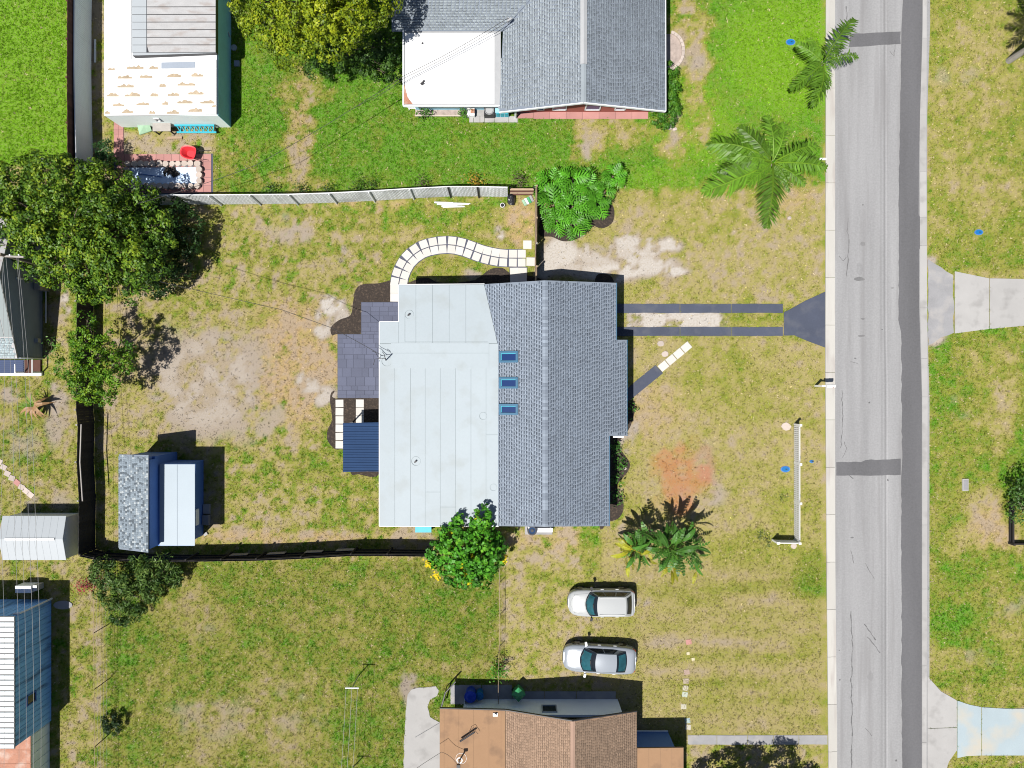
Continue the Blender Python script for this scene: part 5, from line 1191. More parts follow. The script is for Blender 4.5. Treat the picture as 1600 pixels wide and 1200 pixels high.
def wire_fence(label, px_pts, z, loc, bay, mesh_n=5):
    t = thing('wire_fence', label, 'fence', W(*loc))
    pts = [Vector((W(x, y).x, W(x, y).y, 0)) for x, y in px_pts]
    for i in range(len(pts) - 1):
        a, b = pts[i], pts[i + 1]; L = (b - a).length; d = (b - a) / L; nb = max(1, round(L * PPM / bay))
        for k in range(nb + (i == len(pts) - 2)):
            p = a + d * (L * k / nb); mb = MB(); mb.tube([p, p + Vector((0, 0, z))], .026, 6); mb.build('post', MT['wood_dark'], t)
        mb = MB(); mb.tube([a + Vector((0, 0, z)), b + Vector((0, 0, z))], .014, 6); mb.build('top_rail', MT['wood'], t)
        mb = MB()
        for k in range(1, mesh_n): mb.tube([a + Vector((0, 0, z * k / mesh_n)), b + Vector((0, 0, z * k / mesh_n))], .005, 4)
        for k in range(int(L / .5)): p = a + d * (.5 * k + .25); mb.tube([p, p + Vector((0, 0, z))], .004, 4)
        mb.build('wire_mesh', MT['wire_pale'], t)
    return t
wire_fence('low wire fence running down beside the blue mobile home', [(170, 888), (170, 975), (171, 1060), (172, 1320)], 1.7, (168, 1040), 78)
wire_fence('short wire fence from the yellow flowered tree to the blue bins', [(780, 860), (781.5, 960), (779, 1060), (779, 1088)], 1.1, (781, 980), 48)
# white picket fence
pf = thing('picket_fence', 'white picket fence with a short return in the front lawn', 'fence', W(1240, 755))
x0 = W(1240.3, 0).x; ya, yb = W(0, 663).y, W(0, 844).y
mbp = MB(); mbp.hexa([(-.022, -.045, .08), (.022, -.045, .08), (.022, .045, .08), (-.022, .045, .08), (-.022, -.045, .86), (.022, -.045, .86), (.022, .045, .86), (-.022, .045, .86)])
mbp.add([(-.022, -.045, .86), (.022, -.045, .86), (.022, .045, .86), (-.022, .045, .86), (-.022, 0, .95), (.022, 0, .95)], [(0, 1, 5, 4), (2, 3, 4, 5), (1, 2, 5), (3, 0, 4)])
picket = mbp.mesh('picket', MT['white_paint'])
def add_picket(x, y, rot):
    o = link('picket', picket, pf); o.location = Vector((x, y, 0)) - pf.location; o.rotation_euler = (0, 0, rot)
n = int((ya - yb) / .128)
for k in range(n): add_picket(x0, ya - .12 - .128 * k, 0)
for zz in (.28, .74):
    mb = MB(); mb.bar((x0 + .065, ya, zz), (x0 + .065, yb, zz), .08, .09); mb.build('rail', MT['white_paint'], pf)
c0 = Vector((x0, yb, 0)); c1 = Vector((W(1207, 0).x, W(0, 843.5).y, 0)); dd = (c1 - c0).normalized(); rot = math.atan2(dd.y, dd.x) - math.pi / 2
for k in range(10): q = c0 + dd * (.14 + .128 * k); add_picket(q.x, q.y, rot)
for zz in (.28, .74):
    mb = MB(); mb.bar(c0 + Vector((0, -.04, zz)), c1 + Vector((0, -.04, zz)), .045, .08); mb.build('rail', MT['white_paint'], pf)
for q in (Vector((x0 + .05, ya, 0)), c0, c1, Vector((x0 + .05, W(0, 723).y, 0)), Vector((x0 + .05, W(0, 783).y, 0))):
    mb = MB(); mb.box(q.x, q.y, 0, .11, .11, 1.0); mb.box(q.x, q.y, 1.0, .15, .15, .04); mb.build('post', MT['white_paint'], pf)
# dark corner fence at the right edge
t = thing('corner_fence', 'dark timber frame fence enclosing the shrub at the right edge', 'fence', W(1576, 820))
q = [W(1640, 786, 0), W(1576.5, 786, 0), W(1576.5, 848, 0), W(1640, 848, 0)]
for i in range(3):
    for zz in (.12, .38): mb = MB(); mb.bar(Vector((q[i].x, q[i].y, zz)), Vector((q[i + 1].x, q[i + 1].y, zz)), .09, .14); mb.build('rail', MT['wood_dark'], t)
for i in (1, 2): mb = MB(); mb.box(q[i].x, q[i].y, 0, .14, .14, .55); mb.build('post', MT['wood_dark'], t)

# ------------------------------------------------------------------ cars (front towards -x)
def interp(x, xs, ys): return float(np.interp(x, xs, ys))
def grid_mesh(name, fn, nu, nv, m, parent, smooth=True):
    V = []; F = []
    for i in range(nu + 1):
        for j in range(nv + 1): V.append(tuple(fn(i / nu, j / nv)))
    for i in range(nu):
        for j in range(nv):
            a = i * (nv + 1) + j; F.append((a, a + 1, a + nv + 2, a + nv + 1))
    mb = MB(); mb.add(V, F); return mb.build(name, m, parent, smooth=smooth)
def car(name, label, loc, rotz, spec, paint):
    c = thing(name, label, 'car', loc, rotz, local=True)
    L = spec['L']; X = spec['x']; HW = spec['hw']; ZB = spec['belt']; ZC = spec['deck']
    hw = lambda x: interp(x, X, HW); zb = lambda x: interp(x, X, ZB); zc = lambda x: interp(x, X, ZC)
    sx = np.linspace(X[0], X[-1], 40)
    rings = []
    for x in sx:
        w, b, d = hw(x), zb(x), zc(x)
        half = [(w * .86, .20), (w * .97, .30), (w, .48), (w * 1.0, .60), (w * .985, b - .10), (w * .95, b - .02), (w * .88, b + (d - b) * .35), (w * .62, b + (d - b) * .8), (w * .3, d - .004), (0, d)]
        ring_ = [(x, y, z) for y, z in half] + [(x, -y, z) for y, z in reversed(half[:-1])]
        rings.append(ring_)
    V = [p for r in rings for p in r]; n = len(rings[0]); F = []
    for i in range(len(rings) - 1):
        for j in range(n - 1): F.append((i * n + j, i * n + j + 1, (i + 1) * n + j + 1, (i + 1) * n + j))
        F.append((i * n + n - 1, i * n, (i + 1) * n, (i + 1) * n + n - 1))
    F.append(tuple(range(n))); F.append(tuple(reversed(range((len(rings) - 1) * n, len(rings) * n))))
    mb = MB(); mb.add(V, F); body = mb.build('body', paint, c, smooth=True)
    def top(x, y):
        t = min(1, abs(y) / hw(x)); b, d = zb(x), zc(x)
        return interp(t, [0, .3, .62, .88, .95], [d, d - .004, b + (d - b) * .8, b + (d - b) * .35, b - .02])
    g = spec['cab']; yb, yr, zr = g['yb'], g['yr'], g['zr']
    wsb = lambda t: g['wsb'] + g['c1'] * t * t; wst = lambda t: g['wst'] + .08 * t * t
    rgt = lambda t: g['rgt'] - .04 * t * t; rgb = lambda t: g['rgb'] - g['c2'] * t * t
    crown = lambda t: zr - .05 * t * t
    def ws(u, v, o=0.0, f=1.0):          # u across -1..1, v 0 base..1 top
        t = u * f; y0, y1 = t * yb, t * yr; x0, x1 = wsb(t), wst(t)
        z0 = top(wsb(t), y0) + .0; z1 = crown(t); bul = .035 * math.sin(math.pi * v)
        return (x0 + (x1 - x0) * v - o - bul * .5, y0 + (y1 - y0) * v, z0 + (z1 - z0) * v + o + bul)
    def rg(u, v, o=0.0, f=1.0):
        t = u * f; y0, y1 = t * yb * g.get('rb', .95), t * yr; x0, x1 = rgb(t), rgt(t)
        z0 = top(rgb(t), y0); z1 = crown(t); bul = .03 * math.sin(math.pi * v)
        return (x0 + (x1 - x0) * v + o + bul * .5, y0 + (y1 - y0) * v, z0 + (z1 - z0) * v + o + bul)
    def roof(u, v):
        t = u; return (wst(t) + (rgt(t) - wst(t)) * v, t * yr, crown(t) + .03 * math.sin(math.pi * v))
    grid_mesh('roof', lambda a, b: roof(a * 2 - 1, b), 12, 12, paint, c)
    grid_mesh('windscreen_frame', lambda a, b: ws(a * 2 - 1, b), 12, 6, MT['car_dark_glass'], c)
    grid_mesh('rear_frame', lambda a, b: rg(a * 2 - 1, b), 12, 6, paint if g.get('rfp') else MT['car_dark_glass'], c)
    grid_mesh('windscreen', lambda a, b: ws((a * 2 - 1) * .86, .10 + .70 * b, .012), 12, 6, MT['car_glass'], c)
    grid_mesh('rear_window', lambda a, b: rg((a * 2 - 1) * g.get('rw', .86), .14 + .70 * b, .012), 12, 6, g.get('rglass', MT['car_glass']), c)
    grid_mesh('shade_band', lambda a, b: ws((a * 2 - 1) * .84, .70 + .12 * b, .017), 10, 2, MT['car_dark_glass'], c)
    mb = MB(); a_ = ws(0, .74, .03); mb.box(a_[0] - .02, 0, a_[2] - .01, .05, .24, .03); mb.build('inner_mirror', MT['black_plastic'], c)
    for s in (-1, 1):
        def side(v, h, o=0.0):           # v along front..rear, h 0 belt..1 roof
            x0 = wsb(1) + (rgb(1) - wsb(1)) * v; x1 = wst(1) + (rgt(1) - wst(1)) * v
            y0 = s * yb * (1 if v < .7 else 1 - (1 - g.get('rb', .95)) * (v - .7) / .3); y1 = s * yr
            z0 = top(x0, y0); z1 = crown(1)
            return (x0 + (x1 - x0) * h, y0 + (y1 - y0) * h + s * o, z0 + (z1 - z0) * h + .03 * math.sin(math.pi * h) * 0)
        grid_mesh('cabin_side', lambda a, b: side(a, b), 10, 4, paint, c)
        for v0, v1 in g['win']: grid_mesh('side_window', lambda a, b: side(v0 + (v1 - v0) * a, .10 + .74 * b, .012), 6, 3, MT['car_dark_glass'], c)
        mb = MB(); mx = wsb(1) + .10; my = s * (hw(mx) + .02)
        mb.box(mx, my + s * .09, zb(mx) - .02, .14, .22, .14, s * .25); mb.bar((mx, s * (hw(mx) - .08), zb(mx) + .0), (mx, my, zb(mx) + .03), .08, .05); mb.build('mirror', g.get('mirror', paint), c)
        for hx in g['handles']:
            mb = MB(); mb.box(hx, s * (hw(hx) + .005), zb(hx) - .17, .2, .03, .04); mb.build('door_handle', g.get('hm', paint), c)
        for dx in g['doors']:
            mb = MB(); mb.hexa([(dx, s * (hw(dx) - .01), .32), (dx + .015, s * (hw(dx) - .01), .32), (dx + .015, s * (hw(dx) + .004), .32), (dx, s * (hw(dx) + .004), .32), (dx, s * (hw(dx) * .98 - .02), zb(dx) - .09), (dx + .015, s * (hw(dx) * .98 - .02), zb(dx) - .09), (dx + .015, s * (hw(dx) * .985 + .004), zb(dx) - .09), (dx, s * (hw(dx) * .985 + .004), zb(dx) - .09)]); mb.build('door_seam', MT['dark_metal'], c)
        for wx in spec['wheels']:
            w = bpy.data.objects.new('wheel', None); COL.objects.link(w); w.parent = c; ORG[w.name] = Vector((0, 0, 0))
            mb = MB(); y = s * (hw(wx) - .10)
            mb.tube([(wx, y - .10, .32), (wx, y + .10, .32)], .32, 20); mb.build('tyre', MT['tyre'], w)
            mb = MB(); mb.tube([(wx, y + s * .085, .32), (wx, y + s * .108, .32)], [.21, .18], 16); mb.build('rim', MT['rim'], w)
            mb = MB(); mb.tube([(wx, s * (hw(wx) - .26), .34), (wx, s * (hw(wx) + .004), .34)], .38, 20); mb.build('wheel_arch', MT['black_plastic'], c)
        def patch(nm, pts, m, o=.012):
            mb = MB(); vs = [(x, s * y, top(x, y) + o) for x, y in pts]; mb.add(vs, [tuple(range(len(vs)))]); return mb.build(nm, m, c)
        lx = X[0]
        hl = g['head']
        patch('headlight', [(lx + a, hw(lx + a) * b) for a, b in hl], MT['lamp'], .014)
        tl = X[-1]; mb = MB(); x = tl - .16
        mb.hexa([(x, s * hw(x) * .80, .62), (x + .12, s * hw(x + .12) * .74, .62), (x + .13, s * hw(x + .12) * 1.0, .62), (x - .06, s * hw(x - .06) * 1.01, .62), (x, s * hw(x) * .78, zb(x) - .03), (x + .12, s * hw(x + .12) * .70, zb(x + .12) - .03), (x + .10, s * hw(x + .1) * .97, zb(x + .1) - .03), (x - .06, s * hw(x - .06) * .985, zb(x) - .03)]); mb.build('tail_light', MT['tail'], c)
    # hood panel with shut lines, wipers, bumpers, grille
    hx0, hx1 = spec['hood']
    def hood(a, b):
        t = b * 2 - 1; xx0 = hx0 + .30 * t * t; xx1 = wsb(t * .95) - .06
        x = xx0 + (xx1 - xx0) * a; y = t * hw(x) * (.70 + .05 * a); return (x, y, top(x, y) + .008)
    def hood_line(a, b):
        p = hood(a, b); t = b * 2 - 1; return (p[0] + (.5 - a) * -.016, p[1] * 1.012, top(p[0], p[1] * 1.012) + .003)
    grid_mesh('hood_seam', hood_line, 10, 14, MT['dark_metal'], c); grid_mesh('hood', hood, 10, 14, paint, c)
    for u in (-.35, .3):
        mb = MB(); a_, b_ = ws(u, .07, .03), ws(u + .42, .16, .03); mb.bar(a_, b_, .025, .02); mb.build('wiper', MT['black_plastic'], c)
    for x, nm, w in ((X[0] + .02, 'front_bumper', .06), (X[-1] - .03, 'rear_bumper', .06)):
        pass
    for s in (-1, 1):
        mb = MB(); xs_ = np.linspace(spec['wheels'][0] + .42, spec['wheels'][1] - .42, 7)
        for a_, b_ in zip(xs_[:-1], xs_[1:]): mb.bar((a_, s * (hw(a_) + .004), .47), (b_, s * (hw(b_) + .004), .47), .02, .07)
        mb.build('side_trim', MT['black_plastic'], c)
        mb = MB(); xs_ = np.linspace(spec['wheels'][0] + .40, spec['wheels'][1] - .40, 5)
        for a_, b_ in zip(xs_[:-1], xs_[1:]): mb.bar((a_, s * (hw(a_) * .9), .20), (b_, s * (hw(b_) * .9), .20), .08, .10)
        mb.build('sill', MT['black_plastic'], c)
    mb = MB(); xe = X[-1] - .10; n_ = 8
    for k in range(n_):
        y0_, y1_ = -.66 + 1.32 * k / n_, -.66 + 1.32 * (k + 1) / n_; mb.bar((xe - .05 * abs(y0_) ** 2, y0_, top(xe, y0_) + .004), (xe - .05 * abs(y1_) ** 2, y1_, top(xe, y1_) + .004), .018, .008)
    mb.build('boot_seam', MT['dark_metal'], c)
    mb = MB(); x = X[0] + .015; mb.box(x - .01, 0, .36, .05, hw(x) * 1.3, .16); mb.build('grille', MT['black_plastic'], c)
    mb = MB(); x = X[-1]; mb.box(x + .005, 0, .55, .03, .5, .12); mb.build('number_plate_holder', MT['trim'], c)
    if g.get('rack'):
        for s in (-1, 1):
            mb = MB(); mb.bar((g['wst'] + .15, s * yr * .88, zr + .0), (g['rgt'] - .1, s * yr * .88, zr + .0), .035, .05); mb.build('roof_rail', MT['grey_metal'], c)
    return c
WAG = dict(L=4.28, x=[-2.14, -2.10, -2.0, -1.8, -1.5, -1.0, 0, 1.2, 1.8, 2.0, 2.1, 2.14],
           hw=[.26, .45, .62, .76, .845, .875, .88, .87, .84, .80, .72, .62],
           belt=[.62, .70, .76, .82, .87, .91, .95, .98, .99, .98, .90, .80], deck=[.66, .76, .83, .91, .97, 1.02, 1.02, 1.02, 1.04, 1.03, .95, .82],
           wheels=(-1.32, 1.32), hood=(-1.98, -1.0),
           cab=dict(yb=.76, yr=.60, zr=1.56, wsb=-1.05, c1=.30, wst=-.36, rgt=1.46, rgb=1.93, c2=.04, rb=.97, rw=.80, rfp=True, rglass=MT['car_dark_glass'],
                    win=((.06, .30), (.32, .62), (.65, .92)), handles=(.05, 1.0), doors=(-.75, .25, 1.12), head=[(.10, .62), (.42, .74), (.50, .93), (.16, .92)], mirror=MT['black_plastic'], hm=MT['trim'], rack=True))
SED = dict(L=4.66, x=[-2.33, -2.28, -2.15, -1.9, -1.5, -1.0, 0, 1.2, 1.8, 2.1, 2.27, 2.33],
           hw=[.34, .54, .70, .82, .88, .90, .905, .895, .86, .80, .70, .58],
           belt=[.58, .66, .73, .79, .84, .88, .93, .97, .98, .96, .88, .76], deck=[.62, .71, .79, .87, .94, .99, 1.02, 1.06, 1.07, 1.06, .98, .80],
           wheels=(-1.42, 1.38), hood=(-2.10, -1.2),
           cab=dict(yb=.75, yr=.56, zr=1.44, wsb=-1.28, c1=.26, wst=-.34, rgt=1.02, rgb=1.72, c2=.10, rb=.90, rw=.84,
                    win=((.06, .42), (.45, .82)), handles=(-.05, .95), doors=(-.85, .25, 1.2), head=[(.06, .62), (.40, .78), (.62, .98), (.16, .95)], mirror=MT['trim'], hm=MT['trim']))
car('parked_car', 'white compact wagon parked on the dry lawn nearer the house', Vector((5.72, -14.02, 0)), 0.0, WAG, MT['car_white'])
car('parked_car', 'silver sedan parked on the dry lawn nearer the tan roof', Vector((5.60, -17.62, 0)), math.radians(-2.5), SED, MT['car_silver'])

# ------------------------------------------------------------------ small things
# mailbox
p = W(1274, 603); t = thing('mailbox', 'white kerbside mailbox on an arm at the street edge', 'mailbox', p); mb = MB()
mb.box(p.x, p.y, 0, .12, .12, 1.15); mb.build('post', MT['white_paint'], t)
mb = MB(); mb.bar((p.x - .05, p.y, 1.0), (p.x + .75, p.y, 1.0), .10, .1); mb.build('arm', MT['white_paint'], t)
mb = MB(); sec = [(-.1, 0), (.1, 0), (.1, .14), (.06, .2), (-.06, .2), (-.1, .14)]
vs = [(p.x + .2, p.y + a, 1.06 + b) for a, b in sec] + [(p.x + .76, p.y + a, 1.06 + b) for a, b in sec]
mb.add(vs, [tuple(range(6)), tuple(reversed(range(6, 12)))] + [(i, (i + 1) % 6, 6 + (i + 1) % 6, 6 + i) for i in range(6)]); mb.build('box', MT['white_paint'], t)
mb = MB(); mb.box(p.x + .62, p.y - .12, 1.12, .04, .02, .2); mb.build('flag', MT['red'], t)
# blue meter lids
for x, y, r, lab in ((1235, 66, .24, 'bright blue meter lid beside the upper palm tree'), (1529, 363, .22, 'bright blue meter lid in the verge across the street'), (1227, 733, .24, 'bright blue meter lid next to the picket fence'), (1268, 721, .11, 'small faded blue valve lid between picket fence and kerb')):
    p = W(x, y); t = thing('meter_lid', lab, 'meter lid', p); el = lambda f: [(p.x + f * 1.2 * r * math.cos(a), p.y + f * .78 * r * math.sin(a)) for a in np.linspace(0, 6.283, 17)[:-1]]
    mb = MB(); mb.prism(el(1.08), -.02, .035); mb.build('collar', MT['blue_wall'], t)
    mb = MB(); mb.prism(el(.88), .035, .06); mb.build('lid', MT['blue_lid'], t)
    mb = MB(); mb.box(p.x + .05, p.y, .06, .12, .05, .02); mb.build('pull_tab', MT['dark_metal'], t)
    excl([(x - 7, y - 6), (x + 7, y - 6), (x + 7, y + 6), (x - 7, y + 6)])
p = W(1507.5, 757.5); t = thing('utility_box', 'pale concrete utility lid lying in the verge across the street', 'utility lid', p)
mb = MB(); mb.box(p.x, p.y, -.02, .40, .78, .10); mb.build('frame', MT['concrete'], t); mb = MB(); mb.box(p.x + .02, p.y, .081, .3, .64, .02); mb.build('lid', MT['concrete_grey'], t); excl(rect(1502, 748, 1513, 767))
p = W(1233, 100); 
# clothes line
t = thing('clothes_line', 'two metal clothes line posts with three lines in the lower lawn', 'clothes line', W(558, 1054))
A = W(550.0, 1075, 2.0); B = W(541, 1225, 2.0); ax = Vector((.42, 0, 0))
for q in (A, B):
    mb = MB(); mb.tube([(q.x, q.y, 0), (q.x, q.y, 2.0)], .035, 8); mb.build('post', MT['grey_metal'], t)
    mb = MB(); mb.bar(q - ax, q + ax, .06, .06); mb.build('cross_arm', MT['trim'], t)
for k in (-1, 0, 1):
    mb = MB(); mb.tube([A + ax * k * .85 + Vector((0, 0, .04)), (A + B) / 2 + ax * k * .85 - Vector((0, 0, .05)), B + ax * k * .85 + Vector((0, 0, .04))], .010, 4); mb.build('line', MT['wire_pale'], t)
# red wheelbarrow
p = W(302, 243); t = thing('wheelbarrow', 'red wheelbarrow parked on the pink paving', 'wheelbarrow', p, math.radians(-12), local=True)
def oval(sx, sy, z, dx=0):
    pts = []
    for k in range(20):
        a = 2 * math.pi * k / 20; x, y = math.cos(a), math.sin(a)
        x = x * sx if x < 0 else (abs(x) ** .45) * sx * .85; y = math.copysign(abs(y) ** .7, y) * sy; pts.append((x + dx, y, z))
    return pts
mb = MB(); rr = [oval(.30, .24, .34, .02), oval(.52, .40, .66), oval(.56, .43, .67), oval(.55, .42, .70), oval(.47, .36, .685), oval(.26, .20, .38, .02)]
vs = [q for r in rr for q in r]; fs = [(i * 20 + k, i * 20 + (k + 1) % 20, (i + 1) * 20 + (k + 1) % 20, (i + 1) * 20 + k) for i in range(5) for k in range(20)] + [tuple(range(100, 120)), tuple(reversed(range(20)))]
mb.add(vs, fs); mb.build('tub', MT['red'], t)
for s in (-1, 1):
    mb = MB(); mb.tube([(-.5, s * .1, .25), (.2, s * .26, .36), (.95, s * .32, .6)], .02, 6); mb.build('handle', MT['wood_dark'], t)
    mb = MB(); mb.tube([(.25, s * .22, .36), (.35, s * .24, 0), (.55, s * .28, .45)], .018, 6); mb.build('leg', MT['dark_metal'], t)
mb = MB(); mb.tube([(-.52, -.04, .19), (-.52, .04, .19)], .19, 16); mb.build('wheel', MT['tyre'], t)
# bins
def barrel(px, py, r, h, m, name, lab, cat):
    p = W(px, py); t = thing(name, lab, cat, p); mb = MB(); mb.cyl(p.x, p.y, 0, r * .85, h, 20, r2=r); mb.build('body', m, t)
    mb = MB(); mb.cyl(p.x, p.y, h, r * 1.06, .05, 20); mb.cyl(p.x, p.y, h + .05, r * .8, .05, 20, r2=r * .5); mb.build('lid', m, t)
    mb = MB(); mb.bar((p.x - .1, p.y, h + .12), (p.x + .1, p.y, h + .12), .03, .03); mb.build('handle', m, t)
barrel(736, 1079, .36, .9, MT['blue_plastic'], 'barrel', 'large deep blue barrel in the shade behind the tan house', 'barrel')
barrel(750, 1080, .25, .7, MT['blue_lid'], 'barrel', 'smaller lighter blue barrel beside the large blue one', 'barrel')
p = W(731, 1092, .4); t = thing('plastic_chair', 'white plastic seat beside the large blue barrel', 'chair', p); q = Vector((p.x, p.y, 0)); mb = MB(); mb.box(q.x, q.y, .4, .4, .4, .04); mb.build('seat', MT['trim'], t)
for dx in (-.17, .17):
    for dy in (-.17, .17): mb = MB(); mb.box(q.x + dx, q.y + dy, 0, .04, .04, .4); mb.build('leg', MT['trim'], t)
mb = MB(); mb.box(q.x - .19, q.y, .44, .03, .4, .35); mb.build('backrest', MT['trim'], t)
p = W(810, 1075.5); t = thing('garbage_cart', 'green wheeled cart with pitched lid turned cornerwise', 'garbage cart', p, math.radians(45), local=True)
mb = MB(); mb.hexa([(-.24, -.24, .08), (.24, -.24, .08), (.24, .24, .08), (-.24, .24, .08), (-.31, -.31, .95), (.31, -.31, .95), (.31, .31, .95), (-.31, .31, .95)]); mb.build('body', MT['green_plastic'], t)
mb = MB(); mb.add([(-.33, -.33, .955), (.33, -.33, .955), (.33, .33, .955), (-.33, .33, .955), (0, 0, 1.25)], [(0, 1, 4), (1, 2, 4), (2, 3, 4), (3, 0, 4), (3, 2, 1, 0)]); mb.build('lid', MT['green_plastic'], t)
for s in (-1, 1): mb = MB(); mb.tube([(-.28, s * .2, .1), (-.28, s * .28, .1)], .1, 12); mb.build('wheel', MT['tyre'], t)
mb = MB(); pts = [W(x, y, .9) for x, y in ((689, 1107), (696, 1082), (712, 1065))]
t = thing('bent_tube', 'thin black bent tube on posts at the corner behind the tan house', 'rail', W(697, 1084)); mb.tube(pts, .05, 6); mb.build('rail', MT['black_plastic'], t)  # guessed black tube on posts along a thin dark line
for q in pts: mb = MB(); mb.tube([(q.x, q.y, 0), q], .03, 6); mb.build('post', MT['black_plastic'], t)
# cooling unit and bench at the south wall of the middle house
p = W(831, 826); t = thing('cooling_unit', 'round topped dark cooling unit half under the shingled eave', 'cooling unit', p); mb = MB(); mb.cyl(p.x, p.y, .05, .31, .6, 20); mb.build('casing', MT['blue_metal'], t); mb = MB(); ring(mb, p.x, p.y, .65, .22, .07, .03); mb.cyl(p.x, p.y, .65, .1, .03); mb.build('fan_guard', MT['black_plastic'], t)
p = W(848, 826.2); t = thing('bench', 'long white bench on the grey pad at the south wall', 'bench', p)
for k in (0, 1): mb = MB(); mb.box(p.x, p.y - .07 + .14 * k, .42, 1.25, .12, .03); mb.build('slat', MT['white_paint'], t)
for dx in (-.5, .5): mb = MB(); mb.box(p.x + dx, p.y, 0, .06, .25, .42); mb.build('leg', MT['white_paint'], t)
p = W(663, 823); t = thing('tote_bin', 'cyan blue storage bin peeking from under the flat roof edge', 'bin', p); mb = MB(); mb.hexa([(p.x - .45, p.y - .2, 0), (p.x + .45, p.y - .2, 0), (p.x + .45, p.y + .2, 0), (p.x - .45, p.y + .2, 0), (p.x - .5, p.y - .24, .5), (p.x + .5, p.y - .24, .5), (p.x + .5, p.y + .24, .5), (p.x - .5, p.y + .24, .5)]); mb.build('body', MT['blue_lid'], t); mb = MB(); mb.box(p.x, p.y, .502, 1.04, .52, .05); mb.build('lid', MT['cyan'], t)
p = W(799, 313); t = thing('rubbish_bag', 'shiny black rubbish bag beside the low timber screen', 'bag', p); mb = MB(); V = []; nu, nv = 8, 12
for i in range(nu + 1):
    for j in range(nv):
        a = math.pi * i / nu; b = 2 * math.pi * j / nv; k = 1 + R.uniform(-.14, .14); V.append((p.x + .27 * math.sin(a) * math.cos(b) * k, p.y + .40 * math.sin(a) * math.sin(b) * k, .22 - .24 * math.cos(a) * k))
mb.add(V, [(i * nv + j, i * nv + (j + 1) % nv, (i + 1) * nv + (j + 1) % nv, (i + 1) * nv + j) for i in range(nu) for j in range(nv)]); mb.build('sack', MT['black_plastic'], t); mb = MB(); mb.cyl(p.x + .02, p.y + .05, .43, .04, .1, 8, r2=.08); mb.build('knot', MT['black_plastic'], t)
p = W(825, 314); t = thing('folded_tarp', 'striped green and white folded tarp by the timber fence', 'tarp', p, .5, local=True)
for k, m in enumerate(('green_tarp', 'trim', 'green_plastic', 'grey_metal')):
    mb = MB(); mb.hexa([(-.36 + .18 * k, -.2, 0), (-.2 + .18 * k, -.22, 0), (-.2 + .18 * k, .2, 0), (-.36 + .18 * k, .22, 0), (-.36 + .18 * k, -.2, .12 + .04 * (k % 2)), (-.2 + .18 * k, -.22, .10), (-.2 + .18 * k, .2, .13), (-.36 + .18 * k, .22, .1 + .05 * (k % 2))]); mb.build('fold', MT[m], t)
p = W(785, 322); t = thing('paint_bucket', 'small white bucket with dark rim on the grass', 'bucket', p); mb = MB(); mb.cyl(p.x, p.y, 0, .12, .25, 12, r2=.15); mb.build('body', MT['white_paint'], t); mb = MB(); mb.cyl(p.x, p.y, .25, .12, .01, 12); mb.build('rim', MT['black_plastic'], t)
for i, (x0_, y0_, x1_, y1_, r) in enumerate(((679, 316.5, 708, 317.5, .055), (683, 319.5, 722, 320, .06), (690, 322.5, 733, 319, .05), (692, 324, 726, 323, .045), (700, 317.2, 735, 318.5, .035))):
    a, b = W(x0_, y0_), W(x1_, y1_); mb = MB(); mb.tube([a + Vector((0, 0, r + .04 * (i % 2))), b + Vector((0, 0, r + .02))], r, 8)
    tag(mb.build('pipe', MT['trim']), ['short thick white pipe at the left end of the pile by the slatted fence', 'thickest white pipe in the pile by the slatted fence', 'slanting white pipe crossing the pile by the slatted fence', 'lowest white pipe of the pile by the slatted fence', 'thin white pipe at the upper right of the pile by the slatted fence'][i], 'pipe', 'white pipes piled by the slatted fence')
for i, x in enumerate((636.5, 640.5, 644.5)):
    p = W(x, 862.5); t = thing('paint_can', ['white can at the left end of the row by the dark fence', 'white can in the middle of the row by the dark fence', 'white can at the right end of the row by the dark fence'][i], 'can', p, group='white cans at the foot of the dark fence'); mb = MB(); ring(mb, p.x, p.y, .04, .06, .025, .26, 12); mb.build('body', MT['white_paint'], t); mb = MB(); mb.cyl(p.x, p.y, .02, .058, .2, 12); mb.build('fill', MT['wood_grey'], t)
p = W(658, 863); mb = MB(); mb.tube([(p.x - .35, p.y, .06), (p.x + .35, p.y - .03, .08)], .04, 6); tag(mb.build('pipe', MT['trim']), 'short white pipe beside the row of cans at the dark fence', 'pipe')
# cables
def cable(name, lab, pts, r, m, group=None):
    t_ = MB(); q = [Vector(p) for p in pts]; out = []
    for i in range(len(q) - 1):
        for k in range(6):
            t = k / 6; p = q[i].lerp(q[i + 1], t); out.append(p - Vector((0, 0, .25 * math.sin(math.pi * t))))
    out.append(q[-1]); t_.tube(out, r, 4); return tag(t_.build(name, m), lab, 'cable', group)
for i, (pts, r) in enumerate([([(4, 400), (22, 800), (28, 1300)], .009), ([(9, 400), (33, 800), (39, 1300)], .009), ([(26, 400), (44, 800), (51, 1300)], .010), ([(28, 402), (55, 800), (63, 1300)], .010), ([(3, 410), (1, 800), (4, 1300)], .009)]):
    cable('power_cable', ['second overhead cable from the left edge of the photo', 'middle overhead cable of the five running down the left edge', 'overhead cable just left of the rightmost one above the pale shed', 'rightmost overhead cable crossing the pale shed roof', 'outermost overhead cable hugging the left edge'][i], [W(x, y, 6.3) for x, y in pts], r, MT['wire_pale'], 'overhead cables along the left edge')
t = thing('utility_pole', 'utility pole with crossarm standing inside the big tree', 'pole', W(115, 426)); tp = W(3, 398, 6.5); mb = MB(); mb.tube([(tp.x, tp.y, 0), (tp.x, tp.y, 6.7)], [.13, .09], 8); mb.build('mast', MT['bark'], t)
mb = MB(); mb.bar((tp.x - 1.0, tp.y, 6.3), (tp.x + 1.1, tp.y - .1, 6.3), .1, .1); mb.build('cross_arm', MT['wood_grey'], t)
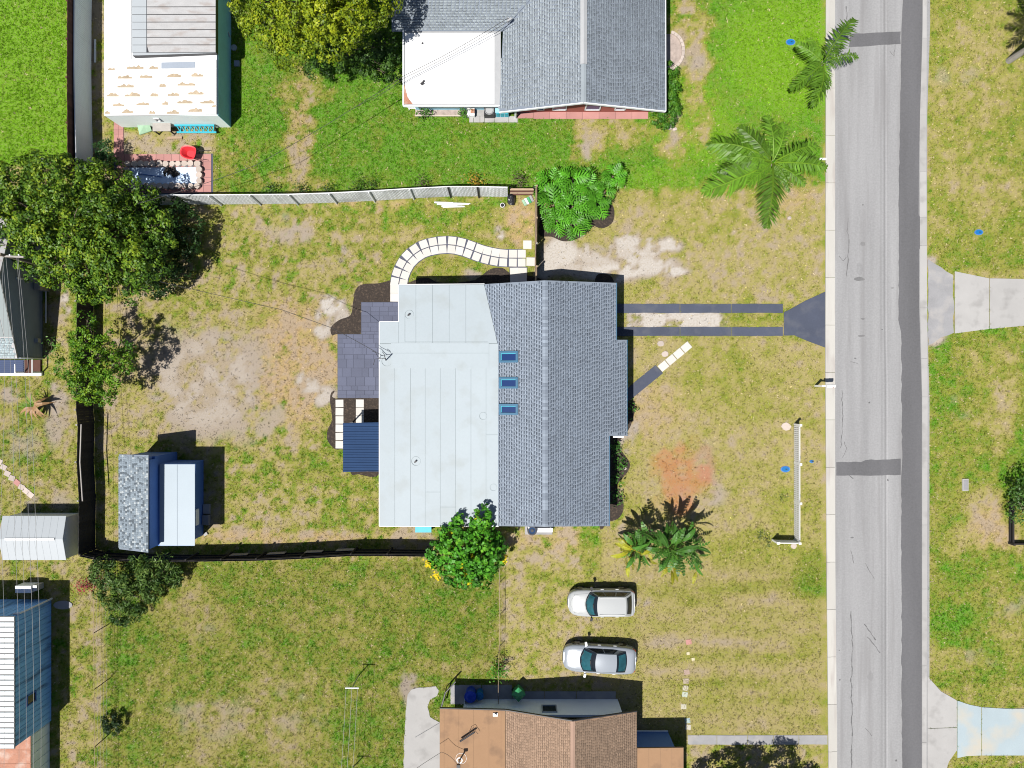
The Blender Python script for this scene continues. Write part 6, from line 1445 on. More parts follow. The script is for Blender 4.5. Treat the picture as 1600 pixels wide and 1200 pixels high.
for dx in (-.8, -.3, .4, .9): mb = MB(); mb.cyl(tp.x + dx, tp.y, 6.35, .04, .12, 8); mb.build('insulator', MT['trim'], t)
cable('power_cable', 'cable over the green lawn reaching the cottage side of the grey house, upper of two', [W(794, 28, 3.9), W(632, 118, 3.6), W(400, 258, 4.2), W(215, 318, 5.0)], .016, MT['wire'])
cable('power_cable', 'cable over the white flat roof, lower of two parallel ones', [W(795, 33, 3.8), W(632, 122, 3.4), W(560, 165, 3.4)], .014, MT['wire'])
cable('power_cable', 'cable from the service mast over the patio corner to the big tree', [W(598, 556, 3.5), W(520, 513, 3.9), W(440, 484, 4.4), W(250, 440, 5.2)], .015, MT['wire'])
cable('power_cable', 'cable crossing the concrete pad to the mast on the tan roof', [tp2, W(690, 1175, 3.4), W(600, 1240, 4.0)], .013, MT['wire'])

for x, y, s, lab in ((1046, 199, .22, 'pale rock at the foot of the clipped hedge'), (1054, 202, .16, 'small pale rock right of the larger one at the hedge'), (976, 732, .14, 'round pale stone in the front mulch bulge'), (1233, 341, .16, 'small white stone in the lawn near the feathery palm'), (906, 305, .2, 'grey boulder among the split leaf plants')):
    mb = MB(); p = W(x, y); n = 9; bs_ = [(math.cos(a) * R.uniform(.8, 1.1), math.sin(a) * R.uniform(.7, 1)) for a in np.linspace(0, 6.28, n + 1)[:-1]]
    vs = [(p.x + s * a, p.y + s * b, -.02) for a, b in bs_] + [(p.x + s * .85 * a, p.y + s * .85 * b, s * .6) for a, b in bs_] + [(p.x, p.y, s * .85)]
    mb.add(vs, [(i, (i + 1) % n, n + (i + 1) % n, n + i) for i in range(n)] + [(n + i, n + (i + 1) % n, 2 * n) for i in range(n)])
    tag(mb.build('stone', MT['stone']), lab, 'stone')
p = W(1285, 249); mb = MB(); mb.box(p.x, p.y, 0, .4, .12, .12); tag(mb.build('marker_block', MT['white_paint']), 'small white block in the grass against the kerb by the feathery palm', 'block')
# ------------------------------------------------------------------ plants
def unit(v): return v / (np.linalg.norm(v, axis=-1, keepdims=True) + 1e-9)
def leaf_cloud(lobes, dens, per, size, cols, seed, spread=.17, aspect=.5, up=.5, inner=.35, low=-.35, bend=.0):
    """lobes: (x,y,z,rx,ry,rz). returns V,F,C of leaf blades gathered in clumps over the lobes"""
    rg = np.random.default_rng(seed); Cs = []; Ns = []
    for (x, y, z, rx, ry, rz) in lobes:
        n = int(dens * 4 * math.pi * ((rx * ry + rx * rz + ry * rz) / 3)); d = unit(rg.normal(size=(n * 2, 3))); d = d[d[:, 2] > low][:n]
        bump = 1 + .22 * np.sin(d[:, 0] * 5 + seed) * np.sin(d[:, 1] * 6 + x) + rg.normal(0, .06, len(d))
        k = np.where(rg.random(len(d)) < inner, rg.uniform(.35, .8, len(d)), rg.uniform(.85, 1.05, len(d))) * bump
        Cs.append(np.array([x, y, z]) + d * np.array([rx, ry, rz]) * k[:, None]); Ns.append(d)
    Cc = np.concatenate(Cs); Nn = np.concatenate(Ns); m = len(Cc)
    tone = rg.random(m)
    P = np.repeat(Cc, per, 0) + rg.normal(0, spread, (m * per, 3)); N = np.repeat(Nn, per, 0)
    N = unit(N * .55 + np.array([0, 0, up]) + rg.normal(0, .45, (m * per, 3)))
    a = unit(np.cross(N, unit(rg.normal(size=N.shape)))); b = np.cross(N, a)
    l = size * rg.uniform(.65, 1.25, (m * per, 1)); w = l * aspect
    V = np.stack([P - a * l * .5, P + b * w * .5 + N * l * bend, P + a * l * .5, P - b * w * .5 + N * l * bend], 1).reshape(-1, 3)
    V[:, 2] = np.maximum(V[:, 2], .04)
    F = np.arange(m * per * 4).reshape(-1, 4)
    t = np.clip(np.repeat(tone, per) * .65 + rg.random(m * per) * .45, 0, 1)[:, None]
    cols = np.array(cols); n = len(cols) - 1; idx = np.clip((t[:, 0] * n).astype(int), 0, n - 1); f = t[:, 0] * n - idx
    C = cols[idx] * (1 - f[:, None]) + cols[idx + 1] * f[:, None]
    return V, F, C
def billow(lobes, sub_r, leaf_n, size, cols, seed, aspect=.55, low=-.25, gap=.0, jit_n=.32, dens=1.0):
    """crowns made of many small rounded leaf heads sitting on the lobes"""
    rg = np.random.default_rng(seed); SC = []; SR = []; SD = []
    for (x, y, z, rx, ry, rz) in lobes:
        area = 4 * math.pi * ((rx * ry + rx * rz + ry * rz) / 3); n = max(4, int(dens * .62 * area / (math.pi * (sub_r * .8) ** 2)))
        d = unit(rg.normal(size=(n * 3, 3))); d = d[d[:, 2] > low][:n]
        k = rg.uniform(.78, 1.06, len(d)); SC.append(np.array([x, y, z]) + d * np.array([rx, ry, rz]) * k[:, None]); SD.append(d); SR.append(sub_r * rg.uniform(.6, 1.25, len(d)))
    SC = np.concatenate(SC); SD = np.concatenate(SD); SR = np.concatenate(SR); m = len(SC)
    keep = rg.random(m) >= gap; SC, SD, SR = SC[keep], SD[keep], SR[keep]; m = len(SC)
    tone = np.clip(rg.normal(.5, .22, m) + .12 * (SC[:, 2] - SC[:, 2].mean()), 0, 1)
    N0 = m * leaf_n; d = unit(rg.normal(size=(N0, 3)) + np.repeat(SD, leaf_n, 0) * .9 + np.array([0, 0, .35]))
    rr = np.repeat(SR, leaf_n)[:, None]; k = np.where(rg.random((N0, 1)) < .22, rg.uniform(.3, .75, (N0, 1)), rg.uniform(.82, 1.12, (N0, 1)))
    P = np.repeat(SC, leaf_n, 0) + d * rr * k * np.array([1, 1, .85])
    Nn = unit(d + rg.normal(0, jit_n, (N0, 3)))
    a = unit(np.cross(Nn, unit(rg.normal(size=(N0, 3))))); b = np.cross(Nn, a); l = size * rg.uniform(.65, 1.25, (N0, 1)); w = l * aspect
    V = np.stack([P - a * l * .5, P + b * w * .5, P + a * l * .5 - Nn * l * .12, P - b * w * .5], 1).reshape(-1, 3); V[:, 2] = np.maximum(V[:, 2], .04)
    t = np.clip(np.repeat(tone, leaf_n) * .8 + rg.normal(.1, .16, N0), 0, .999); cols = np.array(cols); n = len(cols) - 1
    idx = (t * n).astype(int); f = (t * n - idx)[:, None]
    return V, np.arange(N0 * 4).reshape(-1, 4), cols[idx] * (1 - f) + cols[idx + 1] * f
def lobe_px(px, py, z, r, rz=None):
    p = W(px, py, z); return (p.x, p.y, z, r, r, rz or r * .75)
def limb(mb, a, b, r0, r1, wob=.12, n=5):
    a = Vector(a); b = Vector(b); pts = []
    for i in range(n + 1):
        t = i / n; p = a.lerp(b, t); j = wob * math.sin(math.pi * t)
        pts.append(p + Vector((R.uniform(-j, j), R.uniform(-j, j), .25 * math.sin(math.pi * t) * (b - a).length * .2)))
    mb.tube(pts, [r0 + (r1 - r0) * i / n for i in range(n + 1)], 7)
def tree(name, label, cat, base, lobes, cols, seed, size=.17, dens=5, per=11, trunk_r=.2, split=.35, m_bark='bark', limbs=True, bil=None, **kw):
    o = Vector((base[0], base[1], 0)); t = thing(name, label, cat, o)
    if bil: V, F, C = billow(lobes, bil[0], bil[1], size, cols, seed, **kw)
    else: V, F, C = leaf_cloud(lobes, dens, per, size, cols, seed, **kw)
    link('crown', fastmesh('crown', V - np.array(o), F, C, MT['leaf']), t)
    zs = sorted(l[2] for l in lobes); h = max(.4, zs[len(zs) // 2] * split); mb = MB()
    top = o + Vector((R.uniform(-.1, .1), R.uniform(-.1, .1), h)); limb(mb, o - Vector((0, 0, .1)), top, trunk_r, trunk_r * .75, .05)
    if limbs:
        for l in lobes:
            c = Vector(l[:3]); limb(mb, top, c, trunk_r * .5, trunk_r * .12, .2)
            for _ in range(3): limb(mb, c.lerp(top, .3), c + Vector((R.uniform(-.8, .8) * l[3], R.uniform(-.8, .8) * l[4], R.uniform(0, .7) * l[5])), trunk_r * .16, trunk_r * .05, .1, 3)
    mb.build('trunk', MT[m_bark], t, smooth=True)
    return t
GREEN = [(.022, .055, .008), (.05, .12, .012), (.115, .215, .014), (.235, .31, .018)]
b = W(140, 385)
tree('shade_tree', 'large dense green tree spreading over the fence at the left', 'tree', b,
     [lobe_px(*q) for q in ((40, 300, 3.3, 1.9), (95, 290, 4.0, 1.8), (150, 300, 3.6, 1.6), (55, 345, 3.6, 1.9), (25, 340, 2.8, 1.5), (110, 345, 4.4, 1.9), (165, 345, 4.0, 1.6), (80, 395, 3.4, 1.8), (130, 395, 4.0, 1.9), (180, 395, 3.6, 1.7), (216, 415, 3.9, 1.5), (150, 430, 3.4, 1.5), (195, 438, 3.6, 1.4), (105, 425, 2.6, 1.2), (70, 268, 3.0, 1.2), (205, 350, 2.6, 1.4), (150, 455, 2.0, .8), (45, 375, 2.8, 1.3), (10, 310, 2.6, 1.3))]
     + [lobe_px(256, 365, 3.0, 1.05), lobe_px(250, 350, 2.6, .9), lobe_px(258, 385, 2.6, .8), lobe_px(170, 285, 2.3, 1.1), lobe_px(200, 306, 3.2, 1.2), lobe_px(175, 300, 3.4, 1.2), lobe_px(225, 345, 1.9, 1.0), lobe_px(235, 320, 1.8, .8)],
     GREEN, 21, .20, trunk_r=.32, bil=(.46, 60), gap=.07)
st_ = [o for o in COL.objects if o.name == 'shade_tree'][0]
V, F, C = billow([lobe_px(*q) for q in ((262, 428, 1.4, .95), (275, 405, 1.6, 1.0), (290, 380, 1.5, .95), (288, 352, 1.6, 1.0), (245, 440, 1.6, .9), (265, 330, 1.6, .8), (250, 400, 2.2, 1.2))], .4, 46, .19, [(.010, .028, .006), (.02, .055, .010), (.035, .085, .012)], 22)  # dark low leaves added to fill the tree's ground shadow, shade in their colour
link('shadow_fill_leaves', fastmesh('shadow_fill_leaves', V - np.array(st_.location), F, C, MT['leaf']), st_)
b = W(505, 40)
tree('shade_tree', 'tall yellow green tree at the top beside the white flat roof', 'tree', b,
     [lobe_px(*q) for q in ((405, 5, 5.6, 1.4), (440, 25, 6.2, 1.6), (480, 20, 7.0, 1.8), (525, 15, 7.2, 1.8), (565, 10, 6.6, 1.5), (590, -8, 6.0, 1.2), (420, 45, 5.2, 1.2), (465, 58, 6.0, 1.4), (510, 50, 6.2, 1.4), (548, 42, 5.8, 1.2), (445, 78, 4.4, .9), (480, -40, 7, 2), (540, -45, 6.8, 1.8), (420, -45, 5.5, 1.6), (590, -60, 5.6, 1.5), (400, 25, 4.6, .9))],
     [(.05, .09, .006), (.12, .19, .008), (.22, .29, .010), (.33, .37, .012)], 31, .17, trunk_r=.3, bil=(.36, 44), low=-.3)
tree('understory_tree', 'dark green lower tree in the shade beside the white flat roof', 'tree', W(535, 90), [lobe_px(*q) for q in ((498, 100, 2.4, .85), (520, 90, 2.8, .9), (545, 88, 2.2, .8), (575, 92, 1.9, .9), (598, 100, 1.7, .8), (610, 75, 1.6, .9), (600, 112, 1.3, .6))], [(.015, .04, .01), (.035, .085, .014), (.06, .13, .018), (.09, .17, .02)], 37, .18, trunk_r=.12, bil=(.36, 44))
tree('flowering_tree', 'bright green tree with yellow blossoms against the flat roof corner', 'tree', W(733, 858),
     [lobe_px(*q) for q in ((718, 845, 3.0, 1.1), (745, 855, 3.1, 1.1), (700, 870, 2.4, .95), (760, 868, 2.4, .95), (750, 815, 3.4, .55), (757, 803, 3.4, .3), (725, 822, 3.3, .55), (732, 885, 2.2, 1.05), (772, 880, 1.8, .6), (705, 893, 1.6, .65), (750, 893, 1.6, .75), (685, 858, 1.7, .7), (720, 905, 1.2, .45), (773, 850, 2.2, .6))],
     [(.025, .09, .008), (.045, .18, .012), (.07, .27, .015), (.13, .34, .02)], 41, .25, trunk_r=.1, bil=(.34, 26), aspect=.8, gap=.12)
ft = [o for o in COL.objects if o.name.startswith('flowering_tree')][0]
rg = np.random.default_rng(5); Vs = []; 
for (x, y, z, n, s) in ((708, 828, 3.3, 12, 4), (712, 840, 3.0, 10, 4), (745, 811, 3.7, 12, 3), (700, 858, 3, 5, 5), (672, 880, 1.5, 26, 7), (683, 900, 1.4, 16, 6), (722, 875, 2.7, 16, 8), (728, 895, 2.2, 14, 7), (752, 880, 2.6, 10, 7), (787, 870, 1.6, 22, 4), (788, 877, 1.4, 12, 3), (740, 905, 1.5, 12, 9), (765, 895, 1.7, 8, 6), (736, 870, 3.1, 8, 6)):
    for k in range(n):
        p = W(x + rg.normal(0, s * .6), y + rg.normal(0, s * .6), z + rg.normal(0, .12)) - ft.location; r = rg.uniform(.05, .085); a = rg.uniform(0, 3)
        for j in range(3):
            t = a + j * 2.1; Vs.append([tuple(p), tuple(p + Vector((r * math.cos(t), r * math.sin(t), .02))), tuple(p + Vector((1.3 * r * math.cos(t + .9), 1.3 * r * math.sin(t + .9), .05))), tuple(p + Vector((r * math.cos(t + 1.8), r * math.sin(t + 1.8), .02)))])
V = np.array(Vs).reshape(-1, 3); link('blossoms', fastmesh('blossoms', V, np.arange(len(V)).reshape(-1, 4), None, MT['yellow']), ft, 'stuff')
tree('young_tree', 'thin light green tree leaning over the dark fence, casting a lacy shadow', 'tree', W(176, 560),
     [lobe_px(*q) for q in ((152, 558, 3.5, 1.25), (142, 600, 3.2, 1.1), (132, 530, 3.1, .75), (182, 575, 3.4, .95), (162, 612, 2.9, .75), (136, 500, 2.8, .45), (198, 565, 3.1, .6), (110, 575, 3.0, .7), (205, 545, 2.8, .5), (170, 535, 3.6, .6), (122, 608, 2.8, .5))], [(.03, .09, .01), (.065, .17, .010), (.12, .24, .012), (.19, .29, .016)], 51, .17, trunk_r=.09, bil=(.30, 32), gap=.10, aspect=.55, jit_n=.5)
tree('bushy_plant', 'leafy sprig growing in the shade of the dark grey house', 'bush', W(84, 538), [lobe_px(82, 536, 1.2, .3), lobe_px(79, 556, .6, .22)], [(.04, .12, .02), (.08, .2, .03), (.12, .25, .04)], 52, .14, 7, 8, .03)
tree('conifer_shrub', 'dark spiky shrub standing by the white fence and pink walk', 'shrub', W(163, 246), [lobe_px(*q) for q in ((163, 238, 1.4, .6), (160, 258, 1.2, .7), (168, 225, .8, .3))], [(.012, .045, .012), (.025, .08, .018), (.05, .13, .02)], 53, .26, 8, 12, .08, aspect=.22, spread=.14)
tree('oleander_shrub', 'wide dark shrub with narrow leaves below the dark fence corner', 'shrub', W(208, 918), [lobe_px(*q) for q in ((170, 895, 1.6, .9), (200, 900, 1.9, 1.0), (235, 895, 1.8, .95), (262, 890, 1.3, .7), (180, 925, 1.7, .9), (212, 930, 1.8, .95), (240, 915, 1.5, .75), (185, 952, 1.2, .7), (205, 960, .9, .5), (160, 885, 1.0, .5), (270, 905, .8, .4))],
     [(.02, .055, .012), (.05, .105, .02), (.09, .16, .03), (.14, .21, .04)], 54, .30, trunk_r=.1, bil=(.36, 46), aspect=.24, jit_n=.55)
tree('round_shrub', 'small round dark shrub on the wire fence line at the lower left', 'shrub', W(176, 1131), [lobe_px(176, 1132, .55, .55), lobe_px(170, 1127, .4, .35)], [(.012, .03, .012), (.025, .055, .016), (.04, .08, .02)], 55, .17, trunk_r=.05, bil=(.22, 40), aspect=.35)
tree('red_shrub', 'small crimson leaved shrub beside the wide dark shrub', 'shrub', W(137, 912), [lobe_px(131, 913, .7, .45), lobe_px(146, 910, .6, .4)], [(.10, .008, .018), (.22, .018, .035), (.32, .04, .05)], 56, .17, 9, 10, .05, aspect=.3)
tree('bushy_plant', 'small bright plant growing through the wire fence by the blue barrels', 'bush', W(778, 1050), [lobe_px(776, 1052, 1.0, .45), lobe_px(786, 1048, .8, .35), lobe_px(770, 1047, .7, .25)], [(.03, .12, .01), (.06, .2, .015), (.09, .28, .02)], 57, .16, 6, 9, .05)
tree('hedge_bush', 'clipped green hedge along the east wall of the grey house', 'hedge', W(1035, 150), [lobe_px(*q) for q in ((1047, 108, .8, .45), (1050, 125, .9, .5), (1049, 142, .9, .5), (1046, 160, .8, .5), (1050, 172, .8, .45), (1042, 183, .8, .55), (1026, 187, .7, .45), (1040, 193, .5, .35), (1040, 130, .7, .45), (1036, 170, .7, .4))],
     [(.02, .07, .008), (.04, .13, .01), (.06, .18, .012), (.10, .22, .015)], 58, .13, trunk_r=.05, bil=(.24, 40))
tree('shrub_bush', 'round dark bush inside the corner fence at the right edge', 'shrub', W(1592, 795), [lobe_px(*q) for q in ((1592, 775, 1.3, .6), (1606, 765, 1.6, .9), (1600, 800, 1.2, .7), (1625, 790, 1.8, 1.1), (1585, 785, .8, .3))], [(.02, .06, .012), (.05, .12, .02), (.09, .18, .03)], 59, .17, 6, 10, .07)
tree('shade_tree', 'tree below the lower edge whose ragged shadow falls on the lawn', 'tree', W(1150, 1222), [lobe_px(*q) for q in ((1150, 1288, 3.8, 1.5), (1215, 1284, 3.8, 1.5), (1112, 1300, 3.6, 1.3), (1262, 1308, 3.4, 1.3), (1180, 1315, 4.2, 1.8), (1310, 1325, 3.2, 1.0), (1345, 1322, 3.0, .9))], GREEN, 60, .2, trunk_r=.2, bil=(.46, 80))
for i, (x, y, c, lab) in enumerate(((422, 297, 0, 'small dark weed tuft at the slatted fence, leftmost of the row'), (470, 297, 0, 'small dark weed tuft at the slatted fence below the dry strip'), (558, 293, 0, 'larger dark weed clump at the middle of the slatted fence'), (580, 289, 0, 'small dark weed right of the larger weed clump'), (658, 287, 1, 'reddish dark weed clump at the slatted fence'), (738, 284, 2, 'orange yellow dry bush at the slatted fence'), (811, 285, 1, 'brown twiggy bush behind the low timber screen'), (512, 298, 0, 'weed tuft just left of the larger weed clump'))):
    cc = ([(.02, .05, .012), (.04, .09, .015), (.07, .14, .02)], [(.05, .04, .03), (.10, .08, .05), (.12, .14, .05)], [(.22, .13, .02), (.34, .2, .025), (.42, .28, .03)])[c]
    tree('weed_clump', lab, 'weed', W(x, y + 1), [lobe_px(x, y, .35, .38 if i not in (2, 5, 6) else .55, .3), lobe_px(x + 6, y + 1, .25, .25, .2)], cc, 70 + i, .13, 8, 8, .03, limbs=False)
for i, (x, y, s) in enumerate(((962, 703, .3), (967, 730, .32), (961, 752, .3), (964, 778, .28), (988, 637, .25))):
    tree('bed_plant', ['leafy plant in the front mulch bed, topmost of four by the wall', 'leafy plant in the wide bulge of the front mulch bed', 'leafy plant in the narrow waist of the front mulch bed', 'leafy plant at the lower end of the front mulch bed', 'small plant at the end of the dark front walk'][i], 'plant', W(x, y), [lobe_px(x, y, s, s), lobe_px(x + 2, y - 5, s * .9, s * .7)], [(.02, .07, .012), (.05, .15, .02), (.09, .22, .035)], 80 + i, .2, 9, 7, .03, aspect=.45, limbs=False)
tree('bushy_plant', 'leafy shrub at the left of the strip under the white flat roof', 'shrub', W(660, 172), [lobe_px(660, 171, .5, .42), lobe_px(666, 174, .3, .3)], [(.02, .07, .012), (.05, .15, .02), (.09, .22, .03)], 90, .16, 9, 8, .03, limbs=False)
tree('bushy_plant', 'leafy shrub beside the small white box at the grey house', 'shrub', W(724, 179), [lobe_px(723, 179, .5, .3), lobe_px(726, 174, .4, .25)], [(.02, .08, .012), (.06, .18, .02), (.1, .25, .03)], 91, .16, 9, 8, .03, limbs=False)
tree('low_shrub', 'small dark shrub at the end of the picket fence return', 'shrub', W(1195, 840), [lobe_px(1190, 837, .2, .3, .2), lobe_px(1199, 848, .2, .25, .2), lobe_px(1226, 776, .12, .3, .12)], [(.04, .06, .02), (.07, .10, .03), (.11, .14, .04)], 92, .12, 7, 8, .02, limbs=False)

# big leafy clump of split leaf plants
def finger_leaf(seed, L=.70):
    r = random.Random(seed); mb = MB(); n = 5
    for s in (-1, 1):
        for k in range(n):
            t = .12 + .8 * k / (n - 1); x = L * t; ln = L * .60 * (math.sin(math.pi * (t * .75 + .2)) + .15) * r.uniform(.85, 1.1); a = s * (1.35 - .85 * t)
            zz = .10 * math.sin(t * 2.4) - .16 * t * t
            d = Vector((math.cos(a), math.sin(a), -.28)); q = Vector((-d.y, d.x, 0)) * .042
            p = Vector((x, 0, zz)); v = r.uniform(.8, 1.2)
            mb.add([p - q * .8, p + d * ln * .55 - q + Vector((0, 0, .04)), p + d * ln, p + d * ln * .55 + q + Vector((0, 0, .04)), p + q * .8], [(0, 1, 3, 4), (1, 2, 3)], (v, v, v))
    for k in range(5):
        t0, t1 = k / 5, (k + 1) / 5; z0 = .10 * math.sin(t0 * 2.4) - .16 * t0 * t0; z1 = .10 * math.sin(t1 * 2.4) - .16 * t1 * t1; w0 = .03 * (1 - t0) + .012; w1 = .03 * (1 - t1) + .01
        mb.quad((L * t0, -w0, z0 + .004), (L * t1, -w1, z1 + .004), (L * t1, w1, z1 + .004), (L * t0, w0, z0 + .004))
    return mb
def leafmat(name, c):
    return mat(name, c, .45, .15, 4, 20, trans=.2, spec=.35, rnd=.35)
LM = leafmat('split_leaf', (.075, .26, .012)); LMP = leafmat('palm_leaf', (.085, .185, .014)); LMB = leafmat('paddle_leaf', (.05, .145, .018)); LMY = leafmat('yellowing_leaf', (.26, .27, .018))
FL = [finger_leaf(s).mesh('leaf', LM) for s in range(4)]
def place(me, name, par, p, yaw, pitch, s=1.0, roll=0.0):
    o = link(name, me, par); o.location = Vector(p) - par.location
    o.rotation_euler = (Matrix.Rotation(yaw, 3, 'Z') @ Matrix.Rotation(-pitch, 3, 'Y') @ Matrix.Rotation(roll, 3, 'X')).to_euler(); o.scale = (s, s, s); return o
def rosette(label, px, py, z, n, s, cat='plant'):
    b = W(px, py, z); t = thing('split_leaf_plant', label, cat, (b.x, b.y, 0), group='split leaf plants in the big clump')
    mb = MB(); mb.tube([(b.x, b.y, 0), (b.x, b.y, z * .9)], [.07, .05], 7); mb.build('stem', MT['bark'], t)
    for k in range(int(n * .72)):
        yaw = k * 2.4 + R.uniform(-.3, .3); pt = R.uniform(-.5, 1.0); r0 = R.uniform(.05, .3)
        st = Vector((b.x + r0 * math.cos(yaw), b.y + r0 * math.sin(yaw), z + R.uniform(-.25, .12) + .25 * pt))
        place(FL[k % 4], 'leaf', t, st, yaw, pt * .6 - .1, s * R.uniform(.8, 1.2))
for i, (x, y, z, n, s) in enumerate(((862, 285, 1.2, 20, 1.1), (895, 280, 1.3, 20, 1.1), (918, 292, 1.0, 18, 1.0), (958, 275, .9, 18, .85), (865, 320, 1.3, 22, 1.15), (895, 322, 1.2, 22, 1.1), (932, 318, 1.1, 20, 1.0), (870, 345, 1.0, 20, 1.0), (893, 350, .9, 18, .95), (852, 300, 1.0, 14, .9), (912, 338, .9, 16, .9), (945, 300, .9, 14, .8))):
    rosette(['upper left', 'upper middle', 'speckled upper right', 'detached right hand', 'central left', 'central', 'right lobe', 'lower left', 'lowest', 'fence side', 'lower right', 'small gap filling'][i] + ' plant of the big split leaf clump by the timber fence', x, y, z, n, s)

# palms
def frond(seed, L=3.6, n=34):
    r = random.Random(seed); mb = MB()
    def pos(t): return Vector((L * (t - .10 * t * t), 0, L * (.22 * math.sin(t * 1.9) - .34 * t * t)))
    pts = [pos(k / 12) for k in range(13)]; mb.tube(pts, [.04 * (1 - k / 14) + .006 for k in range(13)], 5, (1.6, 1.35, 1.2))
    for k in range(n):
        t = .10 + .9 * k / (n - 1); p = pos(t); ln = L * .25 * (math.sin(math.pi * min(1, t * .85 + .14)) ** .6 + .08)
        for s in (-1, 1):
            sw = .55 + .55 * t; a = s * (math.pi / 2 - sw * .62) + r.uniform(-.12, .12); d = Vector((math.cos(a), math.sin(a), r.uniform(-1.0, .1))).normalized()
            q = Vector((-d.y, d.x, 0)).normalized() * .045; v = r.uniform(.7, 1.35)
            e = p + d * ln * r.uniform(.85, 1.08) - Vector((0, 0, ln * .25)); mid = p + d * ln * .5
            mb.add([p - q * .6, p + q * .6, mid + q, mid - q, e], [(0, 1, 2, 3), (3, 2, 4)], (v, v, v * .9))
    return mb.mesh('frond', LMP)
FR = [frond(s) for s in (1, 2, 3)]
def palm(label, px, py, z, ends, trunk_r=.14, fs=None, base=None, dead=()):
    c = W(px, py, z); b = Vector((c.x, c.y, 0)) if base is None else Vector(base); t = thing('palm_tree', label, 'palm tree', b)
    mb = MB(); mb.tube([b, b.lerp(c, .5) + Vector((.03, .02, 0)), c - Vector((0, 0, .2)), c + Vector((0, 0, .1))], [trunk_r * 1.25, trunk_r, trunk_r * .9, trunk_r * .7], 10); mb.build('trunk', MT['palm_bark'], t)
    mb = MB(); mb.tube([c, c + Vector((.02, 0, .5))], [.1, .02], 8, (.7, 1.1, .4)); mb.build('crown_shaft', LMP, t)
    for i, (ex, ey) in enumerate(ends):
        e = W(ex, ey, z - .1); d = e - c; yaw = math.atan2(d.y, d.x); ln = math.hypot(d.x, d.y)
        place(FR[i % 3], 'frond', t, c + Vector((.06 * math.cos(yaw), .06 * math.sin(yaw), .05 * (i % 3))), yaw, R.uniform(.05, .3), ln / 3.3, R.uniform(-.35, .35))
palm('palm tree reaching over the kerb with long fronds at the top right', 1286, 98, 2.4, [(1328, 32), (1338, 88), (1236, 142), (1268, 170), (1243, 72), (1314, 72), (1262, 62), (1255, 112), (1290, 140), (1304, 106)], .13)
palm('wide palm tree with long feathery fronds left of the street', 1207, 254, 2.2, [(1108, 222), (1102, 302), (1192, 356), (1288, 264), (1197, 184), (1275, 225), (1135, 250), (1255, 290), (1165, 290), (1225, 195), (1150, 205), (1230, 300), (1262, 245), (1122, 265)], .16)
c = W(1690, 22, 6.0)
palm('tall leaning palm at the right edge, mostly beyond the picture', 1690, 22, 6.0, [(1690 + 64 * math.cos(a), 22 + 64 * math.sin(a)) for a in np.linspace(0, 6.28, 15)[:-1]], .17, base=W(1576, 95))
# half dry yucca
t = thing('dry_yucca', 'half dry spiky plant with brown drooping leaves in the left yard', 'plant', W(54, 632)); b = W(52, 634, .9)
mb = MB(); mb.tube([W(54, 632), b], [.12, .08], 7); mb.build('stem', MT['bark'], t)
def blade(L, w, droop, cc):
    mb = MB(); n = 4; P = [Vector((L * k / n, 0, .15 * math.sin(k / n * 2.5) - droop * (k / n) ** 2)) for k in range(n + 1)]
    for k in range(n):
        w0 = w * (1 - (k / n) ** 1.5) + .004; w1 = w * (1 - ((k + 1) / n) ** 1.5) + .004
        mb.quad(P[k] + Vector((0, -w0, 0)), P[k + 1] + Vector((0, -w1, 0)), P[k + 1] + Vector((0, 0, -.01)), P[k] + Vector((0, 0, -.015)), cc); mb.quad(P[k] + Vector((0, 0, -.015)), P[k + 1] + Vector((0, 0, -.01)), P[k + 1] + Vector((0, w1, 0)), P[k] + Vector((0, w0, 0)), cc)
    return mb.mesh('leaf', MT['leaf'])
Bg = blade(1.0, .07, .15, (.13, .24, .03)); Bb = blade(1.0, .12, .6, (.33, .2, .10))
for yaw in (2.6, 2.9, 2.3, 2.0, 1.6, 3.2): place(Bg, 'leaf', t, b, yaw, R.uniform(.1, .7), R.uniform(.7, 1.0))
for yaw in (3.6, 4.0, 4.4, 4.75, 5.1, 5.5, .2, .7, 3.9, 4.6): place(Bb, 'leaf', t, b, yaw, R.uniform(-.3, .2), R.uniform(.8, 1.2))

# banana like clump with paddle leaves
def paddle(seed, split=False, dry=False):
    r = random.Random(seed); mb = MB(); n = 7; L = 1.0
    def mid(t): return Vector((L * t, 0, .30 * math.sin(t * 1.7) - .38 * t * t))
    for s in (-1, 1):
        for k in range(n):
            t0, t1 = k / n, (k + 1) / n
            if split: t1 -= .035
            w0 = .15 * math.sin(math.pi * min(1, t0 * .86 + .1)) ** .8; w1 = .17 * math.sin(math.pi * min(1, t1 * .86 + .1)) ** .8
            dz = r.uniform(-.05, .03) if split else 0; v = r.uniform(.85, 1.15)
            f = .45
            mb.quad(mid(t0), mid(t1), mid(t1) + Vector((.03, s * w1, -w1 * f + .05 + dz)), mid(t0) + Vector((.03, s * w0, -w0 * f + .05 + dz)), (v, v, v))
    mb.tube([mid(k / 6) + Vector((0, 0, .006)) for k in range(7)], [.016 * (1 - k / 7) + .003 for k in range(7)], 5, (1.8, 1.5, 1.6))
    mb.tube([Vector((-.9, 0, -.75)), Vector((-.35, 0, -.22)), Vector((0, 0, 0))], [.028, .022, .017], 5, (1.5, 1.3, 1.2))
    return mb
PB = [paddle(1).mesh('leaf', LMB), paddle(2, True).mesh('leaf', LMB), paddle(3).mesh('leaf', LMB)]; PY = [paddle(4, True).mesh('leaf', LMY), paddle(5).mesh('leaf', LMY)]
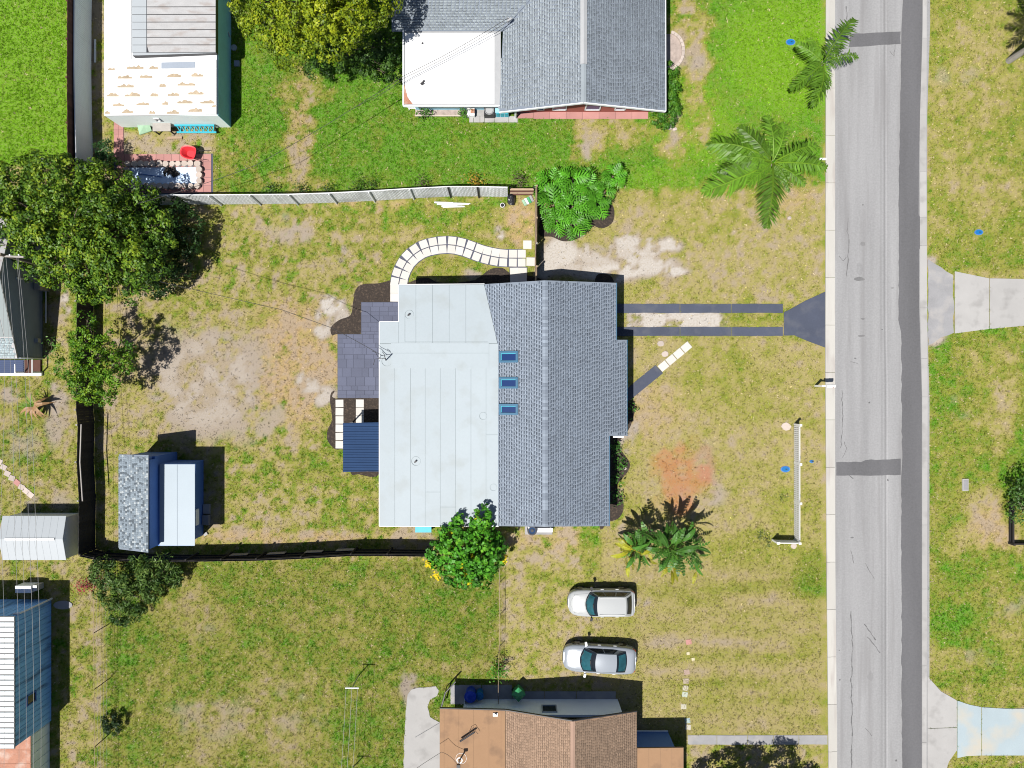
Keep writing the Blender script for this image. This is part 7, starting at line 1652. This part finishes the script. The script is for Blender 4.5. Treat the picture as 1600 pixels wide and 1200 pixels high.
def clump(label, px, py, spec, seed):
    b = W(px, py); t = thing('paddle_leaf_plant', label, 'plant', b, group='paddle leaf plants in the front lawn'); r = random.Random(seed)
    mb = MB()
    for k in range(7): a = r.uniform(0, 6.28); q = r.uniform(.05, .35); mb.tube([(b.x + q * math.cos(a), b.y + q * math.sin(a), 0), (b.x + 1.6 * q * math.cos(a), b.y + 1.6 * q * math.sin(a), r.uniform(.8, 1.4))], [.05, .03], 6, (.6, .9, .35))
    mb.build('stem', MT['wood'], t)
    for (x, y, z, yaw, s, kind) in spec:
        p = W(x, y, z); me = PY[r.randrange(2)] if kind == 'y' else PB[(0, 1, 1, 2, 1)[r.randrange(5)]]
        place(me, 'leaf', t, p + Vector((0, 0, .6)), math.radians(yaw), r.uniform(-.05, .5), s * 1.08, r.uniform(-1.0, 1.0))
        for _ in range(2): place(PB[1] if kind != 'y' else PY[0], 'leaf', t, p + Vector((r.uniform(-.3, .3), r.uniform(-.3, .3), r.uniform(-.5, .2))), math.radians(yaw + r.uniform(-70, 70)), r.uniform(-.4, .9), s * r.uniform(.7, 1.1), r.uniform(-1.2, 1.2))
rr_ = random.Random(9)
sp = [(1018 + rr_.gauss(0, 1) * 6, 845, z, yaw, s, 'g') for (z, yaw, s) in ()]
A_ = []; 
for (x, y, z, yaw, s, k) in ((1020, 842, 2.3, 150, 1.1, 'g'), (1012, 846, 2.2, 195, 1.0, 'g'), (1030, 850, 2.5, 100, 1.0, 'g'), (1034, 838, 2.4, 80, .9, 'g'), (1042, 862, 2.4, 235, 1.1, 'g'), (1048, 864, 2.4, 255, 1.0, 'g'), (1056, 866, 2.2, 285, 1.1, 'g'), (1062, 864, 2.2, 310, 1.0, 'g'), (1050, 858, 2.6, 200, 1.0, 'g'), (1058, 858, 2.7, 20, 1.1, 'g'), (1066, 854, 2.5, 35, 1.1, 'g'), (1076, 848, 2.4, 15, 1.1, 'g'), (1082, 852, 2.1, 345, .9, 'g'), (1074, 868, 2.0, 320, .9, 'g'), (1046, 846, 2.7, 60, 1.0, 'g'), (1040, 852, 2.9, 120, 1.1, 'g'), (1054, 846, 2.8, 70, 1.1, 'g'), (1064, 842, 2.5, 50, 1.0, 'g'), (1034, 868, 1.6, 245, .9, 'g'), (1052, 880, 1.4, 275, .9, 'y'), (1082, 876, 1.2, 300, .8, 'g'), (1046, 888, .9, 268, .8, 'y'), (1084, 890, .8, 250, .7, 'y'), (1070, 836, 2.2, 75, 1.0, 'g'), (1028, 856, 1.8, 170, .9, 'g'), (1016, 852, 1.7, 210, .8, 'y'), (1056, 872, 1.8, 265, .9, 'g'), (1068, 860, 2.3, 330, 1.0, 'g'), (1044, 868, 2.1, 225, 1.0, 'g'), (1036, 844, 2.6, 140, 1.0, 'g'), (1050, 838, 2.3, 95, 1.0, 'g'), (1084, 862, 1.6, 5, .8, 'g')): A_.append((x, y, z, yaw, s, k))
clump('larger right hand paddle leaf plant near the red soil patch', 1045, 858, A_, 3)
B_ = [(x, y, z, yaw, s, k) for (x, y, z, yaw, s, k) in ((985, 855, 1.9, 160, 1.0, 'y'), (978, 860, 1.8, 190, 1.0, 'y'), (980, 852, 1.9, 140, .8, 'y'), (990, 850, 2.1, 110, .9, 'g'), (1000, 852, 2.0, 75, .9, 'g'), (996, 846, 2.1, 95, .9, 'g'), (988, 866, 1.7, 230, .8, 'g'), (996, 868, 1.6, 260, .8, 'g'), (1002, 862, 1.8, 300, .8, 'g'), (992, 858, 2.2, 60, .8, 'g'), (984, 868, 1.3, 245, .8, 'y'), (980, 876, 1.0, 265, .8, 'y'), (1008, 868, 1.4, 330, .7, 'y'), (1000, 844, 2.0, 120, .8, 'g'), (986, 848, 2.0, 130, .9, 'g'), (1006, 856, 1.7, 20, .8, 'g'))]
clump('smaller yellowing left hand paddle leaf plant near the red soil patch', 992, 860, B_, 4)

# ------------------------------------------------------------------ grass blades on all lawns
def make_grass():
    rg = np.random.default_rng(77); n = 300000
    x = rg.uniform(-34.5, 34.5, n); y = rg.uniform(-26, 26, n)
    bad = np.zeros(n, bool)
    for p in EXCL:
        k = (x > p[:, 0].min()) & (x < p[:, 0].max()) & (y > p[:, 1].min()) & (y < p[:, 1].max())
        if k.any():
            idx = np.nonzero(k)[0]; bad[idx] |= inside(x[idx], y[idx], p)
    x = x[~bad]; y = y[~bad]
    g, yy, s, r = field(x, y)
    keep = rg.random(len(x)) < np.clip(.35 + 1.1 * g, 0, 1) * (1 - .88 * np.clip(s * 1.4, 0, 1)) * (1 - .75 * r)
    x = x[keep]; y = y[keep]; n = len(x)
    c, g, s, r = cover(x, y, rg.normal(0, .13, n))
    s0 = np.zeros(n)
    vivid = np.clip((g - .7) * 3.3, 0, 1)
    tone = np.exp(rg.normal(0, .30, n) * (1 - .35 * vivid)); c = c * tone[:, None]
    straw = (rg.random(n) < .08 * (1 - vivid)); c[straw] = np.array((.50, .41, .26)) * rg.uniform(.8, 1.2, (straw.sum(), 1))
    per = 4
    P = np.repeat(np.stack([x, y, np.zeros(n)], -1), per, 0); m = n * per
    sz = np.repeat(rg.uniform(.7, 1.35, n) * (.80 + .25 * vivid), per)
    a = rg.uniform(0, 2 * math.pi, m); lean = rg.uniform(.45, 1.25, m); L = .125 * sz * rg.uniform(.7, 1.2, m); w = .016 * sz * rg.uniform(.7, 1.3, m)
    d = np.stack([np.cos(a) * np.sin(lean), np.sin(a) * np.sin(lean), np.cos(lean)], -1); q = np.stack([-np.sin(a), np.cos(a), 0 * a], -1)
    P = P + np.stack([rg.normal(0, .03, m), rg.normal(0, .03, m), np.zeros(m)], -1)
    V = np.stack([P - q * w[:, None], P + q * w[:, None], P + d * L[:, None]], 1).reshape(-1, 3)
    C = np.repeat(c, per, 0) * np.exp(rg.normal(0, .12, m))[:, None]
    me = fastmesh('grass', V, np.arange(m * 3).reshape(-1, 3), C, MT['blade'])
    tag(link('grass', me, None, 'stuff'), 'short tufts of green and straw coloured grass across the lawns', 'grass')
    print('GRASS', n, m)
make_grass()
print('TRIS', sum(len(me.loops) - 2 * len(me.polygons) for me in bpy.data.meshes if me.users))
